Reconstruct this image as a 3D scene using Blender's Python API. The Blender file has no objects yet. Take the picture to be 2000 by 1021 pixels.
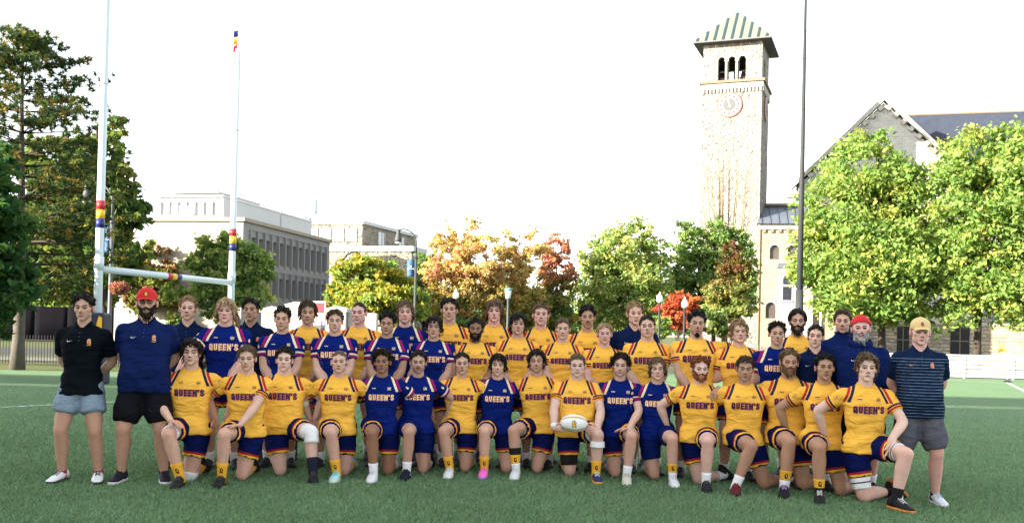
import bpy, bmesh, math, random
import numpy as np
from mathutils import Vector, Matrix, Quaternion
from mathutils.bvhtree import BVHTree

scene = bpy.context.scene
COL = scene.collection
R = math.radians

# ------------------------------------------------------------------ camera
F = 1950.0            # focal length in pixels of the 2000 px wide photograph
CX, CY = 1000.0, 632.5
ROLL, PITCH, HC = 0.0235, 0.0085, 1.53
CAMF = Vector((0, math.cos(PITCH), math.sin(PITCH)))
_u0 = Vector((0, -math.sin(PITCH), math.cos(PITCH)))
_r0 = Vector((1, 0, 0))
CAMR = _r0 * math.cos(ROLL) + _u0 * math.sin(ROLL)
CAMU = -_r0 * math.sin(ROLL) + _u0 * math.cos(ROLL)
CAMPOS = Vector((0, 0, HC))
cam_d = bpy.data.cameras.new("camera")
cam = bpy.data.objects.new("camera", cam_d)
COL.objects.link(cam)
cam_d.sensor_width = 36.0
cam_d.lens = 36.0 * F / 2000.0
cam_d.shift_y = (CY - 510.5) / 2000.0
cam_d.clip_start = 0.1
cam_d.clip_end = 3000.0
m = Matrix(((CAMR.x, CAMU.x, -CAMF.x, 0), (CAMR.y, CAMU.y, -CAMF.y, 0), (CAMR.z, CAMU.z, -CAMF.z, 0), (0, 0, 0, 1)))
cam.matrix_world = Matrix.Translation(CAMPOS) @ m
scene.camera = cam

def ray(px, py):
    return CAMF + CAMR * ((px - CX) / F) - CAMU * ((py - CY) / F)

def P(px, py, d):
    """world point at depth y = d that the photograph shows at pixel px, py"""
    v = ray(px, py)
    return CAMPOS + v * (d / v.y)

def G(px, py):
    """ground point seen at pixel px, py"""
    v = ray(px, py)
    return CAMPOS + v * (-HC / v.z)

def ZAT(px, py, d):
    return P(px, py, d).z

# ------------------------------------------------------------------ sky, sun, exposure
SUN_AZ, SUN_EL = R(28), R(18)       # sun to the left, a little on the camera's side
sun_dir = Vector((-math.cos(SUN_AZ) * math.cos(SUN_EL), -math.sin(SUN_AZ) * math.cos(SUN_EL), math.sin(SUN_EL)))
world = bpy.data.worlds.new("World")
scene.world = world
world.use_nodes = True
wn = world.node_tree
wn.nodes.clear()
wo = wn.nodes.new("ShaderNodeOutputWorld")
bg = wn.nodes.new("ShaderNodeBackground")
sky = wn.nodes.new("ShaderNodeTexSky")
sky.sky_type = 'NISHITA'
sky.sun_disc = False
sky.sun_elevation = SUN_EL
sky.sun_rotation = math.atan2(sun_dir.x, sun_dir.y)
sky.air_density = 1.0
sky.dust_density = 1.0
sky.ozone_density = 1.0
hs = wn.nodes.new("ShaderNodeHueSaturation")
hs.inputs["Saturation"].default_value = 0.30      # a thin white haze over the whole sky
wn.links.new(sky.outputs[0], hs.inputs["Color"])
wn.links.new(hs.outputs[0], bg.inputs["Color"])
bg.inputs["Strength"].default_value = 0.068
wn.links.new(bg.outputs[0], wo.inputs["Surface"])

sun_l = bpy.data.lights.new("sun", 'SUN')
sun_l.energy = 2.7
sun_l.angle = R(0.55)
sun_l.color = (1.0, 0.90, 0.74)
sun_o = bpy.data.objects.new("sun", sun_l)
COL.objects.link(sun_o)
sun_o.rotation_euler = (-sun_dir).to_track_quat('-Z', 'Y').to_euler()
sun_o.location = (-30, -10, 40)

scene.view_settings.view_transform = 'Standard'
scene.view_settings.look = 'None'
scene.view_settings.exposure = 3.25
scene.view_settings.gamma = 1.0
scene.view_settings.use_curve_mapping = False
scene.render.engine = 'CYCLES'
scene.cycles.use_denoising = True
scene.cycles.max_bounces = 6
scene.cycles.diffuse_bounces = 3
scene.cycles.glossy_bounces = 2
scene.cycles.transmission_bounces = 3
scene.cycles.transparent_max_bounces = 4
scene.cycles.caustics_reflective = False
scene.cycles.caustics_refractive = False

# ------------------------------------------------------------------ helpers
def tag(o, label=None, cat=None, group=None, kind=None):
    if label: o["label"] = label
    if cat: o["category"] = cat
    if group: o["group"] = group
    if kind: o["kind"] = kind
    return o

def link(o, parent=None):
    COL.objects.link(o)
    if parent is not None:
        o.parent = parent
    return o

def empty(name, loc=(0, 0, 0), rz=0.0, s=1.0):
    o = bpy.data.objects.new(name, None)
    o.empty_display_size = 0.2
    o.location = loc
    o.rotation_euler = (0, 0, rz)
    o.scale = (s, s, s)
    COL.objects.link(o)
    return o

def npmesh(name, verts, faces, mats=(), smooth=False, mat_idx=None):
    me = bpy.data.meshes.new(name)
    me.from_pydata([tuple(v) for v in verts], [], [tuple(f) for f in faces])
    for mm in mats: me.materials.append(mm)
    if mat_idx is not None:
        me.polygons.foreach_set("material_index", np.asarray(mat_idx, dtype=np.int32))
    if smooth:
        me.polygons.foreach_set("use_smooth", np.ones(len(me.polygons), dtype=bool))
    me.update()
    return me

def fastmesh(name, verts, nper, mats=(), col=None, idx=None):
    """verts (N,3) with faces of nper consecutive vertices, or idx (M,nper)"""
    verts = np.asarray(verts, dtype=np.float32)
    me = bpy.data.meshes.new(name)
    if idx is None:
        idx = np.arange(len(verts), dtype=np.int32).reshape(-1, nper)
    nf = len(idx)
    me.vertices.add(len(verts))
    me.vertices.foreach_set("co", verts.ravel())
    me.loops.add(nf * nper)
    me.loops.foreach_set("vertex_index", np.asarray(idx, dtype=np.int32).ravel())
    me.polygons.add(nf)
    me.polygons.foreach_set("loop_start", np.arange(0, nf * nper, nper, dtype=np.int32))
    for mm in mats: me.materials.append(mm)
    me.update(calc_edges=True)
    if col is not None:
        setcol(me, col)
    return me

def setcol(me, col, name="Col"):
    a = me.color_attributes.new(name, 'FLOAT_COLOR', 'POINT')
    c = np.ones((len(me.vertices), 4), dtype=np.float32)
    c[:, :3] = col
    a.data.foreach_set("color", c.ravel())

def setvec(me, v, name):
    a = me.attributes.new(name, 'FLOAT_VECTOR', 'POINT')
    a.data.foreach_set("vector", np.asarray(v, dtype=np.float32).ravel())

def setflt(me, v, name):
    a = me.attributes.new(name, 'FLOAT', 'POINT')
    a.data.foreach_set("value", np.asarray(v, dtype=np.float32).ravel())

def getco(me):
    a = np.empty(len(me.vertices) * 3, dtype=np.float32)
    me.vertices.foreach_get("co", a)
    return a.reshape(-1, 3)

class MB:
    """collects shapes into one mesh"""
    def __init__(s):
        s.v = []; s.f = []; s.m = []; s.mats = []
    def mat(s, material):
        if material not in s.mats: s.mats.append(material)
        return s.mats.index(material)
    def add(s, verts, faces, material=None):
        o = len(s.v)
        s.v.extend([Vector(p) for p in verts])
        k = s.mat(material) if material is not None else 0
        for f in faces:
            s.f.append(tuple(i + o for i in f)); s.m.append(k)
    def box(s, x0, x1, y0, y1, z0, z1, material=None):
        v = [(x0, y0, z0), (x1, y0, z0), (x1, y1, z0), (x0, y1, z0), (x0, y0, z1), (x1, y0, z1), (x1, y1, z1), (x0, y1, z1)]
        s.add(v, [(0, 3, 2, 1), (4, 5, 6, 7), (0, 1, 5, 4), (1, 2, 6, 5), (2, 3, 7, 6), (3, 0, 4, 7)], material)
    def prism(s, poly, y0, y1, material=None):
        """poly of (x, z), extruded along y"""
        n = len(poly)
        v = [(x, y0, z) for x, z in poly] + [(x, y1, z) for x, z in poly]
        fs = [tuple(range(n)), tuple(range(2 * n - 1, n - 1, -1))]
        fs += [(i, i + n, (i + 1) % n + n, (i + 1) % n) for i in range(n)]
        s.add(v, fs, material)
    def tube(s, pts, rad, seg=10, material=None, caps=True, ref=None, flat=1.0):
        pts = [Vector(p) for p in pts]
        n = len(pts)
        rings = []
        t0 = (pts[1] - pts[0]).normalized()
        a = Vector(ref) if ref is not None else (Vector((1, 0, 0)) if abs(t0.x) < .8 else Vector((0, 1, 0)))
        a = (a - t0 * a.dot(t0)).normalized()
        for i in range(n):
            t = (pts[min(i + 1, n - 1)] - pts[max(i - 1, 0)])
            t = t.normalized() if t.length > 1e-9 else t0
            a = (a - t * a.dot(t)).normalized()
            b = t.cross(a)
            r = rad[i] if hasattr(rad, '__len__') else rad
            rings.append([pts[i] + (a * math.cos(2 * math.pi * k / seg) + b * math.sin(2 * math.pi * k / seg) * flat) * r for k in range(seg)])
        v = [p for rg in rings for p in rg]
        fs = []
        for i in range(n - 1):
            for k in range(seg):
                k2 = (k + 1) % seg
                fs.append((i * seg + k, i * seg + k2, (i + 1) * seg + k2, (i + 1) * seg + k))
        if caps:
            fs.append(tuple(range(seg - 1, -1, -1)))
            fs.append(tuple((n - 1) * seg + k for k in range(seg)))
        s.add(v, fs, material)
    def loft(s, rings, material=None, caps=True):
        seg = len(rings[0]); n = len(rings)
        v = [p for rg in rings for p in rg]
        fs = []
        for i in range(n - 1):
            for k in range(seg):
                k2 = (k + 1) % seg
                fs.append((i * seg + k, i * seg + k2, (i + 1) * seg + k2, (i + 1) * seg + k))
        if caps:
            fs.append(tuple(range(seg - 1, -1, -1)))
            fs.append(tuple((n - 1) * seg + k for k in range(seg)))
        s.add(v, fs, material)
    def ball(s, c, r, material=None, seg=10, rings=7):
        c = Vector(c)
        rr = r if hasattr(r, '__len__') else (r, r, r)
        rg = []
        for i in range(rings + 1):
            th = math.pi * (i + .0) / rings
            th = min(max(th, 0.02), math.pi - 0.02)
            rg.append([c + Vector((rr[0] * math.sin(th) * math.cos(2 * math.pi * k / seg), rr[1] * math.sin(th) * math.sin(2 * math.pi * k / seg), -rr[2] * math.cos(th))) for k in range(seg)])
        s.loft(rg, material)
    def lathe(s, prof, c=(0, 0, 0), seg=16, material=None):
        c = Vector(c)
        rg = [[c + Vector((r * math.cos(2 * math.pi * k / seg), r * math.sin(2 * math.pi * k / seg), z)) for k in range(seg)] for r, z in prof]
        s.loft(rg, material)
    def mesh(s, name, smooth=False):
        return npmesh(name, s.v, s.f, s.mats, smooth, s.m)
    def obj(s, name, parent=None, smooth=False, loc=None):
        o = bpy.data.objects.new(name, s.mesh(name, smooth))
        if loc is not None: o.location = loc
        return link(o, parent)

# ------------------------------------------------------------------ materials
def new_mat(name):
    mt = bpy.data.materials.new(name)
    mt.use_nodes = True
    nt = mt.node_tree
    b = nt.nodes["Principled BSDF"]
    return mt, nt, b

def N(nt, typ, **kw):
    n = nt.nodes.new(typ)
    for k, v in kw.items(): setattr(n, k, v)
    return n

def L(nt, a, b): nt.links.new(a, b)

def rgb(c): return (c[0], c[1], c[2], 1.0)

def mix(nt, fac, a, b, blend='MIX'):
    n = N(nt, "ShaderNodeMix", data_type='RGBA', blend_type=blend)
    for sock, v in ((n.inputs[0], fac), (n.inputs[6], a), (n.inputs[7], b)):
        if hasattr(v, 'is_linked') or isinstance(v, bpy.types.NodeSocket): L(nt, v, sock)
        elif isinstance(v, (int, float)): sock.default_value = v
        else: sock.default_value = rgb(v)
    return n.outputs[2]

def math_(nt, op, a, b=0.0, c=0.0):
    n = N(nt, "ShaderNodeMath", operation=op)
    for sock, v in zip(n.inputs, (a, b, c)):
        if isinstance(v, bpy.types.NodeSocket): L(nt, v, sock)
        else: sock.default_value = v
    return n.outputs[0]

def simple(name, col, rough=0.7, var=0.12, scale=6.0, bump=0.0, bscale=60.0, metal=0.0, spec=0.4, coords='Object'):
    mt, nt, b = new_mat(name)
    b.inputs["Roughness"].default_value = rough
    b.inputs["Metallic"].default_value = metal
    b.inputs["Specular IOR Level"].default_value = spec
    tc = N(nt, "ShaderNodeTexCoord")
    nz = N(nt, "ShaderNodeTexNoise"); nz.inputs["Scale"].default_value = scale; nz.inputs["Detail"].default_value = 5
    L(nt, tc.outputs[coords], nz.inputs["Vector"])
    lo = [c * (1 - var) for c in col]; hi = [min(1, c * (1 + var)) for c in col]
    L(nt, mix(nt, nz.outputs[0], lo, hi), b.inputs["Base Color"])
    if bump:
        n2 = N(nt, "ShaderNodeTexNoise"); n2.inputs["Scale"].default_value = bscale; n2.inputs["Detail"].default_value = 4
        L(nt, tc.outputs[coords], n2.inputs["Vector"])
        bp = N(nt, "ShaderNodeBump"); bp.inputs["Strength"].default_value = bump; bp.inputs["Distance"].default_value = 0.02
        L(nt, n2.outputs[0], bp.inputs["Height"]); L(nt, bp.outputs[0], b.inputs["Normal"])
    return mt

_MC = {}
def cm(col, rough=0.7, var=0.08, spec=0.3, bump=0.0, bscale=60.0, scale=6.0, metal=0.0):
    """cached plain material by colour"""
    k = (tuple(round(c, 3) for c in col), rough, var, spec, bump, bscale, scale, metal)
    if k not in _MC:
        _MC[k] = simple("paint", col, rough, var, scale, bump, bscale, metal, spec)
    return _MC[k]
# ================================================================== people
rngp = np.random.default_rng(7)

# ---- head -----------------------------------------------------------
def _smin(a, b, k):
    h = np.clip(0.5 + 0.5 * (b - a) / k, 0, 1)
    return b * (1 - h) + a * h - k * h * (1 - h)
def _ell(p, c, r):
    q = (p - np.array(c)) / np.array(r)
    return (np.linalg.norm(q, axis=1) - 1) * min(r)
def _cap(p, a, b, r0, r1):
    a = np.array(a); b = np.array(b); ab = b - a
    t = np.clip(((p - a) @ ab) / (ab @ ab), 0, 1)
    return np.linalg.norm(p - (a + t[:, None] * ab), axis=1) - (r0 + (r1 - r0) * t)

def head_sdf(p, hp):
    jw, nz, fw, br = hp
    q = p.copy(); q[:, 0] = np.abs(q[:, 0])
    d = _ell(q, (0, .012, .032), (.076 * fw, .094, .088))
    d = _smin(d, _ell(q, (0, -.030, -.022), (.062 * fw, .058, .080)), .018)
    d = _smin(d, _ell(q, (0, -.028, -.066), (.052 * jw, .056, .046)), .02)
    d = _smin(d, _ell(q, (.047 * jw, .002, -.058), (.017, .026, .026)), .02)
    d = _smin(d, _ell(q, (0, -.076, -.100), (.023 * jw, .017, .017)), .016)
    d = _smin(d, _cap(q, (.008, -.090, .0215), (.044, -.074, .0215), .0105 * br, .009), .010)
    d = _smin(d, _ell(q, (.049 * fw, -.053, -.016), (.017, .020, .015)), .02)
    soc = _ell(q, (.031, -.103, .002), (.020, .023, .0145))
    d = -_smin(-d, soc, .010)
    d = _smin(d, np.linalg.norm(q - np.array((.031, -.0715, .003)), axis=1) - .0128, .0025)
    d = _smin(d, _cap(q, (.017, -.0845, .0105), (.043, -.0755, .0085), .0035, .0035), .004)
    d = _smin(d, _cap(q, (0, -.088, .014), (0, -.112 - .004 * nz, -.026 - .004 * nz), .007, .0105), .008)
    d = _smin(d, _ell(q, (.0125, -.100, -.031 - .003 * nz), (.0085, .011, .0075)), .006)
    d = _smin(d, _cap(q, (0, -.0935, -.0595), (.019, -.0855, -.0635), .0055, .003), .006)
    d = _smin(d, _cap(q, (0, -.0925, -.0715), (.016, -.0855, -.0690), .0062, .003), .006)
    d = -_smin(-d, _cap(q, (0, -.103, -.0652), (.022, -.094, -.0650), .0020, .0015), .003)
    return d

def head_surf(dirs, hp, c0=np.array((0, -.005, -.005))):
    lo = np.full(len(dirs), .03); hi = np.full(len(dirs), .17)
    for _ in range(16):
        mid = (lo + hi) / 2
        s = head_sdf(c0 + dirs * mid[:, None], hp)
        ins = s < 0
        lo = np.where(ins, mid, lo); hi = np.where(ins, hi, mid)
    return c0 + dirs * ((lo + hi) / 2)[:, None]

_az = np.concatenate([np.linspace(-math.pi, -.85, 9)[:-1], np.linspace(-.85, .85, 45), np.linspace(.85, math.pi, 9)[1:-1]])
_th = np.concatenate([np.linspace(.02, .95, 9)[:-1], np.linspace(.95, 2.45, 43), np.linspace(2.45, math.pi - .02, 6)[1:]])
_A, _T = np.meshgrid(_az, _th)
_HD = np.stack([np.sin(_T) * np.sin(_A), -np.sin(_T) * np.cos(_A), np.cos(_T)], -1).reshape(-1, 3)
_nA, _nT = len(_az), len(_th)
_HF = np.array([(i * _nA + k, (i + 1) * _nA + k, (i + 1) * _nA + (k + 1) % _nA, i * _nA + (k + 1) % _nA) for i in range(_nT - 1) for k in range(_nA)])

def hairline(p, back=0.0):
    a = np.abs(np.arctan2(p[:, 0], -p[:, 1]))
    zl = np.interp(a, [0, .45, .75, .98, 1.2, 1.42, 1.75, 2.05, 2.4, math.pi], [.074, .070, .056, .02, .0, .012, .022, -.01, -.055 - back, -.075 - back])
    return p[:, 2] - zl

def make_head(hp, skin, browc, stubble, eyec):
    v = head_surf(_HD, hp)
    x, y, z = v[:, 0], v[:, 1], v[:, 2]; ax = np.abs(x)
    front = y < -.03
    skin = np.array(skin)
    c = np.tile(skin, (len(v), 1))
    def blend(m, col): 
        m = np.clip(m, 0, 1)[:, None]
        c[:] = c * (1 - m) + np.array(col) * m
    blend(.16 * np.exp(-(((ax - .045) / .02) ** 2 + ((z + .022) / .02) ** 2)) * front, skin * np.array((1.0, .62, .58)))
    blend(.16 * np.exp(-((ax / .015) ** 2 + ((z + .03) / .014) ** 2)) * front, skin * np.array((1.0, .66, .62)))
    if stubble > 0:
        s = np.clip((-.040 - z) / .016, 0, 1) * np.clip((.02 - y) / .03, 0, 1)
        s = np.maximum(s, np.exp(-(((z + .047) / .0075) ** 2) - (ax / .026) ** 4) * front)
        blend(stubble * s, np.array(browc) * .8 + skin * .12)
    # lips, mouth line, nostrils
    blend((1.25 - ((x / .024) ** 2 + ((z + .0655) / .0115) ** 2)) * 4 * front * .6, skin * np.array((.82, .52, .50)))
    blend((1 - ((x / .023) ** 2 + ((z + .0653) / .0024) ** 2)) * 3 * front, skin * np.array((.28, .15, .14)))
    blend((1 - (((ax - .0075) / .005) ** 2 + ((z + .0375) / .003) ** 2)) * 2 * front, skin * .2)
    # eyebrows
    zb = .0225 + .005 * np.sin((ax - .012) / .036 * 2.6)
    blend((1.5 - (((ax - .030) / .0200) ** 4 + ((z - zb) / .0052) ** 2)) * 2 * front * .95, browc * .8)
    # eyes: lash line, white, iris; eye shade painted in by dimmed whites, heavier lashes
    e = ((ax - .031) / .0155) ** 2 + ((z - .0025) / .0066) ** 2
    blend((2.0 - e) * 2.5 * front * (z > .0012), np.array((.022, .015, .012)))
    blend((1.35 - e) * 2.5 * front * (z <= .0012) * .85, skin * .30)
    blend((.80 - e) * 6 * front * (z < .0046), np.array((.34, .31, .29)))
    blend((1 - ((ax - .031) ** 2 + (z - .002) ** 2) / .0088 ** 2) * 5 * front * (e < 1.1), eyec)
    return v, c

def make_ear(sgn):
    rg = []
    for i in range(7):
        t = i / 6 * math.pi
        r = max(.12, math.sin(t)); zz = -math.cos(t)
        w = (.018 + .005 * zz) * r
        rg.append([Vector((sgn * (.073 + .013 * (.5 + .5 * math.cos(a)) + .006 * math.cos(a) * math.sin(t)), .016 + w * math.sin(a) + .006 * zz, -.006 + .030 * zz)) for a in [k * 2 * math.pi / 8 for k in range(8)]])
    mb = MB(); mb.loft(rg)
    return np.array([tuple(p) for p in mb.v]), mb.f

def tubes_np(paths, rad, seg=3):
    """paths (N,K,3), rad (N,K) -> verts, quad faces"""
    Nn, K, _ = paths.shape
    tan = np.gradient(paths, axis=1)
    tan /= np.linalg.norm(tan, axis=2, keepdims=True) + 1e-9
    ref = np.tile(np.array((.31, .52, .79)), (Nn, K, 1))
    a = np.cross(tan, ref); a /= np.linalg.norm(a, axis=2, keepdims=True) + 1e-9
    b = np.cross(tan, a)
    ang = np.arange(seg) * 2 * math.pi / seg
    ring = paths[:, :, None, :] + rad[:, :, None, None] * (a[:, :, None, :] * np.cos(ang)[None, None, :, None] + b[:, :, None, :] * np.sin(ang)[None, None, :, None])
    v = ring.reshape(-1, 3)
    base = (np.arange(Nn) * K * seg)[:, None, None]
    i = np.arange(K - 1)[None, :, None] * seg; k = np.arange(seg)[None, None, :]; k2 = (k + 1) % seg
    f = np.stack([base + i + k, base + i + k2, base + i + seg + k2, base + i + seg + k], -1).reshape(-1, 4)
    return v, f

HAIR = {  # cap thickness, locks, length, radius, lift, gravity, waviness, forward pull, back length, back hairline, outer limit, coil radius
 'buzz':   dict(cap=.004, n=0, L=.01, r=.004, up=1, g=0, nz=.1, fr=0, bl=0, bk=0, lim=.01, coil=0),
 'short':  dict(cap=.011, n=190, L=.030, r=.0060, up=.7, g=.12, nz=.30, fr=.25, bl=0, bk=0, lim=.008, coil=0),
 'crop':   dict(cap=.012, n=210, L=.045, r=.0064, up=.6, g=.15, nz=.40, fr=.5, bl=0, bk=0, lim=.016, coil=0),
 'curly':  dict(cap=.015, n=210, L=.032, r=.0062, up=.8, g=.10, nz=.6, fr=.45, bl=0, bk=.01, lim=.022, coil=.0085),
 'bigcurl':dict(cap=.024, n=270, L=.042, r=.0066, up=.8, g=.16, nz=.7, fr=.55, bl=.02, bk=.02, lim=.034, coil=.0105),
 'wavy':   dict(cap=.017, n=250, L=.070, r=.0080, up=.45, g=.35, nz=.55, fr=.55, bl=.010, bk=.02, lim=.018, coil=0),
 'fringe': dict(cap=.016, n=250, L=.080, r=.0080, up=.35, g=.45, nz=.35, fr=1.25, bl=.005, bk=.01, lim=.012, coil=0),
 'long':   dict(cap=.017, n=260, L=.095, r=.0085, up=.30, g=.75, nz=.35, fr=.30, bl=.06, bk=.03, lim=.014, coil=0),
 'mullet': dict(cap=.016, n=260, L=.080, r=.0082, up=.35, g=.55, nz=.40, fr=1.1, bl=.075, bk=.04, lim=.014, coil=0),
 'slick':  dict(cap=.018, n=260, L=.065, r=.0070, up=.25, g=.30, nz=.20, fr=-1.2, bl=.03, bk=.03, lim=.008, coil=0),
}
def make_hair(style, hp, col, rng, mat_):
    h = HAIR[style]
    v = head_surf(_HD, hp)
    c0 = np.array((0, .005, .01))
    nrm = v - c0; nrm /= np.linalg.norm(nrm, axis=1)[:, None]
    hl = hairline(v, h['bk'])
    jag = .004 * np.sin(v[:, 0] * 310 + 1.3) + .004 * np.sin(v[:, 1] * 270)
    mask = hl + jag > 0
    edge = np.clip((hl + jag) / .022, .0, 1) ** .6
    lump = .75 + .25 * np.sin(v[:, 0] * 130 + rng.random() * 6) * np.sin(v[:, 1] * 120 + rng.random() * 6) + .22 * np.sin(v[:, 2] * 210 + v[:, 0] * 160)
    topb = 1 + .35 * np.clip(v[:, 2] / .1, 0, 1)
    if style in ('short', 'crop', 'curly', 'buzz', 'slick'): topb = topb * np.clip((v[:, 2] + .02) / .085, .28, 1)
    cv = v + nrm * (.001 + h['cap'] * edge * lump * topb)[:, None]
    fm = mask[_HF].all(1)
    used = np.unique(_HF[fm]); remap = -np.ones(len(v), int); remap[used] = np.arange(len(used))
    verts = [cv[used]]; faces = [remap[_HF[fm]]]
    col = np.array(col)
    cols = [np.tile(col * .75, (len(used), 1)) * (.8 + .4 * rng.random((len(used), 1)))]
    n = h['n']
    if n:
        d = rng.normal(size=(n * 5, 3)); d /= np.linalg.norm(d, axis=1)[:, None]
        pts = head_surf(d, hp)
        hl = hairline(pts, h['bk'])
        ok = np.nonzero(hl > .002)[0][:n]
        p = pts[ok]; nn = p - c0; nn /= np.linalg.norm(nn, axis=1)[:, None]
        n = len(ok)
        front = np.clip((-p[:, 1] - .02) / .06, 0, 1) * np.clip((p[:, 2] - .02) / .05, 0, 1)
        backm = np.clip((p[:, 1]) / .06, 0, 1) * np.clip((.06 - p[:, 2]) / .08, 0, 1)
        Ln = h['L'] * (.65 + .7 * rng.random(n)) + h['bl'] * backm * (.6 + .6 * rng.random(n))
        side = np.clip((.04 - p[:, 2]) / .05, 0, 1) * (1 - backm)
        Ln *= (1 - .45 * side * (0 if style in ('long', 'mullet', 'bigcurl') else 1))
        K = 7 if h['coil'] else 6
        fade = np.clip((p[:, 2] + .02) / .085, .35, 1) if style in ('short', 'crop', 'curly', 'slick') else np.ones(n)
        Ln = Ln * fade
        dirv = nn * h['up'] + rng.normal(size=(n, 3)) * h['nz'] * .55
        dirv[:, 1] -= h['fr'] * front
        crown = np.array((0, .04, .1)); out = p - crown; out /= np.linalg.norm(out, axis=1)[:, None] + 1e-6
        dirv += out * .45
        path = [p + nn * h['cap'] * .35]
        ph = rng.random((n, 3)) * 6.28
        er = np.array((.078 + h['cap'] * .5, .098 + h['cap'] * .5, .092 + h['cap'] * .6)); ec = np.array((0, .010, .030))
        for k in range(1, K):
            dirv[:, 2] -= h['g'] * .55
            dirv += h['nz'] * .6 * np.sin(ph + k * 1.9)
            dd = dirv / (np.linalg.norm(dirv, axis=1)[:, None] + 1e-9)
            q = path[-1] + dd * (Ln / (K - 1))[:, None]
            e = np.linalg.norm((q - ec) / er, axis=1)
            push = np.where((e < 1) & (q[:, 2] > -.02), 1 / np.maximum(e, .3), 1)[:, None]
            q = ec + (q - ec) * push
            # keep the face clear
            fz = .040 if style in ('fringe', 'mullet') else .052
            low = (q[:, 1] < -.045) & (q[:, 2] < fz) & (np.abs(q[:, 0]) < .066)
            q[:, 2] = np.where(low, fz + rng.random(n) * .006, q[:, 2])
            eo = np.linalg.norm((q - ec) / (er + h['lim']), axis=1)
            pull = np.where((eo > 1) & (q[:, 2] > -.01), 1 / eo, 1)[:, None]
            q = ec + (q - ec) * pull
            path.append(q)
        paths = np.stack(path, 1)
        prof = np.interp(np.linspace(0, 1, K), [0, .2, .6, .85, 1], [.8, 1, .95, .7, .3])
        if h['coil']:
            t = np.linspace(0, 1, K)[None, :, None]
            a1 = np.cross(nn, rng.normal(size=(n, 3))); a1 /= np.linalg.norm(a1, axis=1)[:, None]
            a2 = nn * .6 + np.cross(nn, a1) * .8
            turns = (1.1 + rng.random((n, 1, 1)) * .8) * 6.28 * np.where(rng.random((n, 1, 1)) < .5, -1, 1)
            rc = h['coil'] * (.7 + .6 * rng.random((n, 1, 1)))
            paths = paths[:, :1] * .55 + paths * .45 + nn[:, None] * ((.004 + .4 * Ln[:, None, None] * t) * fade[:, None, None]) + rc * fade[:, None, None] * (a1[:, None] * np.cos(turns * t) + a2[:, None] * np.sin(turns * t))
            q = paths; low = (q[..., 1] < -.05) & (q[..., 2] < .048) & (np.abs(q[..., 0]) < .066)
            paths[..., 2] = np.where(low, .048, q[..., 2])
        rr = h['r'] * (.55 + .6 * rng.random((n, 1))) * fade[:, None] ** .5 * prof[None, :]
        tv, tf = tubes_np(paths, rr, 3)
        off = len(verts[0])
        verts.append(tv); faces.append(tf + off)
        lc = col[None] * (.55 + .95 * rng.random((n, 1)) ** 1.5)
        cols.append(np.repeat(lc, K * 3, 0))
    return np.concatenate(verts), np.concatenate(faces), np.concatenate(cols)

def make_beard(hp, col, rng, full=1.0):
    v = head_surf(_HD, hp)
    x, y, z = v[:, 0], v[:, 1], v[:, 2]; ax = np.abs(x)
    zl = np.interp(ax, [0, .03, .045, .058, .07], [-.036, -.042, -.036, -.018, .0])
    if full < .5: zl = np.interp(ax, [0, .015, .022, .024], [-.079, -.080, -.1, -.2])
    m = (z < zl) & (y < .028) & (z > -.125)
    lips = ((x / .027) ** 2 + ((z + .0655) / .0125) ** 2) < 1
    m &= ~lips
    nrm = v - np.array((0, .01, -.02)); nrm /= np.linalg.norm(nrm, axis=1)[:, None]
    th = (.0030 + .011 * full * np.clip((-.055 - z) / .04, 0, 1)) * (1 + .35 * np.sin(x * 420) * np.sin(z * 380 + y * 200))
    cv = v + nrm * th[:, None]; cv[:, 2] -= .006 * full * np.clip((-.08 - z) / .03, 0, 1)
    fm = m[_HF].all(1)
    used = np.unique(_HF[fm]); remap = -np.ones(len(v), int); remap[used] = np.arange(len(used))
    col = np.array(col)
    cols = col[None] * (.6 + .8 * rng.random((len(used), 1)))
    V = [cv[used]]; Fc = [remap[_HF[fm]]]; C = [cols]
    idx = rng.choice(used, size=min(int(150 * max(full, .35)), len(used)), replace=False)
    p = cv[idx]; d = nrm[idx] * .6 + np.array((0, -.1, -.8)) + rng.normal(size=(len(idx), 3)) * .3
    Lb = (.008 + .02 * full * np.clip((-.06 - p[:, 2]) / .04, .1, 1)) * (.6 + .8 * rng.random(len(idx)))
    paths = np.stack([p + d * (Lb * t)[:, None] for t in (-.2, .3, .7, 1)], 1)
    tv, tf = tubes_np(paths, .0045 * np.ones((len(idx), 1)) * np.array([.8, 1, .8, .2])[None], 3)
    V.append(tv); Fc.append(tf + len(used)); C.append(np.repeat(col[None] * (.6 + .9 * rng.random((len(idx), 1))), 12, 0))
    return np.concatenate(V), np.concatenate(Fc), np.concatenate(C)

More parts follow.
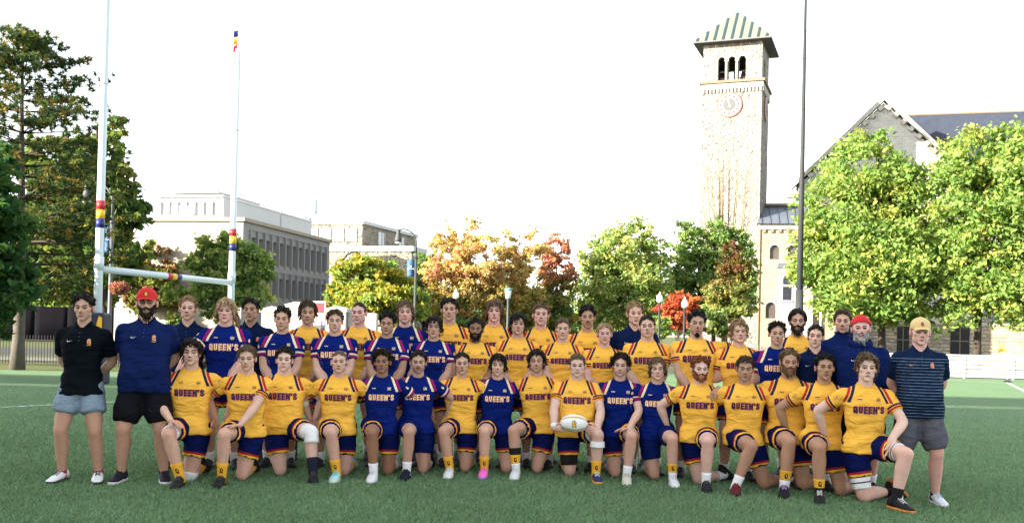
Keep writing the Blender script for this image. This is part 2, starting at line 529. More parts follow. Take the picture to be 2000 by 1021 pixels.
# ---- materials for people --------------------------------------------
def attr_mat(name, rough, spec, bump=0.0, bscale=90, var=.12, vscale=40, sheen=0.0):
    mt, nt, b = new_mat(name)
    at = N(nt, "ShaderNodeAttribute"); at.attribute_name = "Col"
    tc = N(nt, "ShaderNodeTexCoord")
    nz = N(nt, "ShaderNodeTexNoise"); nz.inputs["Scale"].default_value = vscale; nz.inputs["Detail"].default_value = 4
    L(nt, tc.outputs["Object"], nz.inputs["Vector"])
    f = N(nt, "ShaderNodeMapRange"); f.inputs[3].default_value = 1 - var; f.inputs[4].default_value = 1 + var
    L(nt, nz.outputs[0], f.inputs[0])
    mx = mix(nt, 1.0, at.outputs["Color"], f.outputs[0], 'MULTIPLY')
    L(nt, mx, b.inputs["Base Color"])
    b.inputs["Roughness"].default_value = rough
    b.inputs["Specular IOR Level"].default_value = spec
    if bump:
        n2 = N(nt, "ShaderNodeTexNoise"); n2.inputs["Scale"].default_value = bscale
        L(nt, tc.outputs["Object"], n2.inputs["Vector"])
        bp = N(nt, "ShaderNodeBump"); bp.inputs["Strength"].default_value = bump; bp.inputs["Distance"].default_value = .01
        L(nt, n2.outputs[0], bp.inputs["Height"]); L(nt, bp.outputs[0], b.inputs["Normal"])
    return mt, nt, b
M_SKIN, _nt, _b = attr_mat("skin", .58, .28, .15, 160, .14, 22)
_b.inputs["Subsurface Weight"].default_value = .12
_b.inputs["Subsurface Radius"].default_value = (.012, .005, .003)
_b.inputs["Subsurface Scale"].default_value = 1.0
M_HAIR, _nt, _b = attr_mat("hair", .6, .16, .5, 240, .35, 120)

def cloth_mat(name, base, kind, c1=None, c2=None, rough=.75, stripe=None, hem=.5):
    """kind jersey: shoulder bars and cuff bands; shorts: hem bands; polo: plain or thin stripes"""
    mt, nt, b = new_mat(name)
    tl = N(nt, "ShaderNodeAttribute"); tl.attribute_name = "tl"
    sx = N(nt, "ShaderNodeSeparateXYZ"); L(nt, tl.outputs["Vector"], sx.inputs[0])
    t = N(nt, "ShaderNodeAttribute"); t.attribute_name = "tp"
    nz = N(nt, "ShaderNodeTexNoise"); nz.inputs["Scale"].default_value = 9; nz.inputs["Detail"].default_value = 3
    L(nt, tl.outputs["Vector"], nz.inputs["Vector"])
    col = mix(nt, nz.outputs[0], [c * .86 for c in base], [min(1, c * 1.12) for c in base])
    if kind == 'jersey':
        # fine tonal dots knitted into the cloth
        vo = N(nt, "ShaderNodeTexVoronoi"); vo.inputs["Scale"].default_value = 75; vo.inputs["Randomness"].default_value = .15
        L(nt, tl.outputs["Vector"], vo.inputs["Vector"])
        dm = math_(nt, 'LESS_THAN', vo.outputs["Distance"], .22)
        low = math_(nt, 'LESS_THAN', sx.outputs[2], 1.27)
        col = mix(nt, math_(nt, 'MULTIPLY', math_(nt, 'MULTIPLY', dm, low), .30), col, [min(1, c * 1.25 + .06) for c in base])
        ax = math_(nt, 'ABSOLUTE', sx.outputs[0])
        w = math_(nt, 'SUBTRACT', ax, math_(nt, 'MULTIPLY', math_(nt, 'SUBTRACT', 1.48, sx.outputs[2]), .42))
        up = math_(nt, 'GREATER_THAN', sx.outputs[2], 1.352)
        b1 = math_(nt, 'MULTIPLY', math_(nt, 'COMPARE', w, .122, .0135), up)
        b2 = math_(nt, 'MULTIPLY', math_(nt, 'COMPARE', w, .159, .0135), up)
        col = mix(nt, b1, col, c1)
        col = mix(nt, b2, col, c2)
        col = mix(nt, math_(nt, 'COMPARE', t.outputs["Fac"], .74, .055), col, c1)
        col = mix(nt, math_(nt, 'COMPARE', t.outputs["Fac"], .885, .055), col, c2)
    elif kind == 'shorts' and c1 is not None:
        col = mix(nt, math_(nt, 'COMPARE', t.outputs["Fac"], hem - .088, .024), col, c1)
        col = mix(nt, math_(nt, 'COMPARE', t.outputs["Fac"], hem - .020, .042), col, c2)
    elif kind == 'striped':
        wv = math_(nt, 'FRACT', math_(nt, 'MULTIPLY', sx.outputs[2], 34.0))
        ln = math_(nt, 'LESS_THAN', wv, .20)
        n3 = N(nt, "ShaderNodeTexNoise"); n3.inputs["Scale"].default_value = 30
        L(nt, tl.outputs["Vector"], n3.inputs["Vector"])
        torso = math_(nt, 'LESS_THAN', t.outputs["Fac"], -.5)
        ln = math_(nt, 'MULTIPLY', math_(nt, 'MULTIPLY', ln, n3.outputs[0]), torso)
        ln = math_(nt, 'MULTIPLY', ln, math_(nt, 'LESS_THAN', sx.outputs[2], 1.44))
        col = mix(nt, ln, col, stripe)
    L(nt, col, b.inputs["Base Color"])
    b.inputs["Roughness"].default_value = rough
    b.inputs["Specular IOR Level"].default_value = .035
    b.inputs["Sheen Weight"].default_value = .0
    # creases
    mp = N(nt, "ShaderNodeMapping"); mp.inputs["Scale"].default_value = (6, 6, 15); mp.inputs["Rotation"].default_value = (0, .55, 0)
    L(nt, tl.outputs["Vector"], mp.inputs["Vector"])
    oi = N(nt, "ShaderNodeObjectInfo")
    n4 = N(nt, "ShaderNodeTexNoise", noise_dimensions='4D'); n4.inputs["Scale"].default_value = 1.0; n4.inputs["Detail"].default_value = 2.5; n4.inputs["Distortion"].default_value = .6
    L(nt, mp.outputs[0], n4.inputs["Vector"]); L(nt, math_(nt, 'MULTIPLY', oi.outputs["Random"], 40.0), n4.inputs["W"])
    bp = N(nt, "ShaderNodeBump"); bp.inputs["Strength"].default_value = .8; bp.inputs["Distance"].default_value = .05
    L(nt, n4.outputs[0], bp.inputs["Height"]); L(nt, bp.outputs[0], b.inputs["Normal"])
    return mt

C_YEL = (.86, .455, .065); C_BLUE = (.003, .013, .125); C_NAVY = (.010, .014, .075); C_NAVYB = (.012, .010, .050)
C_RED = (.42, .030, .035); C_CREAM = (.80, .62, .38); C_MAG = (.32, .012, .12); C_GOLD = (.75, .40, .035)
M_JY = cloth_mat("jersey_yellow", C_YEL, 'jersey', (.022, .020, .060), C_RED)
M_JB = cloth_mat("jersey_blue", C_BLUE, 'jersey', C_CREAM, C_MAG)
M_POLO = cloth_mat("polo_navy", (.004, .011, .045), 'polo')
M_POLO2 = cloth_mat("polo_bright_navy", (.006, .014, .070), 'polo')
M_POLOK = cloth_mat("polo_black", (.004, .006, .009), 'polo')
M_POLOS = cloth_mat("polo_striped", (.006, .015, .045), 'striped', stripe=(.22, .30, .36))
M_HOOD = cloth_mat("hoodie_navy", (.005, .014, .075), 'polo', rough=.9)
M_SHR = cloth_mat("shorts_rugby", (.004, .008, .060), 'shorts', (.34, .015, .03), (.80, .46, .045), hem=.63)
M_SHRB = cloth_mat("shorts_plain_blue", (.004, .011, .085), 'shorts')
M_SHK = cloth_mat("shorts_black", (.008, .008, .011), 'shorts')
M_SHG = cloth_mat("shorts_blue_grey", (.20, .26, .33), 'shorts')
M_SHD = cloth_mat("shorts_grey", (.085, .085, .105), 'shorts')
M_LETN = cm((.020, .012, .060), .7); M_LETR = cm((.36, .06, .055), .7)
M_LETC = cm((.85, .66, .36), .7); M_LETM = cm((.36, .03, .09), .7)
M_WHITE = cm((.78, .78, .78), .65); M_BLK = cm((.012, .012, .014), .6)
M_GOLDP = cm((.78, .42, .04), .65); M_REDP = cm((.55, .05, .04), .65)
M_TAPE = cm((.74, .74, .73), .85, bump=.4, bscale=200)

# ---- lettering and emblems (rasterised print laid on the cloth) --------
GL = {
 'Q': (4, [[(.8, 1.6), (.8, 5.4), (1.6, 6.2), (2.4, 6.2), (3.2, 5.4), (3.2, 1.6), (2.4, .8), (1.6, .8), (.8, 1.6)], [(2.1, 2.1), (3.7, .4)]]),
 'U': (4, [[(.8, 7), (.8, 1.6), (1.6, .8), (2.4, .8), (3.2, 1.6), (3.2, 7)]]),
 'E': (3.5, [[(.8, 0), (.8, 7)], [(.8, 6.2), (3.5, 6.2)], [(.8, 3.5), (2.9, 3.5)], [(.8, .8), (3.5, .8)]]),
 'N': (4.2, [[(.8, 0), (.8, 7)], [(.9, 6.3), (3.3, .7)], [(3.4, 0), (3.4, 7)]]),
 "'": (1.3, [[(.65, 7), (.65, 5.2)]]),
 'S': (3.8, [[(3.1, 5.0), (3.1, 5.6), (2.5, 6.2), (1.4, 6.2), (.8, 5.6), (.8, 4.5), (1.4, 3.8), (2.5, 3.2), (3.1, 2.5), (3.1, 1.4), (2.5, .8), (1.4, .8), (.8, 1.4), (.8, 2.0)]]),
 'O': (4, [[(.8, 1.6), (.8, 5.4), (1.6, 6.2), (2.4, 6.2), (3.2, 5.4), (3.2, 1.6), (2.4, .8), (1.6, .8), (.8, 1.6)]]),
 'A': (4, [[(.5, 0), (1.8, 6.4), (2.2, 6.4), (3.5, 0)], [(1.1, 2.2), (2.9, 2.2)]]),
}
def glyph_masks(text, res, hw=.72, out=.55, gap=.75, pad=1.0):
    W = sum(GL[c][0] for c in text) + gap * (len(text) - 1)
    nx = int((W + 2 * pad) * res); ny = int((7 + 2 * pad) * res)
    X, Y = np.meshgrid((np.arange(nx) + .5) / res - pad, (np.arange(ny) + .5) / res - pad)
    fill = np.zeros(X.shape, bool); big = np.zeros(X.shape, bool)
    ox = 0
    for c in text:
        w, strokes = GL[c]
        d = np.full(X.shape, 9.)
        for st in strokes:
            for (x0, y0), (x1, y1) in zip(st[:-1], st[1:]):
                ax_, ay = X - ox - x0, Y - y0; bx_, by = x1 - x0, y1 - y0
                t = np.clip((ax_ * bx_ + ay * by) / (bx_ * bx_ + by * by), 0, 1)
                d = np.minimum(d, np.hypot(ax_ - t * bx_, ay - t * by))
        box = (X - ox > -.02) & (X - ox < w + .02) & (Y > 0) & (Y < 7)
        bbox = (X - ox > -out) & (X - ox < w + out) & (Y > -out) & (Y < 7 + out)
        fill |= (d < hw) & box
        big |= (d < hw + out) & bbox
        ox += w + gap
    return fill, big & ~fill, 1 / res

def raster_quads(masks):
    """list of (mask, material) -> unit grid verts and faces (in cells)"""
    ids = {}; vs = []; fs = []; ms = []
    def vid(i, j):
        k = (i, j)
        if k not in ids: ids[k] = len(vs); vs.append((i, j))
        return ids[k]
    for mi, mk in enumerate(masks):
        for j, i in zip(*np.nonzero(mk)):
            fs.append((vid(i, j), vid(i + 1, j), vid(i + 1, j + 1), vid(i, j + 1))); ms.append(mi)
    return np.array(vs, float), fs, ms

_f, _o, _c = glyph_masks("QUEEN'S", 2.3, hw=.66, out=.40, gap=.85)
_ny, _nx = _f.shape
QS = raster_quads([_f, _o]); QS_SHAPE = (_nx, _ny)
_f2, _o2, _ = glyph_masks("Q", 2.2, out=.7)
QQ = raster_quads([_f2, _o2]); QQ_SHAPE = (_f2.shape[1], _f2.shape[0])
# oval league badge with three letters in it
def _oua():
    nx, ny = 44, 26
    X, Y = np.meshgrid(np.arange(nx) + .5, np.arange(ny) + .5)
    e = ((X - nx / 2) / (nx / 2)) ** 2 + ((Y - ny / 2) / (ny / 2)) ** 2
    ring = (e < 1) & (e > .70) & ((np.abs(Y - ny / 2) > 7))
    f, _, _ = glyph_masks("OUA", 1.75, hw=.95, out=.1, gap=1.2, pad=0)
    mk = ring.copy()
    oy, ox = (ny - f.shape[0]) // 2, (nx - f.shape[1]) // 2
    mk[oy:oy + f.shape[0], ox:ox + f.shape[1]] |= f
    return mk
_m = _oua(); OUA = raster_quads([_m]); OUA_SHAPE = (_m.shape[1], _m.shape[0])
# swoosh
def _swoosh():
    nx, ny = 34, 14
    X, Y = np.meshgrid((np.arange(nx) + .5) / nx, (np.arange(ny) + .5) / ny)
    lower = .12 + 1.9 * np.abs(X - .16) ** 1.25 * np.where(X < .16, 1.8, .46)
    upper = np.where(X < .16, .95 - 1.4 * X, .30 + .80 * (X - .10) ** 1.0 * .86)
    lower = np.where(X < .16, .22 + 5.0 * (.16 - X) ** 1.4, .10 + .92 * (X - .13) * 1.0)
    return (Y > lower) & (Y < upper) & (upper > lower)
_m = _swoosh(); SWO = raster_quads([_m]); SWO_SHAPE = (_m.shape[1], _m.shape[0])
# small slanted maker's mark: a short italic word a few millimetres tall
def _maker():
    nx, ny = 30, 6
    X, Y = np.meshgrid(np.arange(nx), np.arange(ny))
    s = (X + Y // 2)
    mk = ((s % 5) < 4) & ~(((s % 5) == 2) & (Y > 1) & (Y < 4)) & (X > 1)
    return mk
_m = _maker(); MKR = raster_quads([_m]); MKR_SHAPE = (_m.shape[1], _m.shape[0])

def decal(name, ras, shape, width, c, ex, ez, dr, bvh, mats, parent, lift=.0022, slant=0.0):
    vs, fs, ms = ras
    nx, ny = shape; cell = width / nx
    c, ex, ez, dr = Vector(c), Vector(ex), Vector(ez), Vector(dr)
    co = []; ok = []
    for i, j in vs:
        o = c + ex * ((i - nx / 2 + slant * (j - ny / 2)) * cell) + ez * ((j - ny / 2) * cell) - dr * .3
        hit, nrm, _, _ = bvh.ray_cast(o, dr, .6)
        if hit is None: co.append((0, 0, 0)); ok.append(False)
        else: co.append(tuple(hit - dr * lift)); ok.append(True)
    ff = []; mm = []
    for f, m_ in zip(fs, ms):
        if all(ok[k] for k in f):
            dep = [co[k] for k in f]
            if max((Vector(dep[0]) - Vector(p)).length for p in dep[1:]) < cell * 4:
                ff.append(f); mm.append(m_)
    if not ff: return None
    me = npmesh(name, co, ff, mats, True, mm)
    return link(bpy.data.objects.new(name, me), parent)

# ---- limbs, garments -------------------------------------------------
def ik(a, c, l1, l2, pole):
    a, c, pole = Vector(a), Vector(c), Vector(pole)
    d = c - a; D = d.length
    Dm = (l1 + l2) * .995
    if D > Dm: c = a + d * (Dm / D); d = c - a; D = Dm
    D = max(D, abs(l1 - l2) + .01)
    x = (l1 * l1 - l2 * l2 + D * D) / (2 * D)
    h = math.sqrt(max(l1 * l1 - x * x, 0))
    dn = d.normalized()
    p = pole - dn * pole.dot(dn)
    p = p.normalized() if p.length > 1e-6 else Vector((0, -1, 0))
    return a + dn * x + p * h, c

def superring(cx, cy, z, hx, hy, n=24, e=2.5, fd=0.0, M=None):
    pts = []
    for k in range(n):
        a = 2 * math.pi * k / n
        ca, sa = math.cos(a), math.sin(a)
        x = hx * math.copysign(abs(ca) ** (2 / e), ca); y = hy * math.copysign(abs(sa) ** (2 / e), sa)
        zz = z - fd * max(0.0, -sa) ** 1.5
        p = Vector((cx + x, cy + y, zz))
        pts.append(M(p) if M else p)
    return pts

def rcap(mb, pts, rad, seg=14, round0=True, round1=True):
    """closed tube with rounded ends"""
    pts = [Vector(p) for p in pts]; rad = list(rad)
    if round0:
        d = (pts[0] - pts[1]).normalized(); r = rad[0]
        pts = [pts[0] + d * r * .9, pts[0] + d * r * .6] + pts; rad = [r * .35, r * .78] + rad
    if round1:
        d = (pts[-1] - pts[-2]).normalized(); r = rad[-1]
        pts = pts + [pts[-1] + d * r * .6, pts[-1] + d * r * .9]; rad = rad + [r * .78, r * .35]
    mb.tube(pts, rad, seg)

def r_thigh(t): return float(np.interp(t, [0, .3, .6, .85, 1], [.096, .090, .078, .066, .061]))
def r_shin(t): return float(np.interp(t, [0, .12, .3, .55, .8, 1], [.061, .059, .066, .056, .043, .038]))

def leg_mesh(mb, hip, knee, ank, gl):
    hip, knee, ank = Vector(hip), Vector(knee), Vector(ank)
    ts = [0, .3, .6, .85, 1]
    rcap(mb, [hip.lerp(knee, t) for t in ts], [r_thigh(t) * gl for t in ts])
    th = (knee - hip).normalized(); sh = (ank - knee).normalized()
    bk = th - sh * th.dot(sh)
    bk = -bk.normalized() if bk.length > .2 else Vector((0, 1, 0))   # back of the calf
    if bk.length and (th - sh * th.dot(sh)).length > .2:
        pass
    ss = [0, .12, .3, .55, .8, 1]
    off = [0, .004, .014, .008, 0, 0]
    rcap(mb, [knee.lerp(ank, t) + bk * o for t, o in zip(ss, off)], [r_shin(t) * (gl * .55 + .45) for t in ss])
    mb.ball(knee - bk * .028, (.036 * gl, .034 * gl, .042 * gl))
    sdv = sh.cross(bk).normalized()
    tb = -bk if (th - sh * th.dot(sh)).length > .2 else Vector((0, -1, 0))
    for q in (-1, 1):   # muscle above the knee and the two heads of the calf
        mb.ball(hip.lerp(knee, .78) + sdv * (q * .036 * gl) + Vector((0, 0, .010)), .046 * gl, None, 10, 7)
        mb.ball(knee.lerp(ank, .27) + bk * .026 + sdv * (q * .024 * gl), (.036 * gl, .036 * gl, .052 * gl), None, 10, 7)

def hand_np(wrist, fd, pn, thumb_side, curl=.35, spread=.10):
    """palm and five fingers; fd finger direction, pn palm normal, thumb_side +1/-1 along fd x pn"""
    fd = Vector(fd).normalized(); pn = Vector(pn); pn = (pn - fd * pn.dot(fd)).normalized()
    sd = fd.cross(pn) * thumb_side
    mb = MB(); w = Vector(wrist)
    rg = []
    for t, hw, ht in ((-.02, .024, .020), (.01, .027, .018), (.04, .036, .017), (.075, .042, .015), (.095, .040, .011)):
        rg.append([w + fd * t + sd * hw * math.cos(a) + pn * ht * math.sin(a) for a in [k * 2 * math.pi / 10 for k in range(10)]])
    mb.loft(rg)
    for k, (off, ln) in enumerate(((.031, .072), (.0105, .082), (-.0105, .076), (-.031, .060))):
        p = w + fd * (.088 - (.006 if k in (0, 3) else 0)) + sd * off
        d = (fd + sd * spread * (1.5 - k) * .6).normalized(); ang = curl * (.5 + .12 * k)
        pts = [p]; rr = [.0098]
        for q, fr in enumerate((.45, .31, .24)):
            ax = d.cross(pn)
            d = (d * math.cos(ang) + pn * math.sin(ang)).normalized()
            pn2 = pn
            p = p + d * ln * fr; pts.append(p); rr.append((.0092, .0084, .006)[q])
            ang *= 1.15
        mb.tube(pts, rr, 6)
    p = w + fd * .028 + sd * .030; d = (fd * .75 + sd * .65 + pn * .25).normalized()
    pts = [p, p + d * .035]
    d = (fd * .9 + sd * .25 + pn * .35).normalized(); pts.append(pts[-1] + d * .032); d = (fd + pn * .5).normalized(); pts.append(pts[-1] + d * .024)
    mb.tube(pts, [.014, .012, .0105, .007], 6)
    return np.array([tuple(q) for q in mb.v]), mb.f

_SHOE = {}
def shoe_meshes(up, sole, lace):
    k = (up, sole, lace)
    if k in _SHOE: return _SHOE[k]
    secs = [(.082, .020, .066), (.068, .031, .098), (.035, .037, .116), (-.005, .040, .112), (-.05, .043, .094), (-.095, .047, .072), (-.14, .047, .050), (-.175, .041, .043), (-.198, .026, .037), (-.207, .010, .030)]
    mb = MB(); rg = []
    for y, hw, h in secs:
        rg.append([Vector((hw * math.copysign(abs(math.cos(a)) ** .8, math.cos(a)) * (1 if math.sin(a) < .2 else 1 - .35 * math.sin(a)), y, .016 + (h - .016) * (.5 + .5 * math.sin(a)))) for a in [j * 2 * math.pi / 12 for j in range(12)]])
    mb.loft(rg, cm(up, .6, .1, .12))
    me1 = mb.mesh("shoe", True)
    mb = MB(); rg = []
    for y, hw, h in secs:
        rg.append([Vector((hw * 1.07 * math.copysign(abs(math.cos(a)) ** .5, math.cos(a)), y * 1.02, .013 + .0125 * math.copysign(abs(math.sin(a)) ** .5, math.sin(a)))) for a in [j * 2 * math.pi / 12 for j in range(12)]])
    mb.loft(rg, cm(sole, .7, .08, .1))
    me2 = mb.mesh("sole", True)
    mb = MB()
    for i, y in enumerate((-.035, -.055, -.075, -.095)):
        zt = float(np.interp(-y, [.005, .05, .095, .14], [.112, .094, .072, .052])) + .003
        mb.tube([(-.022, y + .006, zt - .010), (-.008, y, zt), (.008, y - .004, zt), (.022, y - .010, zt - .010)], .0032, 5, cm(lace, .8))
        mb.tube([(.020, y + .006, zt - .009), (0, y, zt + .002), (-.020, y - .010, zt - .009)], .0028, 5, cm(lace, .8))
    me3 = mb.mesh("laces", True)
    _SHOE[k] = (me1, me2, me3)
    return _SHOE[k]

TORSO_Z = [.80, .90, .98, 1.06, 1.15, 1.25, 1.33, 1.40, 1.455, 1.495, 1.525]
TORSO_HX = [.204, .200, .182, .160, .166, .180, .190, .180, .136, .090, .076]
TORSO_HY = [.146, .142, .124, .110, .112, .120, .124, .116, .096, .080, .074]
TORSO_CY = [.0, .0, -.003, -.003, -.004, -.006, -.006, .002, .012, .016, .016]

JOBS = []
def job(mb, voxel, smooth):
    me = mb.mesh("tmp")
    o = bpy.data.objects.new("tmp", me); COL.objects.link(o)
    r = o.modifiers.new("r", 'REMESH'); r.mode = 'VOXEL'; r.voxel_size = voxel; r.adaptivity = 0.0
    if smooth:
        s = o.modifiers.new("s", 'SMOOTH'); s.factor = .5; s.iterations = smooth
    JOBS.append(o)
    return len(JOBS) - 1

def run_jobs():
    dg = bpy.context.evaluated_depsgraph_get()
    out = []
    for o in JOBS:
        e = o.evaluated_get(dg)
        me = e.to_mesh()
        co = np.empty(len(me.vertices) * 3, dtype=np.float32); me.vertices.foreach_get("co", co)
        no = np.empty(len(me.vertices) * 3, dtype=np.float32); me.vertex_normals.foreach_get("vector", no)
        li = np.empty(len(me.loops), dtype=np.int32); me.loops.foreach_get("vertex_index", li)
        lt = np.empty(len(me.polygons), dtype=np.int32); me.polygons.foreach_get("loop_total", lt)
        if (lt == 4).all(): f = li.reshape(-1, 4)
        else:
            ls = np.concatenate([[0], np.cumsum(lt)])
            f = [tuple(li[ls[i]:ls[i + 1]]) for i in range(len(lt))]
        out.append((co.reshape(-1, 3).copy(), f, no.reshape(-1, 3).copy()))
        e.to_mesh_clear()
    for o in JOBS:
        me = o.data
        bpy.data.objects.remove(o); bpy.data.meshes.remove(me)
    return out

def quadmesh(name, v, f, mats, smooth=True):
    if isinstance(f, np.ndarray):
        me = fastmesh(name, v, 4, mats, idx=f)
    else:
        me = npmesh(name, v, f, mats)
    if smooth: me.polygons.foreach_set("use_smooth", np.ones(len(me.polygons), dtype=bool))
    return me

def pnoise(p, ph, sc):
    x, y, z = p[:, 0] * sc, p[:, 1] * sc, p[:, 2] * sc
    w = np.sin(x * 1.3 + ph) + np.sin(y * 1.1 + 2 * ph)
    return (np.sin(z * 1.9 + x * .8 + 1.7 * w + ph) + .6 * np.sin(z * 3.7 - x * 1.4 + y * .9 + 1.3 * w + 2.1 * ph) + .4 * np.sin(x * 5.1 + z * 2.3 + ph * 3)) / 2

SKINS = {'fair': (.60, .375, .285), 'pale': (.66, .44, .355), 'pink': (.62, .365, .305), 'mid': (.52, .315, .225), 'tan': (.44, .255, .165), 'olive': (.40, .235, .150), 'brown': (.29, .155, .095)}
HC_ = {'black': (.010, .008, .007), 'dark': (.020, .013, .009), 'brown': (.060, .034, .018), 'lbrown': (.13, .078, .040), 'blond': (.30, .19, .09), 'pblond': (.40, .28, .15), 'red': (.22, .062, .018), 'grey': (.34, .33, .32)}

PEOPLE = []
def person(**k): PEOPLE.append(k)

def prep(k):
    """work out the joints and queue the remeshing of body and clothes"""
    rng = np.random.default_rng(int(k['x'] * 7 + 13)); k['rng'] = rng
    b = k.get('b', 1.0) + (.07 if k['top'] in ('yellow', 'blue') else 0); k['b'] = b
    fat = k.get('fat', 0.0)
    hx, hy = k['x'], k['y']
    hair_h = k.get('hh', .022)
    kneel = k['pose'] == 'kneel'
    if kneel:
        fx, fy = k['foot']
        g = G(fx, fy)
        sgn = -1 if k['up'] == 'l' else 1
        d = g.y + .18 + .42
        top = P(hx, hy, d)
        base_top = 1.377 + hair_h
        s = top.z / base_top
        s = min(max(s, .92), 1.12)
        # thigh reach sets the depth of the trunk
        d = g.y + (.18 + .40) * s
        top = P(hx, hy, d)
        k['d'] = d
    else:
        d = k['d']
        top = P(hx, hy, d)
        s = top.z / (1.788 + hair_h)
    root = Vector((top.x, d, 0))
    yaw = k.get('yaw', -.55 * math.atan2(root.x, root.y))
    k['s'], k['root'], k['yaw'] = s, root, yaw
    Ry = Matrix.Rotation(-yaw, 3, 'Z')
    loc = lambda w: (Ry @ (Vector(w) - root)) / s
    k['loc'] = loc
    J = {}
    if kneel:
        J['pel'] = Vector((0, 0, .545))
        up = -1 if k['up'] == 'l' else 1
        lean = k.get('lean', .06); twist = k.get('twist', 0.0); tilt = k.get('tilt', 0.0)
    else:
        dz = k.get('drop', 0.0)
        J['pel'] = Vector((0, 0, .95 - dz))
        lean = k.get('lean', 0.0); twist = k.get('twist', 0.0); tilt = k.get('tilt', 0.0)
    Rt = Matrix.Rotation(twist, 3, 'Z') @ Matrix.Rotation(tilt, 3, 'Y') @ Matrix.Rotation(lean, 3, 'X')
    pel = J['pel']
    T = lambda p: pel + Rt @ (Vector(p) - Vector((0, 0, .95)))
    k['T'], k['Rt'] = T, Rt
    if lean and kneel:  # keep the head where the photograph has it
        pass
    for sd, n in ((-1, 'l'), (1, 'r')):
        J['sh' + n] = T((sd * (.174 + .022 * b), .008, 1.412))
        J['hip' + n] = pel + Vector((sd * .092, 0, -.02))
    if kneel:
        n = k['up']; dn = 'r' if n == 'l' else 'l'; us = up
        g = G(*k['foot']); fl = loc(g)
        toe = k.get('toe', us * .10)       # foot turned out
        fdir = Vector((math.sin(toe), -math.cos(toe), 0))
        ank = Vector((fl.x, fl.y, .085)) - fdir * .17
        ank.z = .085
        hip = J['hip' + n]
        kx = k.get('knee')
        pole = Vector((us * .35, -.8, .7))
        if kx is not None:
            kp = loc(P(kx[0], kx[1], g.y + .16))
            pole = kp - (hip + ank) / 2
        knee, _ = ik(hip, ank, .445, .43, pole)
        J['knee' + n], J['ank' + n], J['fd' + n], J['fu' + n] = knee, ank, fdir, Vector((0, 0, 1))
        dk = k.get('dk')
        if dk is not None:
            gx = loc(P(dk, 930, d)).x
        else: gx = -us * .11
        hipd = J['hip' + dn]
        kn = Vector((gx, -.06, .065))
        # keep the thigh length
        dv = hipd - kn; hl = math.sqrt(max(.445 ** 2 - dv.z ** 2, 0)) if abs(dv.z) < .445 else 0
        J['knee' + dn] = kn
        tr = k.get('trail', -us * .12)
        sd_ = Vector((math.sin(tr), math.cos(tr), .04)).normalized()
        J['ank' + dn] = kn + sd_ * .42 + Vector((0, 0, -.005))
        J['fd' + dn] = (Vector((sd_.x, sd_.y, 0)) * .80 + Vector((0, 0, -.55))).normalized()
        J['fu' + dn] = (Vector((-sd_.x, -sd_.y, 0)) * .55 + Vector((0, 0, -.80))).normalized()
    else:
        st = k.get('st', .13)
        for sd, n in ((-1, 'l'), (1, 'r')):
            toe = sd * k.get('toe', .22)
            fdir = Vector((math.sin(toe), -math.cos(toe), 0))
            ank = Vector((sd * st, .02 + k.get('f' + n, 0), .085))
            knee, _ = ik(J['hip' + n], ank, .445, .43, Vector((sd * .25, -1, 0)))
            J['knee' + n], J['ank' + n], J['fd' + n], J['fu' + n] = knee, ank, fdir, Vector((0, 0, 1))
    # arms
    for sd, n in ((-1, 'l'), (1, 'r')):
        a = k.get('arm' + n, 'back')
        sh = J['sh' + n]
        hand = None
        if a == 'back':
            tgt, pole = T((sd * .05, .19, .98)), T((sd * 1.0, .35, 1.2)) - sh; hfd = Vector((-sd, .1, -.2)); hpn = Vector((0, 1, 0))
        elif a == 'front':
            tgt, pole = T((sd * .07, -.20, .93)), Vector((sd * .9, .5, -.2)); hfd = Vector((-sd * .8, -.2, -.7)); hpn = Vector((0, 1, -.1))
        elif a == 'side':
            tgt, pole = T((sd * .30, -.02, .93)), Vector((sd * .3, 1, 0)); hfd = Vector((0, -.15, -1)); hpn = Vector((-sd, 0, 0))
        elif a == 'around':
            tgt, pole = T((sd * .46, .17, 1.17)), Vector((sd * .4, .3, -.8)); hfd = Vector((sd, 0, -.1)); hpn = Vector((0, -1, 0))
        elif a == 'low':
            tgt, pole = T((sd * .33, .17, 1.0)), Vector((sd * 1, .3, -.1)); hfd = Vector((sd * .2, .2, -1)); hpn = Vector((0, -1, 0))
        elif a == 'knee':
            kn = J['knee' + k['up']]; hp_ = J['hip' + k['up']]
            tgt = kn.lerp(hp_, .22) + Vector((0, .0, .115)); pole = Vector((sd * 1.0, .2, .0)); hfd = (kn - tgt) * .6 + Vector((-sd * .5, -.35, -.05)); hpn = Vector((0, -.2, -1))
        else:   # explicit pixel target: (px, py, depth offset from the trunk, finger dir, palm normal)
            px, py, dd, hfd, hpn = a
            tgt = loc(P(px, py, d + dd)); pole = Vector(k.get('pole' + n, (sd * 1.0, .2, -.3))); hfd = Vector(hfd); hpn = Vector(hpn)
        el, wr = ik(sh, tgt, .295, .265, pole)
        J['el' + n], J['wr' + n] = el, wr
        J['hfd' + n], J['hpn' + n] = hfd, hpn
        J['hc' + n] = k.get('curl' + n, .35)
    k['J'] = J
    # body
    ga = .99 + .5 * (b - .92); gl = 1.06 + .5 * (b - .96)
    k['ga'], k['gl'] = ga, gl
    mb = MB()
    for n in 'lr':
        leg_mesh(mb, J['hip' + n], J['knee' + n], J['ank' + n], gl)
        ts = [0, .35, .7, 1]
        rcap(mb, [J['sh' + n].lerp(J['el' + n], t) for t in ts], [.060 * ga, .056 * ga, .049 * ga, .043 * ga])
        rcap(mb, [J['el' + n].lerp(J['wr' + n], t) for t in (0, .25, .6, 1)], [.043 * ga, .048 * ga, .039 * ga, .029 * ga])
        rcap(mb, [J['ank' + n], J['ank' + n] + J['fd' + n] * .10 - J['fu' + n] * .045], [.036, .030])
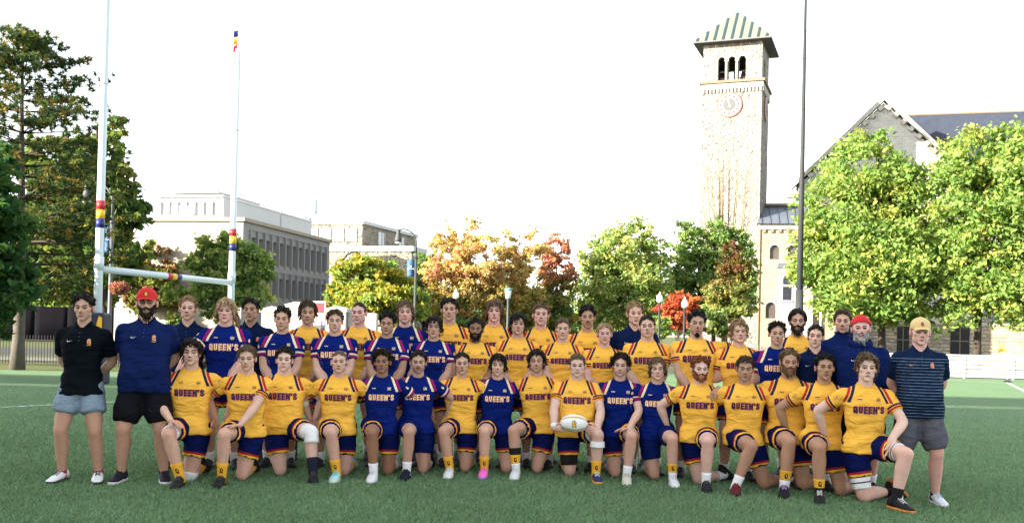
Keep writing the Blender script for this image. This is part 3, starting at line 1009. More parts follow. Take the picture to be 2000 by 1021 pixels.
    rg = [superring(0, cy, z, hx_ * .9 * b, hy_ * .88 * b, 20, 2.3, 0, T) for z, hx_, hy_, cy in zip(TORSO_Z[1:9], TORSO_HX[1:9], TORSO_HY[1:9], TORSO_CY[1:9])]
    mb.loft(rg)
    hd = T((0, -.006, 1.672)); J['head'] = hd
    rcap(mb, [T((0, .030, 1.42)), T((0, .022, 1.52)), hd + Vector((0, .022, -.05))], [.080 * (b * .5 + .5), .066 * (b * .6 + .4), .062 * (b * .6 + .4)], 16)
    k['jb'] = job(mb, .0180 if kneel or k['x'] < 300 or k['x'] > 1790 else .025, 2)
    # shirt
    top_kind = k['top']
    longs = top_kind in ('hoodie', 'quarter')
    fd = {'yellow': .030, 'blue': .030}.get(top_kind, .055)
    slv = {'yellow': .60, 'blue': .60}.get(top_kind, .74)
    k['slv'] = slv
    mb = MB(); rg = []
    hemz = k.get('hem', .868 if kneel else .84)
    for i, (z, hx_, hy_, cy) in enumerate(zip(TORSO_Z, TORSO_HX, TORSO_HY, TORSO_CY)):
        g_ = (1 + (b - 1) * .72 if z < 1.1 else b) if z < 1.45 else 1 + (b - 1) * .4
        belly = fat * math.exp(-((z - 1.06) / .14) ** 2)
        loose = 1.0 if top_kind in ('yellow', 'blue') else 1.03
        zz = max(z, hemz)
        hx2 = (hx_ * g_ + belly * .6) * loose; hy2 = (hy_ * g_ + belly) * loose
        fdd = fd if i == len(TORSO_Z) - 1 else (fd * .35 if i == len(TORSO_Z) - 2 else 0)
        if longs: fdd = 0
        rg.append(superring(0, cy - belly * .5, zz, hx2, hy2, 28, 2.6 if z < 1.4 else 2.2, fdd, T))
    if longs:
        rg.append(superring(0, .016, 1.565, .068, .064, 28, 2.2, 0, T))
    mb.loft(rg)
    if kneel:   # the shirt drapes over the raised thigh
        hu, ku = J['hip' + k['up']], J['knee' + k['up']]
        rcap(mb, [hu + Vector((0, .02, .03)), hu.lerp(ku, .09) + Vector((0, 0, .012))], [r_thigh(0) * gl * 1.15 + .014, r_thigh(.15) * gl * 1.19 + .012], 16, True, False)
    for sd, n in ((-1, 'l'), (1, 'r')):
        sh, el, wr = J['sh' + n], J['el' + n], J['wr' + n]
        rcap(mb, [T((sd * .085, .012, 1.438)), T((sd * .135, .010, 1.425)), sh], [.052, .060, .064 * ga], 16)
        rcap(mb, [T((sd * .042, .026, 1.508)), T((sd * .10, .020, 1.474)), T((sd * .17, .012, 1.428))], [.030, .036, .048], 12)
        if longs:
            rcap(mb, [sh, sh.lerp(el, .5), el], [.074 * ga, .070 * ga, .062 * ga], 16)
            rcap(mb, [el, el.lerp(wr, .5), el.lerp(wr, .97)], [.062 * ga, .056 * ga, .044 * ga], 16)
        else:
            e = sh.lerp(el, slv)
            rcap(mb, [sh, sh.lerp(el, slv * .5), e], [.069 * ga, .068 * ga, (.066 if slv < .7 else .069) * ga], 16, True, False)
    k['js'] = job(mb, .0172 if kneel or k['x'] < 300 or k['x'] > 1790 else .0195, 2)
    # shorts
    hem = {'rugby': .63, 'plain': .63, 'black': .86, 'bluegrey': .62, 'grey': .92}[k.get('shorts', 'rugby')]
    k['hem_t'] = hem
    mb = MB()
    pv = Vector((0, 0, pel.z - .95))
    rg = [superring(0, 0, z + pv.z, hx_ * (b * .6 + .4) , hy_ * (b * .6 + .4), 24, 2.4) for z, hx_, hy_ in ((.82, .158, .110), (.87, .164, .114), (.93, .158, .108), (.99, .145, .096))]
    mb.loft(rg)
    for n in 'lr':
        h, kn = J['hip' + n], J['knee' + n]
        lo = 1.22 if k.get('shorts', 'rugby') in ('rugby', 'plain') else 1.30
        pts = [h, h.lerp(kn, hem * .4), h.lerp(kn, hem * .75), h.lerp(kn, hem)]
        rcap(mb, pts, [r_thigh(0) * gl * 1.08, r_thigh(.2) * gl * 1.16, r_thigh(.4) * gl * lo * 1.02, r_thigh(hem) * gl * (lo + .10)], 18, True, False)
    k['jt'] = job(mb, .0215 if kneel or k['x'] < 300 or k['x'] > 1790 else .024, 2)

def finish(k, OUT):
    rng, J, s, b = k['rng'], k['J'], k['s'], k['b']
    root = empty("person", k['root'], k['yaw'], s)
    tag(root, k['label'], "person", k['group'])
    skin = np.array(SKINS[k.get('skin', 'fair')]) * (.94 + .12 * rng.random())
    hcol = HC_[k.get('hc', 'brown')]
    hp = (k.get('jaw', .88 + .24 * rng.random()) * (b * .4 + .6), rng.random() * 2.6 - .8, .94 + .10 * rng.random() + (b - 1) * .15, .85 + .4 * rng.random())
    # body with head, ears and hands in one mesh
    bv, bf, _ = OUT[k['jb']]
    bv = bv.astype(float)
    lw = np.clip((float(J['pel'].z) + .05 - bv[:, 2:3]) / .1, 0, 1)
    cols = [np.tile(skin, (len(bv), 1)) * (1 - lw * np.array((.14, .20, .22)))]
    for q in ('kneel', 'kneer'):
        kq = np.array(J[q]); dq = np.linalg.norm(bv - kq, axis=1)
        w = .30 * np.exp(-(dq / .075) ** 2)[:, None]
        cols[0] = cols[0] * (1 - w) + skin * np.array((.95, .62, .58)) * w
    V = [bv]; FF = [tuple(int(i) for i in f) for f in bf]; off = len(bv)
    eyec = [(.04, .025, .018), (.025, .015, .010), (.06, .08, .10), (.04, .04, .03)][int(rng.integers(4))]
    browc = np.array(hcol) * .6 + skin * (.06 if k.get('hc') in ('black', 'dark', 'brown', None) else .13)
    hv, hcv = make_head(hp, skin, browc, k.get('stub', .12), eyec)
    hs_ = 1.025 + .03 * rng.random() + (b - 1) * .10
    Hm = Matrix.Rotation(k.get('hyaw', float(rng.normal() * .06)), 3, 'Z') @ Matrix.Rotation(k.get('hpit', float(rng.normal() * .03)), 3, 'X') @ Matrix.Rotation(k.get('hrol', float(rng.normal() * .03)), 3, 'Y')
    Hn = np.array(Hm) * hs_; hpos = np.array(J['head'])
    H = lambda a: a @ Hn.T + hpos
    V.append(H(hv)); cols.append(hcv); FF += [tuple(int(i) + off for i in f) for f in _HF]; off += len(hv)
    for sg in (-1, 1):
        ev, ef = make_ear(sg); ev[:, 0] *= hp[2]
        V.append(H(ev)); cols.append(np.tile(skin * np.array((1, .86, .84)), (len(ev), 1))); FF += [tuple(i + off for i in f) for f in ef]; off += len(ev)
    for sd, n in ((-1, 'l'), (1, 'r')):
        fdv = J['hfd' + n].normalized(); pn = J['hpn' + n]
        cr = fdv.cross(pn)
        ts = k.get('thumb' + n, None)
        if ts is None:  # thumb towards the trunk's front / up
            ts = 1 if cr.dot(Vector((-sd * .4, -.6, .7))) > 0 else -1
        av, af = hand_np(J['wr' + n], fdv, pn, ts, J['hc' + n])
        V.append(av); cols.append(np.tile(skin * np.array((1, .90, .88)), (len(av), 1))); FF += [tuple(i + off for i in f) for f in af]; off += len(av)
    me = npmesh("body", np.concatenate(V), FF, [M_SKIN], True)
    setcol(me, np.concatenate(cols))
    link(bpy.data.objects.new("body", me), root)
    # hair, beard, hat
    style = k.get('hair', 'short')
    if style:
        v, f, c = make_hair(style, hp, hcol, rng, M_HAIR)
        me = fastmesh("hair", H(v), 4, [M_HAIR], idx=f); setcol(me, c)
        me.polygons.foreach_set("use_smooth", np.ones(len(me.polygons), dtype=bool))
        link(bpy.data.objects.new("hair", me), root)
    bd = k.get('beard', 0)
    if bd:
        v, f, c = make_beard(hp, HC_[k.get('bc', k.get('hc', 'brown'))], rng, bd)
        me = fastmesh("beard", H(v), 4, [M_HAIR], idx=f); setcol(me, c)
        me.polygons.foreach_set("use_smooth", np.ones(len(me.polygons), dtype=bool))
        link(bpy.data.objects.new("beard", me), root)
    if k.get('mous'):
        xs = np.linspace(-.031, .031, 17); rr = []
        pts = []
        for x in xs:
            dv = np.array([[x, -.093, -.0505 - 9 * x * x]]); dv = dv / np.linalg.norm(dv)
            q = head_surf(dv, hp)[0]; pts.append(q + np.array((0, -.002, 0)))
        pp = H(np.array(pts)); mb = MB()
        mb.tube(pp, [.0018 + .0042 * (1 - abs(x) / .033) ** .5 for x in xs], 7, cm(tuple(c * 1.1 for c in hcol), .8))
        mb.obj("moustache", root, True)
    hat = k.get('hat')
    if hat: make_hat(hat, hp, H, Hm, hs_, J, root)
    if k.get('glasses'):
        mb = MB(); g = cm((.012, .012, .014), .35)
        for sg in (-1, 1):
            ring = [(sg * .033 + .022 * math.cos(a), -.099, .004 + .0155 * math.sin(a)) for a in [j * 2 * math.pi / 18 for j in range(19)]]
            mb.tube(H(np.array(ring)), .0022, 5, g)
            mb.tube(H(np.array([(sg * .053, -.099, .009), (sg * .070, -.05, .010), (sg * .079, .008, .008)])), .0022, 5, g)
        mb.tube(H(np.array([(-.011, -.100, .007), (0, -.102, .010), (.011, -.100, .007)])), .0022, 5, g)
        mb.obj("spectacles", root, True)
    # shirt
    T, Rt = k['T'], k['Rt']
    v, f, no = OUT[k['js']]; v = v.astype(float)
    inv = np.array(Rt.inverted()); pel = np.array(J['pel'])
    tl = (v - pel) @ inv.T + np.array((0, 0, .95))
    ph = rng.random() * 20
    loosew = np.clip((1.30 - tl[:, 2]) / .25, .25, 1)
    v = v + no * (.0105 * loosew * pnoise(tl * np.array((.8, .8, 1.25)), ph, 12.0))[:, None]
    tp = np.full(len(v), -1.0)
    hxz = np.interp(tl[:, 2], TORSO_Z, TORSO_HX) * b; hyz = np.interp(tl[:, 2], TORSO_Z, TORSO_HY) * b
    qv = np.sqrt((tl[:, 0] / hxz) ** 2 + (tl[:, 1] / hyz) ** 2)
    tors = np.abs(qv - 1) * .15
    for n in 'lr':
        sh, el = np.array(J['sh' + n]), np.array(J['el' + n]); ab = (el - sh); t = ((v - sh) @ ab) / (ab @ ab)
        dd = np.linalg.norm(v - (sh + np.clip(t, 0, 1)[:, None] * ab), axis=1)
        near = np.abs(dd - .066 * k['ga'])
        isarm = (near < np.maximum(tors, .004)) & (t > .08) & (dd < .085 * k['ga'])
        tp = np.where(isarm, t / k['slv'], tp)
    mt = {'yellow': M_JY, 'blue': M_JB, 'polo': M_POLO, 'polo2': M_POLO2, 'black': M_POLOK, 'striped': M_POLOS, 'hoodie': M_HOOD, 'quarter': M_HOOD}[k['top']]
    nm = {'yellow': 'jersey', 'blue': 'jersey', 'hoodie': 'hoodie', 'quarter': 'pullover'}.get(k['top'], 'polo_shirt')
    me = quadmesh(nm, v, f, [mt]); setvec(me, tl, "tl"); setflt(me, tp, "tp")
    shirt = link(bpy.data.objects.new(nm, me), root)
    bvh = BVHTree.FromPolygons([tuple(p) for p in v], [tuple(int(i) for i in q) for q in f])
    ex, ez, dr = Rt @ Vector((1, 0, 0)), Rt @ Vector((0, 0, 1)), Rt @ Vector((0, 1, 0))
    if k['top'] in ('yellow', 'blue'):
        yl = k['top'] == 'yellow'
        lm = [M_LETN, M_LETR] if yl else [M_LETC, M_LETM]
        em = M_LETN if yl else M_LETC
        decal("chest_lettering", QS, QS_SHAPE, .290 * (b * .5 + .5), T((0, -.12, 1.290)), ex, ez, dr, bvh, lm, shirt)
        decal("league_badge", OUA, OUA_SHAPE, .056, T((.088, -.12, 1.388)), ex, ez, dr, bvh, [em], shirt)
        decal("maker_mark", MKR, MKR_SHAPE, .046, T((-.082, -.12, 1.390)), ex, ez, dr, bvh, [em], shirt)
        # ribbed neckband
        nb = [T((.078 * math.cos(a), .016 + .075 * math.sin(a), 1.527 - .030 * max(0, -math.sin(a)) ** 1.5)) for a in [j * 2 * math.pi / 28 for j in range(29)]]
        mb = MB(); mb.tube(nb, .0058, 6, cm(C_YEL if yl else C_BLUE, .8), caps=False); mb.obj("neckband", shirt, True)
        # numbered Q on the sleeve
        for sd, n in ((-1, 'l'), (1, 'r')):
            sh, el = J['sh' + n], J['el' + n]
            c = sh.lerp(el, .22); axd = (el - sh).normalized()
            dd = Vector((-sd * .75, .66, 0)); dd = (dd - axd * dd.dot(axd)).normalized()
            exx = dd.cross(-axd)
            decal("sleeve_emblem", QQ, QQ_SHAPE, .032, c, exx, -axd, dd, bvh, [M_LETC if not yl else M_GOLDP, M_LETN], shirt)
    elif k['top'] in ('polo', 'polo2', 'black', 'striped'):
        # folded collar with a V opening, and the placket's buttons
        mb = MB(); cmat = mt
        inner, outer = [], []
        na = 22
        for j in range(na + 1):
            a = math.pi * 1.5 + .30 + (2 * math.pi - .60) * j / na
            ca, sa = math.cos(a), math.sin(a)
            fr = max(0, -sa)
            inner.append(T((.066 * ca, .016 + .062 * sa, 1.550 - .065 * fr ** 2)))
            outer.append(T((.092 * ca + (.020 * np.sign(ca) * fr ** 3), .012 + .088 * sa, 1.497 - .070 * fr ** 2)))
        vv = inner + outer; n_ = na + 1
        mb.add(vv, [(i, i + 1, n_ + i + 1, n_ + i) for i in range(na)], cmat)
        o = mb.obj("collar", shirt, True)
        sm = o.modifiers.new("t", 'SOLIDIFY'); sm.thickness = .006
        setvec(o.data, [tuple(p) for p in getco(o.data)], "tl"); setflt(o.data, [-1.0] * len(o.data.vertices), "tp")
        for zb in (1.43, 1.395, 1.36):
            hit, nr, _, _ = bvh.ray_cast(T((0, -.4, zb)), dr, .8)
            if hit:
                mb = MB(); mb.ball(hit, (.0055, .003, .0055), cm((.05, .06, .10), .4), 8, 5); mb.obj("button", shirt, True)
        sw = M_WHITE if k['top'] != 'striped' else M_GOLDP
        decal("chest_logo", SWO, SWO_SHAPE, .052, T((-.088, -.12, 1.352)), ex, ez, dr, bvh, [sw], shirt)
        decal("crest", QQ, QQ_SHAPE, .034, T((.092, -.12, 1.352)), ex, ez, dr, bvh, [M_REDP, M_LETC], shirt)
        if k['top'] == 'black' or k['top'] == 'polo2':
            decal("crest_text", MKR, MKR_SHAPE, .040, T((.092, -.12, 1.318)), ex, ez, dr, bvh, [M_GOLDP], shirt)
    else:
        decal("chest_logo", SWO, SWO_SHAPE, .052, T((-.085, -.12, 1.345)), ex, ez, dr, bvh, [M_WHITE], shirt)
        mb = MB()
        if k['top'] == 'hoodie':
            hoodr = [T((.098 * math.cos(a), .030 + .100 * math.sin(a), 1.525 + .030 * math.sin(a))) for a in [j * 2 * math.pi / 24 for j in range(25)]]
            mb.tube(hoodr, [.030 + .012 * max(0, math.sin(j * 2 * math.pi / 24)) for j in range(25)], 9, mt, caps=False)
            o = mb.obj("hood", shirt, True)
            for sg in (-1, 1):
                pts = []
                for zc in (1.49, 1.45, 1.41, 1.37, 1.33):
                    hit, _, _, _ = bvh.ray_cast(T((sg * .03, -.4, zc)), dr, .8)
                    if hit: pts.append(hit - dr * .004)
                if len(pts) > 2:
                    m2 = MB(); m2.tube(pts, .003, 5, cm((.03, .035, .10), .8)); m2.obj("drawstring", shirt, True)
        else:
            cr = [T((.072 * math.cos(a), .016 + .068 * math.sin(a), 1.562)) for a in [j * 2 * math.pi / 24 for j in range(25)]]
            mb.tube(cr, .010, 7, mt, caps=False); o = mb.obj("collar", shirt, True)
        setvec(o.data, getco(o.data), "tl"); setflt(o.data, [-1.0] * len(o.data.vertices), "tp")
    # shorts
    v, f, no = OUT[k['jt']]; v = v.astype(float)
    tt = np.zeros(len(v)); best = np.full(len(v), 9.0)
    for n in 'lr':
        h, kn = np.array(J['hip' + n]), np.array(J['knee' + n]); ab = kn - h; t = ((v - h) @ ab) / (ab @ ab)
        dd = np.linalg.norm(v - (h + np.clip(t, 0, 1)[:, None] * ab), axis=1)
        tt = np.where(dd < best, t, tt); best = np.minimum(dd, best)
    inner = (tt > k['hem_t'] - .035) & (best < r_thigh(k['hem_t']) * k['gl'] * 1.17)
    tt = np.where(inner, .05, tt)
    v = v + no * (.005 * pnoise(v, ph + 3, 15.0))[:, None]
    sk = k.get('shorts', 'rugby')
    mt2 = {'rugby': M_SHR, 'plain': M_SHRB, 'black': M_SHK, 'bluegrey': M_SHG, 'grey': M_SHD}[sk]
    me = quadmesh("shorts", v, f, [mt2]); setvec(me, v, "tl"); setflt(me, tt, "tp")
    shorts = link(bpy.data.objects.new("shorts", me), root)
    # socks, shoes
    for n in 'lr':
        kn, an, fd_, fu = J['knee' + n], J['ank' + n], J['fd' + n], J['fu' + n]
        sc = k.get('sock' + n, k.get('sock', 'white'))
        segs = {'white': [(.76, 1.12, (.76, .76, .77))], 'yellow': [(.66, 1.12, (.74, .36, .03))], 'navy': [(.62, 1.12, (.012, .013, .03))], 'red': [(.93, 1.12, (.35, .02, .05))],
                'yw': [(.64, .86, (.74, .36, .03)), (.85, 1.12, (.76, .76, .77))], 'kyw': [(.44, .63, (.010, .010, .012)), (.62, .84, (.74, .36, .03)), (.83, 1.12, (.76, .76, .77))],
                'yk': [(.70, .90, (.74, .36, .03)), (.88, 1.12, (.012, .012, .014))], 'black': [(.74, 1.12, (.010, .010, .012))], 'none': [(.95, 1.12, (.02, .02, .02))],
                'longyellow': [(.35, 1.12, (.74, .36, .03))], 'wy': [(.70, 1.12, (.76, .76, .77))]}[sc]
        th = (kn - J['hip' + n]).normalized(); shv = (an - kn).normalized()
        bk = th - shv * th.dot(shv); bk = -bk.normalized() if bk.length > .2 else Vector((0, 1, 0))
        for t0, t1, colr in segs:
            mb = MB(); pts = []; rr = []
            for q in range(7):
                t = t0 + (t1 - t0) * q / 6
                o_ = float(np.interp(t, [0, .12, .3, .55, .8, 1], [0, .004, .014, .008, 0, 0]))
                pts.append(kn.lerp(an, t) + bk * o_); rr.append(r_shin(min(t, 1)) * (k['gl'] * .55 + .45) + .0055 + (.0015 if q == 0 else 0))
            mb.tube(pts, rr, 16, cm(colr, .9, .10, .2, .35, 160))
            sock = mb.obj("sock", root, True)
            if colr[0] > .7 and colr[2] < .1 and n == k.get('up'):
                bv2 = BVHTree.FromPolygons([tuple(p) for p in mb.v], mb.f)
                c = kn.lerp(an, (t0 + min(t1, 1)) / 2)
                decal("sock_emblem", QQ, QQ_SHAPE, .046, c, (1, 0, 0), -shv, (0, 1, 0), bv2, [cm((.05, .035, .01), .8), M_GOLDP], sock)
        up_, so_, la_ = k.get('shoe', ((.02, .02, .022), (.02, .02, .02), (.05, .05, .05)))
        if n != k.get('up', n) and 'shoe2' in k: up_, so_, la_ = k['shoe2']
        m1, m2, m3 = shoe_meshes(up_, so_, la_)
        yv = -fd_; zv = (fu - yv * fu.dot(yv)).normalized(); xv = yv.cross(zv)
        M = Matrix(((xv.x, yv.x, zv.x), (xv.y, yv.y, zv.y), (xv.z, yv.z, zv.z))).to_4x4()
        M = M @ Matrix.Scale(1.12, 4)
        M.translation = an - zv * .085
        so = bpy.data.objects.new("shoe", m1); link(so, root); so.matrix_local = M
        link(bpy.data.objects.new("sole", m2), so); link(bpy.data.objects.new("laces", m3), so)
    # bandages, straps, sleeves of elastic: (leg, from, to, colour); from/to along knee = 0, thigh negative, shin positive
    for (n, t0, t1, colr, extra) in k.get('wrap', ()):
        mb = MB(); pts = []; rr = []
        hip, kn, an = J['hip' + n], J['knee' + n], J['ank' + n]
        for q in range(9):
            t = t0 + (t1 - t0) * q / 8
            if t <= 0: pts.append(kn.lerp(hip, -t)); rr.append(r_thigh(1 + t) * k['gl'] + extra)
            else: pts.append(kn.lerp(an, t)); rr.append(r_shin(t) * (k['gl'] * .55 + .45) + extra)
        mb.tube(pts, rr, 20, cm(colr, .85, .06, .2, .4, 180))
        if t0 < 0 < t1:
            mb.ball(kn + (kn - (hip + an) / 2).normalized() * .020, (.050 * k['gl'], .050 * k['gl'], .054 * k['gl']), cm(colr, .85, .06, .2, .4, 180), 14, 9)
        mb.obj("bandage", root, True)
    for (n, t0, t1, colr) in k.get('armwrap', ()):
        mb = MB(); el, wr = J['el' + n], J['wr' + n]; sh = J['sh' + n]
        pts, rr = [], []
        for q in range(6):
            t = t0 + (t1 - t0) * q / 5
            if t < 0: pts.append(el.lerp(sh, -t)); rr.append(.052 * k['ga'])
            else: pts.append(el.lerp(wr, t)); rr.append(float(np.interp(t, [0, .25, .6, 1], [.046, .051, .043, .034])) * k['ga'])
        mb.tube(pts, rr, 16, cm(colr, .85, .06, .2, .4, 180)); mb.obj("wrist_tape", root, True)
    k['rootobj'] = root
    return root

def make_hat(hat, hp, H, Hm, hs_, J, root):
    kind, colr, lc = hat
    v = head_surf(_HD, hp)
    nrm = v - np.array((0, .01, .01)); nrm /= np.linalg.norm(nrm, axis=1)[:, None]
    a = np.abs(np.arctan2(v[:, 0], -v[:, 1]))
    zl = np.interp(a, [0, .6, 1.3, 2.0, math.pi], [.040, .036, .026, .010, -.004])
    if kind == 'bandana': zl = np.interp(a, [0, .6, 1.3, 2.0, math.pi], [.050, .048, .036, .0, -.03])
    m = v[:, 2] > zl
    th = .010 + (.014 * np.clip((v[:, 2] - .04) / .05, 0, 1) if kind == 'cap' else .006)
    cv = v + nrm * (np.ones(len(v)) * th)[:, None]
    # flush rim
    fm = m[_HF].all(1)
    used = np.unique(_HF[fm]); remap = -np.ones(len(v), int); remap[used] = np.arange(len(used))
    mtl = cm(colr, .8, .08, .2, .25, 120)
    me = fastmesh(kind, H(cv[used]), 4, [mtl], idx=remap[_HF[fm]])
    me.polygons.foreach_set("use_smooth", np.ones(len(me.polygons), dtype=bool))
    nm = "cap" if kind == 'cap' else "bandana"
    o = link(bpy.data.objects.new(nm, me), root)
    sm = o.modifiers.new("t", 'SOLIDIFY'); sm.thickness = .004; sm.offset = -1
    if kind == 'cap':
        mb = MB(); top, bot = [], []
        rows = []
        for i in range(5):
            r = i / 4
            row = []
            for j in range(15):
                q = -1 + 2 * j / 14
                x = .070 * q * (1 - .10 * r); yb = -.088 + .030 * q * q
                y = yb - (.070 * r) * (1 - .45 * q * q)
                z = .047 - .012 * q * q - .020 * r + .004 * (1 - q * q)
                row.append((x, y, z))
            rows.append(row)
        vv = [p for rw in rows for p in rw]
        fs = [(i * 15 + j, i * 15 + j + 1, (i + 1) * 15 + j + 1, (i + 1) * 15 + j) for i in range(4) for j in range(14)]
        mb.add(H(np.array(vv)), fs, mtl)
        br = mb.obj("brim", o, True); s2 = br.modifiers.new("t", 'SOLIDIFY'); s2.thickness = .006
        mb = MB(); mb.ball(H(np.array([(0, .012, .144)]))[0], (.008, .008, .005), mtl, 8, 5); mb.obj("button", o, True)
        bvh = BVHTree.FromPolygons([tuple(p) for p in H(cv[used])], [tuple(int(i) for i in q) for q in remap[_HF[fm]]])
        c = H(np.array([(0, -.10, .085)]))[0]
        decal("cap_emblem", QQ, QQ_SHAPE, .030, c, Hm @ Vector((1, 0, 0)), Hm @ Vector((0, .35, .94)), Hm @ Vector((0, .94, -.35)), bvh, lc, o)
# ================================================================== ground
rng = np.random.default_rng(11)

def ground_mat(name, c0, c1, c2, s1, s2, bump, bscale, rough=.95):
    mt, nt, b = new_mat(name)
    tc = N(nt, "ShaderNodeTexCoord")
    n1 = N(nt, "ShaderNodeTexNoise"); n1.inputs["Scale"].default_value = s1; n1.inputs["Detail"].default_value = 6
    n2 = N(nt, "ShaderNodeTexNoise"); n2.inputs["Scale"].default_value = s2; n2.inputs["Detail"].default_value = 3
    L(nt, tc.outputs["Object"], n1.inputs["Vector"]); L(nt, tc.outputs["Object"], n2.inputs["Vector"])
    r1 = N(nt, "ShaderNodeMapRange"); r1.inputs[1].default_value = .35; r1.inputs[2].default_value = .65; L(nt, n1.outputs[0], r1.inputs[0])
    r2 = N(nt, "ShaderNodeMapRange"); r2.inputs[1].default_value = .38; r2.inputs[2].default_value = .62; L(nt, n2.outputs[0], r2.inputs[0])
    col = mix(nt, r1.outputs[0], c0, c1)
    col = mix(nt, math_(nt, 'MULTIPLY', r2.outputs[0], .65), col, c2)
    L(nt, col, b.inputs["Base Color"]); b.inputs["Roughness"].default_value = rough; b.inputs["Specular IOR Level"].default_value = .15
    n3 = N(nt, "ShaderNodeTexNoise"); n3.inputs["Scale"].default_value = bscale; n3.inputs["Detail"].default_value = 4
    L(nt, tc.outputs["Object"], n3.inputs["Vector"])
    bp = N(nt, "ShaderNodeBump"); bp.inputs["Strength"].default_value = bump; bp.inputs["Distance"].default_value = .04
    L(nt, n3.outputs[0], bp.inputs["Height"]); L(nt, bp.outputs[0], b.inputs["Normal"])
    return mt

M_LAWN = ground_mat("lawn_grass", (.045, .075, .018), (.085, .105, .030), (.11, .10, .05), .25, 3.0, .6, 14)
M_TURF = ground_mat("turf", (.118, .200, .102), (.136, .222, .114), (.102, .176, .090), .5, 22.0, .8, 60)
M_ASPH = ground_mat("asphalt", (.055, .056, .06), (.075, .075, .078), (.045, .045, .048), .6, 9, .3, 40)
M_PAVE = ground_mat("concrete_paving", (.15, .145, .135), (.18, .175, .165), (.12, .115, .11), .7, 6, .2, 30)

def sheet(name, pts, z, material):
    me = npmesh(name, [(x, y, z) for x, y in pts], [tuple(range(len(pts)))], [material])
    return tag(link(bpy.data.objects.new(name, me)), kind="structure")

sheet("ground", [(-1500, -400), (1500, -400), (1500, 2500), (-1500, 2500)], -.012, M_LAWN)
sheet("sports_field", [(-24, -40), (60, -40), (60, 43.2), (-4, 43.2), (-12, 31.5), (-24, 30.5)], 0.0, M_TURF)
sheet("pavement", [(-60, 37.6), (-10, 39.5), (60, 45.6), (60, 48.5), (-10, 43), (-60, 41)], -.006, M_PAVE)
sheet("road", [(-90, 45), (-18, 46), (30, 56), (90, 62), (90, 69), (30, 64), (-18, 58), (-90, 57)], -.004, M_ASPH)

def line_mark(name, a, b, w):
    a, b = Vector(a[:2]), Vector(b[:2]); d = (b - a).normalized(); n = Vector((-d.y, d.x)) * w / 2
    sheet(name, [a - n, b - n, b + n, a + n], .006, M_LINE)
M_LINE = cm((.62, .63, .62), .9, .15, .1, scale=20)
line_mark("field_line", G(-60, 798), G(360, 778), .10)
line_mark("field_line", G(1967, 747), G(2100, 812), .11)
line_mark("field_line", G(1967, 747), G(1500, 733), .08)

# blades of the near turf
def turf_blades(n, y0, y1, name):
    y = y0 + (y1 - y0) * rng.beta(1.0, 2.1, n)
    x = (rng.random(n) * 2 - 1) * (.545 * y + .25)
    h = .018 + .018 * rng.random(n); w = .004 + .003 * rng.random(n)
    a = rng.random(n) * 6.283; lean = rng.normal(size=(n, 2)) * .016 + np.array((.006, -.004))
    p = np.stack([x, y, np.zeros(n)], 1)
    dx = np.stack([np.cos(a) * w, np.sin(a) * w, np.zeros(n)], 1)
    tip = p + np.stack([lean[:, 0], lean[:, 1], h], 1)
    v = np.stack([p - dx, p + dx, tip], 1).reshape(-1, 3)
    patch = .5 + .5 * np.sin(x * 2.1 + np.sin(y * 1.7) * 2) * np.sin(y * 2.9 + x)
    base = np.array((.170, .282, .148))[None] * (.72 + .56 * rng.random((n, 1))) * (.92 + .16 * patch[:, None])
    dry = rng.random(n) < .05
    base[dry] = np.array((.22, .30, .14)) * (.7 + .6 * rng.random((dry.sum(), 1)))
    me = fastmesh(name, v, 3, [M_BLADE], np.repeat(base, 3, 0))
    return tag(link(bpy.data.objects.new(name, me)), "short green artificial turf around the team's feet", None, None, "stuff")

def leaf_shader(name, trans=.35):
    mt = bpy.data.materials.new(name); mt.use_nodes = True; nt = mt.node_tree; nt.nodes.clear()
    o = N(nt, "ShaderNodeOutputMaterial"); at = N(nt, "ShaderNodeAttribute"); at.attribute_name = "Col"
    d = N(nt, "ShaderNodeBsdfDiffuse"); t = N(nt, "ShaderNodeBsdfTranslucent"); ms = N(nt, "ShaderNodeMixShader"); ms.inputs[0].default_value = trans
    L(nt, at.outputs["Color"], d.inputs["Color"]); L(nt, mix(nt, 1.0, at.outputs["Color"], (1.0, .95, .55), 'MULTIPLY'), t.inputs["Color"])
    L(nt, d.outputs[0], ms.inputs[1]); L(nt, t.outputs[0], ms.inputs[2])
    L(nt, ms.outputs[0], o.inputs["Surface"])
    return mt
M_BLADE = leaf_shader("turf_blade", .15); M_LEAF = leaf_shader("leaf", .52); M_NEEDLE = leaf_shader("needle", .30)
turf_blades(255000, 7.6, 24.0, "turf_grass")

# ================================================================== vegetation
M_BARK = simple("bark", (.040, .031, .025), .95, .5, 7, 1.0, 22)
M_BARKL = simple("bark_grey", (.085, .072, .062), .95, .4, 8, .9, 25)

def leaf_quads(c, size, nrm_bias, rng, elong=1.35):
    n = len(c)
    nr = rng.normal(size=(n, 3)); nr[:, 2] += nrm_bias; nr /= np.linalg.norm(nr, axis=1)[:, None]
    t = np.cross(nr, rng.normal(size=(n, 3))); t /= np.linalg.norm(t, axis=1)[:, None] + 1e-9
    bq = np.cross(nr, t)
    s = size[:, None]
    v0 = c - t * s * .62 * elong; v2 = c + t * s * .62 * elong - nr * s * .15
    v1 = c + bq * s * .5 + nr * s * .12; v3 = c - bq * s * .5 + nr * s * .12
    return np.stack([v0, v1, v2, v3], 1).reshape(-1, 3)

def blob_px(px, py, rx, ry, d, dy=0.0, depth=None):
    c = P(px, py, d + dy); k = d / F
    return (c, (rx * k, (depth if depth is not None else (rx + ry) / 2 * k), ry * k))

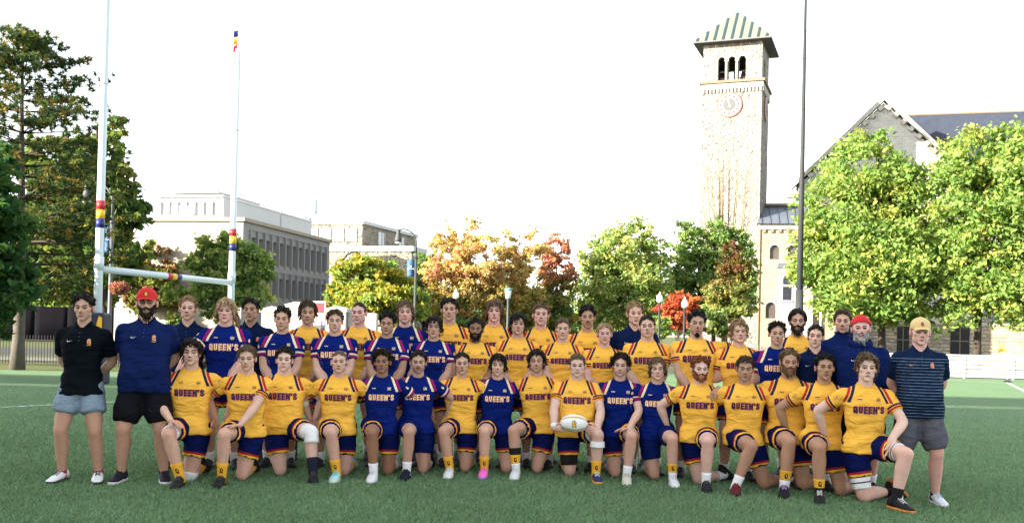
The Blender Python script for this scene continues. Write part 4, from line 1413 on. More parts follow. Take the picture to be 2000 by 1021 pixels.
def tree(name, label, base, d, blobs, n, leaf, pal, rng, trunk_r=.16, bark=None, group=None, clump=.22, pal_low=None, zsplit=None, nclump=None, bias=.12, fill=.35, cat="tree", limbs=True):
    bark = bark or M_BARK
    root = empty(name, base); tag(root, label, cat, group)
    base = Vector(base)
    cs = np.array([tuple(b[0]) for b in blobs]); rs = np.array([b[1] for b in blobs])
    wgt = (rs[:, 0] * rs[:, 1] * rs[:, 2]) ** (2 / 3.); wgt /= wgt.sum()
    nclump = nclump or max(40, n // 30)
    bi = rng.choice(len(blobs), size=nclump, p=wgt)
    dv = rng.normal(size=(nclump, 3)); dv /= np.linalg.norm(dv, axis=1)[:, None]
    rad = (fill + (1 - fill) * rng.random(nclump) ** .5) * (1 + .13 * rng.normal(size=nclump))
    cc = cs[bi] + dv * rs[bi] * rad[:, None]
    sc = 3.2 / rs.mean(); ph = rng.random(3) * 9
    gap = np.sin(cc[:, 0] * sc + ph[0]) + np.sin(cc[:, 1] * sc * 1.1 + ph[1]) + np.sin(cc[:, 2] * sc * 1.4 + ph[2])
    keep = (cc[:, 2] > .9) & (gap > -1.05)
    cc, bi = cc[keep], bi[keep]; nclump = len(cc)
    cr = clump * .82 * rs[bi].mean(1) * (.6 + .8 * rng.random(nclump))
    per = rng.multinomial(n, cr ** 2 / (cr ** 2).sum())
    ci = np.repeat(np.arange(nclump), per)
    off = rng.normal(size=(len(ci), 3)) * np.array((.62, .62, .40))
    p = cc[ci] + off * cr[ci][:, None]
    p[:, 2] = np.maximum(p[:, 2], .5 + .3 * rng.random(len(p)))
    size = leaf * (.65 + .7 * rng.random(len(p)))
    pa = np.array(pal)
    col = pa[rng.integers(len(pa), size=nclump)][ci]
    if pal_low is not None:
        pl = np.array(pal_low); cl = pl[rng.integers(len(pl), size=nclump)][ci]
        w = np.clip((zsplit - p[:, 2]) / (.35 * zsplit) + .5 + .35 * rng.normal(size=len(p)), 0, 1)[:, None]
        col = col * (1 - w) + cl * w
    col = col * (.72 + .56 * rng.random((len(p), 1))) * (.92 + .16 * rng.random((len(p), 3)))
    me = fastmesh("crown", leaf_quads(p - np.array(base), size, bias, rng), 4, [M_LEAF], np.repeat(col, 4, 0))
    link(bpy.data.objects.new("crown", me), root)
    # trunk and limbs
    top = max(blobs, key=lambda b: b[0].z + b[1][2] * .3)
    tz = top[0].z
    ctr = Vector((float(np.average(cs[:, 0], weights=wgt)), float(np.average(cs[:, 1], weights=wgt)), 0))
    mb = MB(); pts = []; rr = []
    for i in range(9):
        t = i / 8
        q = base.lerp(Vector((base.x * .5 + ctr.x * .5 if t > .3 else base.x, base.y * .5 + ctr.y * .5 if t > .3 else base.y, 0)), min(1, t * 1.2))
        pts.append(Vector((q.x - base.x + .06 * math.sin(t * 7 + base.x), q.y - base.y + .05 * math.cos(t * 6), t * tz * .97))); rr.append(trunk_r * (1.25 if i == 0 else 1) * (1 - .82 * t))
    mb.tube(pts, rr, 10, bark)
    tr = mb.obj("trunk", root, True)
    if limbs:
        mb = MB()
        for j in range(min(26, nclump)):
            c = Vector(cc[int(rng.integers(nclump))]) - base
            t0 = .25 + .5 * rng.random(); 
            a = Vector(pts[int(t0 * 8)]); 
            if c.z < a.z + .2: c.z = a.z + .2 + rng.random() * .5
            mid = a.lerp(c, .5) + Vector((0, 0, .12 * (c - a).length))
            r0 = trunk_r * (1 - .8 * t0) * .55
            mb.tube([a, a.lerp(mid, .5) + Vector((0, 0, .02)), mid, c], [r0, r0 * .75, r0 * .5, r0 * .15], 6, bark)
        mb.obj("limbs", root, True)
    return root

YG = [(0.269, 0.373, 0.094), (0.208, 0.322, 0.084), (0.331, 0.373, 0.094), (0.145, 0.25, 0.062), (0.25, 0.373, 0.103)]
YEL = [(.36,.34,.055),(.31,.33,.06),(.25,.30,.06),(.36,.31,.05)]
GRN = [(0.128, 0.216, 0.065), (0.173, 0.274, 0.08), (0.115, 0.188, 0.065), (0.216, 0.3, 0.086)]
DGR = [(0.084, 0.143, 0.05), (0.109, 0.177, 0.058), (0.143, 0.203, 0.058), (0.203, 0.228, 0.068)]
LOC = [(0.289, 0.394, 0.131), (0.367, 0.446, 0.145), (0.224, 0.329, 0.105), (0.406, 0.432, 0.145)]
ORG = [(.58,.40,.17),(.57,.44,.18),(.55,.33,.18),(.50,.43,.16),(.50,.25,.17)]
RED = [(0.517, 0.207, 0.154), (0.476, 0.154, 0.136), (0.559, 0.281, 0.166)]
ORL = [(0.425, 0.337, 0.1), (0.337, 0.312, 0.1), (0.25, 0.287, 0.088), (0.449, 0.287, 0.113)]

def at_ground(px, d):
    p = P(px, 660, d); return (p.x, p.y, 0)

GT = "trees behind the field"
# right-hand maples
rt = np.random.default_rng(21)
d = 56
bl = [blob_px(*q, d, dy) for q, dy in (((1690, 330, 80, 66), 0), ((1640, 420, 85, 80), -1), ((1735, 400, 95, 90), 1), ((1620, 520, 75, 80), -1), ((1700, 520, 110, 90), -2), ((1770, 500, 80, 90), 1), ((1640, 590, 60, 40), -1), ((1720, 590, 90, 40), -1), ((1770, 370, 55, 60), 1), ((1705, 285, 35, 28), 0), ((1578, 530, 30, 40), 0), ((1790, 330, 30, 30), 1), ((1660, 618, 46, 22), -2), ((1760, 612, 70, 26), -2), ((1600, 470, 40, 60), 0))]
tree("maple_tree", "full yellow-green maple in front of the stone gable", at_ground(1722, d), d, bl, 50000, .165, YG, rt, .24, group=GT, clump=.24, bias=.12)
d = 54
bl = [blob_px(*q, d, dy) for q, dy in (((1925, 330, 85, 75), 0), ((1990, 340, 70, 85), 0), ((1870, 350, 45, 60), 0), ((1880, 440, 70, 70), -1), ((1960, 450, 95, 80), -1), ((1900, 550, 80, 55), -1), ((1990, 560, 80, 60), -2), ((1940, 272, 32, 28), 0), ((1870, 300, 22, 30), 0), ((1870, 612, 70, 28), -1), ((1930, 620, 60, 26), -1), ((1840, 540, 40, 60), 0), ((1980, 628, 50, 22), -2), ((2060, 450, 80, 120), 0))]
tree("maple_tree", "yellow-green maple at the frame edge before the slate roof", at_ground(1908, d), d, bl, 44000, .165, YG, rt, .22, group=GT, clump=.24, bias=.12)
# left: large dark tree behind the goal post
d = 44
bl = [blob_px(*q, d) for q in ((205, 270, 34, 55), (170, 330, 55, 60), (215, 380, 45, 60), (250, 420, 40, 36), (180, 450, 70, 60), (235, 500, 55, 50), (110, 430, 70, 70), (150, 540, 80, 50), (225, 240, 16, 22), (70, 520, 60, 60), (270, 410, 28, 18), (90, 330, 60, 60))]
tree("linden_tree", "tall dark green tree rising behind the left goal post", at_ground(200, d), d, bl, 26000, .20, DGR, rt, .22, group=GT, clump=.22)
# near branches of the tree whose trunk stands outside the picture
d = 25
bl = [blob_px(*q, d, 0, 1.2) for q in ((-10, 360, 26, 60), (10, 450, 42, 60), (20, 560, 38, 55), (-40, 520, 60, 120), (-5, 640, 22, 30), (-90, 420, 90, 140), (0, 300, 14, 24))]
tree("oak_tree", "dark green leafy branches reaching in at the frame's left edge", (-15.6, d, 0), d, bl, 16000, .13, [(.040, .105, .040), (.055, .125, .042), (.070, .140, .045)], rt, .2, group=GT)
# orange-green shrub tree behind the fence
d = 60
bl = [blob_px(*q, d) for q in ((285, 500, 38, 30), (250, 540, 45, 40), (310, 545, 40, 38), (290, 590, 50, 30), (345, 585, 25, 25))]
tree("shrub_tree", "russet and green small tree over the black hoarding", at_ground(285, d), d, bl, 9000, .17, [(.26, .15, .07), (.20, .20, .06), (.17, .20, .055), (.14, .18, .05)], rt, .10, group=GT)
# honey locust before the concrete block
d = 47
bl = [blob_px(*q, d) for q in ((430, 490, 42, 36), (470, 510, 50, 36), (400, 520, 34, 34), (500, 530, 36, 34), (440, 550, 50, 36), (400, 580, 36, 26), (480, 575, 46, 30), (440, 465, 24, 18), (425, 610, 34, 22), (345, 570, 26, 26), (375, 590, 30, 24))]
tree("locust_tree", "green honey locust in front of the concrete building", at_ground(445, d), d, bl, 20000, .12, LOC[:3] + GRN, rt, .10, group=GT, clump=.26)
# yellow tree
d = 62
bl = [blob_px(*q, d, dy) for q, dy in (((700, 540, 45, 36), 0), ((745, 545, 40, 36), 1), ((670, 580, 40, 30), 0), ((730, 590, 60, 34), -1), ((790, 590, 46, 36), 0), ((690, 515, 22, 18), 0), ((745, 515, 18, 16), 0), ((800, 560, 30, 26), 2))]
tree("ash_tree", "bright yellow-green tree below the stone faculty block", at_ground(725, d), d, bl, 20000, .17, YEL + YG[:2], rt, .12, group=GT, clump=.26)
d = 74
bl = [blob_px(*q, d) for q in ((820, 570, 40, 40), (835, 530, 26, 40), (800, 600, 50, 30), (850, 600, 40, 30))]
tree("dense_tree", "dark green tree behind the blue banner post", at_ground(825, d), d, bl, 10000, .20, GRN + DGR, rt, .14, group=GT)
# autumn maples
d = 68
bl = [blob_px(*q, d, dy) for q, dy in (((880, 480, 36, 34), 0), ((925, 455, 22, 30), 0), ((870, 530, 46, 40), 0), ((930, 510, 50, 44), -1), ((900, 580, 60, 36), 0), ((960, 560, 36, 40), 0), ((922, 435, 8, 12), 0), ((870, 445, 14, 18), 0), ((862, 600, 40, 34), 0), ((940, 612, 52, 30), 0))]
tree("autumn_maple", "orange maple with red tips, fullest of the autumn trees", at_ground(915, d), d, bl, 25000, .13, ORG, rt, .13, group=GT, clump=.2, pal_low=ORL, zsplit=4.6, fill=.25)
bl = [blob_px(*q, d + 2, dy) for q, dy in (((990, 480, 22, 30), 0), ((1000, 530, 40, 44), 0), ((1040, 490, 24, 40), 0), ((1045, 455, 9, 20), 0), ((985, 455, 8, 18), 0), ((1020, 580, 50, 36), 0), ((970, 590, 30, 24), 0), ((1020, 618, 56, 26), 0))]
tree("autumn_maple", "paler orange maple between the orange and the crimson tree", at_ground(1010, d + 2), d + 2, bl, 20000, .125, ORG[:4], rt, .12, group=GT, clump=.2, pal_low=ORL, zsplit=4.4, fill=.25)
bl = [blob_px(*q, d + 5, dy) for q, dy in (((1085, 490, 26, 30), 0), ((1080, 540, 30, 36), 0), ((1105, 475, 12, 16), 0), ((1075, 590, 40, 34), 0), ((1110, 540, 20, 30), 0), ((1090, 622, 46, 24), 0))]
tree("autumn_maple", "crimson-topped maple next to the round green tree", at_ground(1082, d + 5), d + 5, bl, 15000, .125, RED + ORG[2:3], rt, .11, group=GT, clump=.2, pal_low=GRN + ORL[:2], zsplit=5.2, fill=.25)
# round green tree
d = 76
bl = [blob_px(*q, d, dy) for q, dy in (((1230, 455, 42, 32), 0), ((1200, 500, 56, 40), -1), ((1260, 495, 44, 36), 1), ((1180, 545, 56, 40), 0), ((1240, 550, 66, 44), -1), ((1285, 530, 26, 30), 0), ((1170, 590, 44, 28), 0), ((1250, 600, 50, 26), -1), ((1150, 500, 26, 24), 0), ((1245, 428, 20, 14), 0), ((1140, 560, 36, 40), 0), ((1295, 580, 28, 40), 0), ((1210, 620, 64, 24), 0), ((1300, 500, 20, 26), 0))]
tree("locust_tree", "broad light green domed tree left of the bell tower", at_ground(1232, d), d, bl, 32000, .16, LOC, rt, .2, group=GT, clump=.22, fill=.3)
# dark columnar tree before the tower
d = 80
bl = [blob_px(*q, d, dy) for q, dy in (((1350, 470, 26, 44), 0), ((1340, 520, 30, 50), 0), ((1400, 490, 36, 50), 0), ((1440, 500, 30, 50), 0), ((1360, 560, 46, 50), 0), ((1420, 560, 52, 54), 0), ((1320, 570, 22, 44), 1), ((1455, 560, 22, 40), 0), ((1400, 445, 18, 24), 0), ((1435, 455, 14, 22), 0))]
tree("hornbeam_tree", "dense green columnar tree standing against the bell tower", at_ground(1395, d), d, bl, 27000, .175, GRN + LOC[2:3], rt, .2, group=GT, clump=.22)
d = 72
bl = [blob_px(*q, d) for q in ((1425, 500, 26, 26), (1430, 540, 36, 36), (1415, 580, 44, 34), (1440, 600, 36, 24), (1400, 610, 30, 20))]
tree("young_maple", "young tree with pinkish tips in front of the columnar tree", at_ground(1430, d), d, bl, 11000, .14, [(.17, .075, .050), (.14, .10, .04), (.12, .11, .025)], rt, .06, group=GT, pal_low=ORL[1:3] + LOC[:1], zsplit=5.2, fill=.25)
# red shrub
d = 66
bl = [blob_px(*q, d) for q in ((1330, 595, 26, 24), (1305, 610, 22, 20), (1350, 605, 16, 26), (1320, 625, 34, 16))]
tree("red_shrub", "bright orange-red shrub between two white-topped lamp posts", at_ground(1322, d), d, bl, 7000, .14, [(.46, .13, .06), (.42, .09, .05), (.50, .18, .07)], rt, .05, group=None, cat="shrub")
for px, w, h, pal, dd in ((1290, 15, 18, YG, 60), (900, 26, 14, GRN, 64), (350, 20, 14, GRN, 60), (1390, 30, 22, DGR, 66)):
    bl = [blob_px(px, 650 - h, w, h, dd), blob_px(px + w * .5, 655 - h * .6, w * .7, h * .8, dd)]
    tree("bush", {1290: "small lime green bush below the red shrub", 900: "low green bush behind the tall black-haired player", 350: "low green bush at the hoarding's end", 1390: "dark bush beneath the columnar tree"}[px], at_ground(px, dd), dd, bl, 3000, .13, pal, rt, .04, cat="shrub", limbs=False)

def tree_line(name, label, x0, x1, ytop, ybot, d, n, leaf, pal, r):
    xs = x0 + (x1 - x0) * r.random(n)
    hgt = ybot - (ybot - ytop) * (.45 + .4 * np.sin(xs / 23.0) * np.sin(xs / 61.0 + 1) + .3 * np.sin(xs / 9.0) * .4 + .35)
    ys = ybot + (hgt - ybot) * r.random(n) ** .8
    pts = np.array([tuple(P(a, b, d + c)) for a, b, c in zip(xs, ys, r.normal(size=n) * 1.2)])
    pts[:, 2] = np.maximum(pts[:, 2], .1)
    pa = np.array(pal); ck = (np.floor(xs / 13 + ys / 9) * 7919 % len(pa)).astype(int)
    col = pa[ck] * (.65 + .7 * r.random((n, 1)))
    me = fastmesh(name, leaf_quads(pts, leaf * (.7 + .6 * r.random(n)), .5, r), 4, [M_LEAF], np.repeat(col, 4, 0))
    return tag(link(bpy.data.objects.new(name, me)), label, None, None, "stuff")
tree_line("hedge", "loose green hedge below the autumn trees", 770, 1300, 622, 662, 82, 16000, .20, GRN + LOC[:2] + ORL[1:3], rt)
tree_line("far_trees", "distant mass of green trees closing the view between trunks", 640, 1480, 560, 655, 135, 14000, .42, DGR + GRN + LOC[:1], rt)
tree_line("hedge", "dark hedge behind the black hoarding", -40, 520, 515, 640, 92, 19000, .26, DGR + GRN, rt)

# bare upper branches of a tall poplar in front of the tower
def bare_poplar():
    d = 82; r = np.random.default_rng(5)
    base = Vector(at_ground(1415, d)); root = empty("bare_poplar", base)
    tag(root, "leafless upright poplar branches rising before the tower's shaft", "tree", GT)
    mtw = simple("twig", (.21, .16, .105), .9, .3, 5)
    mb = MB(); mb.tube([(0, 0, 0), (0, 0, 4), (.05, 0, 9)], [.28, .22, .12], 8, mtw); mb.obj("trunk", root, True)
    k = d / F
    for j in range(16):
        tx = 1372 + 100 * j / 15 + r.normal() * 5
        ty = 262 + abs(tx - 1418) * .9 + r.random() * 50
        top = P(tx, ty, d + r.normal() * .5) - base
        st = Vector(((top.x) * .55, r.normal() * .2, 6 + r.random() * 3))
        pts = [Vector((0, 0, 3.5)), st, st.lerp(top, .5) + Vector((r.normal() * .08, 0, 0)), top]
        mb = MB(); mb.tube(pts, [.11, .085, .060, .016], 5, mtw)
        for q in range(9):
            t = .2 + .75 * q / 9
            a = st.lerp(top, t); sd = 1 if q % 2 else -1
            e = a + Vector((sd * (.25 + .3 * r.random()), r.normal() * .2, .7 + .6 * r.random()))
            mb.tube([a, a.lerp(e, .5) + Vector((sd * .05, 0, -.03)), e], [.022, .016, .007], 4, mtw)
        mb.obj("branch", root, True)
bare_poplar()

# pine at the left
def pine():
    d = 32.5; r = np.random.default_rng(9)
    base = G(32, 722); root = empty("pine_tree", base)
    tag(root, "big ragged pine with bare lower trunk near the iron fence", "tree", GT)
    H = ZAT(40, 90, d)
    mb = MB()
    pts = [Vector((.05 * math.sin(t * 5), .05 * math.cos(t * 4), t * H)) for t in np.linspace(0, 1, 12)]
    mb.tube(pts, [.24] + [.19 * (1 - .88 * t) for t in np.linspace(.06, 1, 11)], 12, M_BARKL)
    mb.obj("trunk", root, True)
    tips = []; lb = MB()
    for z in np.arange(2.3, H - .2, .34):
        t = z / H
        Lr = float(np.interp(t, [.2, .35, .6, .75, .9, 1], [2.9, 3.2, 3.3, 3.0, 1.8, .6]))
        for j in range(7):
            a = r.random() * 6.283
            ln = Lr * (.65 + .45 * r.random())
            dirv = Vector((math.cos(a), math.sin(a), 0))
            p0 = Vector((0, 0, z)); p1 = p0 + dirv * ln * .5 + Vector((0, 0, .05 + .12 * ln * (t - .4))); p2 = p0 + dirv * ln + Vector((0, 0, .25 * ln * (t - .15) + .1))
            lb.tube([p0, p1, p2], [.045 * (1.3 - t), .028 * (1.3 - t), .008], 5, M_BARK)
            for q in np.arange(.30, 1.05, .085):
                c = p0.lerp(p1, q * 2) if q < .5 else p1.lerp(p2, (q - .5) * 2)
                for _ in range(2):
                    tips.append(c + Vector((r.normal() * .16, r.normal() * .16, r.normal() * .08 + .04)))
    lb.obj("limbs", root, True)
    tips = np.array([tuple(p) for p in tips]); n = len(tips); m = 24
    c = np.repeat(tips, m, 0); dv = r.normal(size=(n * m, 3)); dv[:, 2] += .55; dv /= np.linalg.norm(dv, axis=1)[:, None]
    ln = (.13 + .09 * r.random(n * m))[:, None]; sd = np.cross(dv, r.normal(size=(n * m, 3))); sd /= np.linalg.norm(sd, axis=1)[:, None]
    v = np.stack([c - sd * .020, c + sd * .020, c + dv * ln], 1).reshape(-1, 3)
    colr = np.array([(.050, .090, .040), (.070, .110, .036), (.12, .130, .036), (.22, .165, .050)])[r.choice(4, size=n, p=[.34, .32, .22, .12])]
    colr = np.repeat(colr, m, 0) * (.7 + .6 * r.random((n * m, 1)))
    me = fastmesh("crown", v, 3, [M_NEEDLE], np.repeat(colr, 3, 0)); link(bpy.data.objects.new("crown", me), root)
pine()

# ================================================================== goal posts
M_GOAL = cm((.50, .57, .61), .35, .03, .4)
def goal():
    A, Bp = P(190, 640, 25.0), P(450, 645, 30.8)
    A.z = Bp.z = 0
    root = empty("goal_posts", A); tag(root, "white rugby goal posts with red, yellow and blue bands on uprights and crossbar", "goal posts")
    dB = Bp - A
    bands = [cm((.45, .025, .035), .4), cm((.72, .42, .03), .4), cm((.02, .025, .15), .4)]
    HT = (14.0, ZAT(456, 96, 30.8))
    for i, (o, H, ys) in enumerate(((Vector((0, 0, 0)), HT[0], (392, 445)), (dB, HT[1], (447, 490)))):
        dpt = 25.0 if i == 0 else 30.8; px = 190 if i == 0 else 452
        mb = MB(); mb.tube([o, o + Vector((0, 0, 3.1)), o + Vector((.02, 0, H))], [.105, .10, .075], 18, M_GOAL); mb.obj("upright", root, True)
        z1, z0 = ZAT(px, ys[0], dpt), ZAT(px, ys[1], dpt)
        for b_ in range(3):
            mb = MB(); zt = z1 - (z1 - z0) * b_ / 3; zb = z1 - (z1 - z0) * (b_ + 1) / 3
            mb.tube([o + Vector((.005, 0, zb)), o + Vector((.006, 0, zt))], .1035, 18, bands[b_]); mb.obj("band", root, True)
        mb = MB(); mb.tube([o + Vector((0, 0, 2.85)), o + Vector((0, 0, 3.18))], .118, 16, M_GOAL); mb.obj("bracket", root, True)
        mb = MB(); zj = ZAT(px + 12, 165, 25.0) if i == 0 else ZAT(456, 255, 30.8)
        mb.tube([o + Vector((.01, 0, zj)), o + Vector((.01, 0, zj + .03))], .098, 16, cm((.55, .57, .58), .4)); mb.obj("collar", root, True)
        mb = MB(); mb.prism([(-.26, 0), (.26, 0), (.26, 1.78), (-.26, 1.78)], -.26, .26, cm((.02, .022, .04), .5)); pad = mb.obj("post_pad", root, False, o)
        bv = pad.modifiers.new("b", 'BEVEL'); bv.width = .06; bv.segments = 3
        mb = MB(); mb.prism([(.05, 1.35), (.22, 1.35), (.22, 1.66), (.14, 1.70)], -.268, -.262, cm((.72, .42, .03), .5)); mb.obj("pad_print", pad)
    zc = 3.02; a = Vector((0, 0, ZAT(190, 525, 25.0))); b = dB + Vector((0, 0, ZAT(450, 552, 30.8)))
    mb = MB(); mb.tube([a, b], .088, 18, M_GOAL); bar = mb.obj("crossbar", root, True)
    for q, t in enumerate((.455, .49, .525)):
        mb = MB(); mb.tube([a.lerp(b, t), a.lerp(b, t + .034)], .0905, 18, bands[q]); mb.obj("band", root, True)
    # small tricolour flag on the far upright
    fl = empty("post_flag", A + dB + Vector((0, 0, HT[1]))); tag(fl, "small red, yellow and blue flag on top of the thinner upright", "flag")
    mb = MB(); mb.tube([(0, 0, -.05), (.03, 0, .72)], [.012, .008], 6, M_GOAL); mb.obj("staff", fl, True)
    for q, bm_ in enumerate((bands[0], bands[1], bands[2])):
        z = [.06, .24, .42][q]
        vv = []
        for i in range(7):
            u = i / 6
            vv += [(-.16 * u + .03, .04 * math.sin(u * 4), z - .20 * u * (1 - q * .3)), (-.16 * u + .03, .04 * math.sin(u * 4) + .01, z + .20 - .20 * u * (1 - q * .3))]
        mb = MB(); mb.add(vv, [(2 * i, 2 * i + 2, 2 * i + 3, 2 * i + 1) for i in range(6)], bm_); o = mb.obj("stripe", fl, True)
        sm = o.modifiers.new("t", 'SOLIDIFY'); sm.thickness = .004
goal()

# ================================================================== masonry materials
def brick_mat(name, c1, c2, mortar, bw, bh, ms=.012, var=.5, rough=.9, bump=.5, offset=.5):
    mt, nt, b = new_mat(name)
    tc = N(nt, "ShaderNodeTexCoord"); sx = N(nt, "ShaderNodeSeparateXYZ"); L(nt, tc.outputs["Object"], sx.inputs[0])
    cb = N(nt, "ShaderNodeCombineXYZ"); L(nt, math_(nt, 'ADD', sx.outputs[0], sx.outputs[1]), cb.inputs[0]); L(nt, sx.outputs[2], cb.inputs[1])
    br = N(nt, "ShaderNodeTexBrick"); L(nt, cb.outputs[0], br.inputs["Vector"])
    br.inputs["Scale"].default_value = 1.0; br.inputs["Brick Width"].default_value = bw; br.inputs["Row Height"].default_value = bh
    br.inputs["Mortar Size"].default_value = ms; br.inputs["Color1"].default_value = rgb(c1); br.inputs["Color2"].default_value = rgb(c2); br.inputs["Mortar"].default_value = rgb(mortar)
    br.offset = offset
    nz = N(nt, "ShaderNodeTexNoise"); nz.inputs["Scale"].default_value = 1.3; nz.inputs["Detail"].default_value = 6; L(nt, tc.outputs["Object"], nz.inputs["Vector"])
    f = N(nt, "ShaderNodeMapRange"); f.inputs[3].default_value = 1 - var * .5; f.inputs[4].default_value = 1 + var * .5; L(nt, nz.outputs[0], f.inputs[0])
    L(nt, mix(nt, 1.0, br.outputs[0], f.outputs[0], 'MULTIPLY'), b.inputs["Base Color"])
    b.inputs["Roughness"].default_value = rough
    bp = N(nt, "ShaderNodeBump"); bp.inputs["Strength"].default_value = bump; bp.inputs["Distance"].default_value = .05
    n2 = N(nt, "ShaderNodeTexNoise"); n2.inputs["Scale"].default_value = 9; L(nt, tc.outputs["Object"], n2.inputs["Vector"])
    L(nt, math_(nt, 'SUBTRACT', n2.outputs[0], br.outputs["Fac"]), bp.inputs["Height"]); L(nt, bp.outputs[0], b.inputs["Normal"])
    return mt

def rubble_mat(name, cols, scale, mortar):
    mt, nt, b = new_mat(name)
    tc = N(nt, "ShaderNodeTexCoord")
    mp = N(nt, "ShaderNodeMapping"); mp.inputs["Scale"].default_value = (scale, scale, scale * 1.45); L(nt, tc.outputs["Object"], mp.inputs["Vector"])
    v1 = N(nt, "ShaderNodeTexVoronoi"); v1.inputs["Scale"].default_value = 1; v1.inputs["Randomness"].default_value = .85; L(nt, mp.outputs[0], v1.inputs["Vector"])
    v2 = N(nt, "ShaderNodeTexVoronoi", feature='DISTANCE_TO_EDGE'); v2.inputs["Scale"].default_value = 1; v2.inputs["Randomness"].default_value = .85; L(nt, mp.outputs[0], v2.inputs["Vector"])
    sx = N(nt, "ShaderNodeSeparateXYZ"); L(nt, v1.outputs["Color"], sx.inputs[0])
    rp = N(nt, "ShaderNodeValToRGB"); rp.color_ramp.interpolation = 'CONSTANT'
    el = rp.color_ramp.elements
    for i, c in enumerate(cols):
        e = el[i] if i < 2 else el.new(i / len(cols))
        e.position = i / len(cols); e.color = rgb(c)
    L(nt, sx.outputs[0], rp.inputs[0])
    edge = math_(nt, 'LESS_THAN', v2.outputs["Distance"], .055)
    L(nt, mix(nt, edge, rp.outputs[0], mortar), b.inputs["Base Color"])
    b.inputs["Roughness"].default_value = .92
    bp = N(nt, "ShaderNodeBump"); bp.inputs["Strength"].default_value = 1.0; bp.inputs["Distance"].default_value = .14
    nz = N(nt, "ShaderNodeTexNoise"); nz.inputs["Scale"].default_value = 5; nz.inputs["Detail"].default_value = 5; L(nt, tc.outputs["Object"], nz.inputs["Vector"])
    mn = math_(nt, 'MINIMUM', v2.outputs["Distance"], .25)
    L(nt, math_(nt, 'ADD', math_(nt, 'MULTIPLY', mn, 2.0), math_(nt, 'MULTIPLY', nz.outputs[0], .9)), bp.inputs["Height"]); L(nt, bp.outputs[0], b.inputs["Normal"])
    return mt

M_RUB = rubble_mat("rubble_limestone", [(.228, .215, .195), (.205, .196, .180), (.245, .232, .208), (.150, .143, .132), (.232, .212, .175), (.21, .20, .182), (.115, .112, .108)], 2.7, (.215, .195, .165))
M_ASH = brick_mat("coursed_limestone", (.34, .335, .31), (.27, .265, .25), (.38, .37, .345), .62, .27, .018, .4)
M_WING = brick_mat("buff_sandstone", (.27, .22, .155), (.21, .165, .11), (.23, .195, .145), .55, .26, .016, .45)
M_TRIM = simple("dressed_stone", (.29, .27, .23), .85, .18, 2.0, .2, 20)
M_TRIMD = simple("brown_sandstone", (.14, .105, .075), .85, .2, 2.0, .2, 20)
M_SLATE = brick_mat("roof_slate", (.014, .021, .040), (.020, .028, .048), (.010, .014, .026), .38, .22, .012, .35, .7, .3)
M_METAL = simple("roof_metal", (.10, .12, .15), .45, .25, .8, 0, metal=.3)
M_GLASS = simple("window_glass", (.02, .024, .03), .12, .3, .8, spec=.6)
M_DARK = simple("dark_opening", (.012, .012, .013), .9)

def arch_pts(x0, x1, z0, zs, n=10):
    """outline of a round-headed opening: springing at zs"""
    c = (x0 + x1) / 2; r = (x1 - x0) / 2
    return [(x0, z0), (x1, z0)] + [(c + r * math.cos(a), zs + r * math.sin(a)) for a in [math.pi * k / n for k in range(n + 1)]]

def wall_arches(mb, x0, x1, z0, z1, openings, y0, y1, material):
    """wall slab in the xz plane with round-headed openings [(xa, xb, zbottom, zspring)], cut as real holes"""
    ops = sorted(openings)
    cur = x0
    for xa, xb, zb, zs in ops:
        mb.box(cur, xa, y0, y1, z0, z1, material)
        if zb > z0: mb.box(xa, xb, y0, y1, z0, zb, material)
        c = (xa + xb) / 2; r = (xb - xa) / 2; n = 10
        arc = [(c + r * math.cos(a), zs + r * math.sin(a)) for a in [math.pi * k / n for k in range(n + 1)]]
        for i in range(n):
            (ax, az), (bx, bz) = arc[i], arc[i + 1]
            v = [(ax, y0, az), (bx, y0, bz), (bx, y0, z1), (ax, y0, z1), (ax, y1, az), (bx, y1, bz), (bx, y1, z1), (ax, y1, z1)]
            mb.add(v, [(0, 1, 2, 3), (7, 6, 5, 4), (0, 4, 5, 1), (2, 6, 7, 3)], material)
        cur = xb
    mb.box(cur, x1, y0, y1, z0, z1, material)

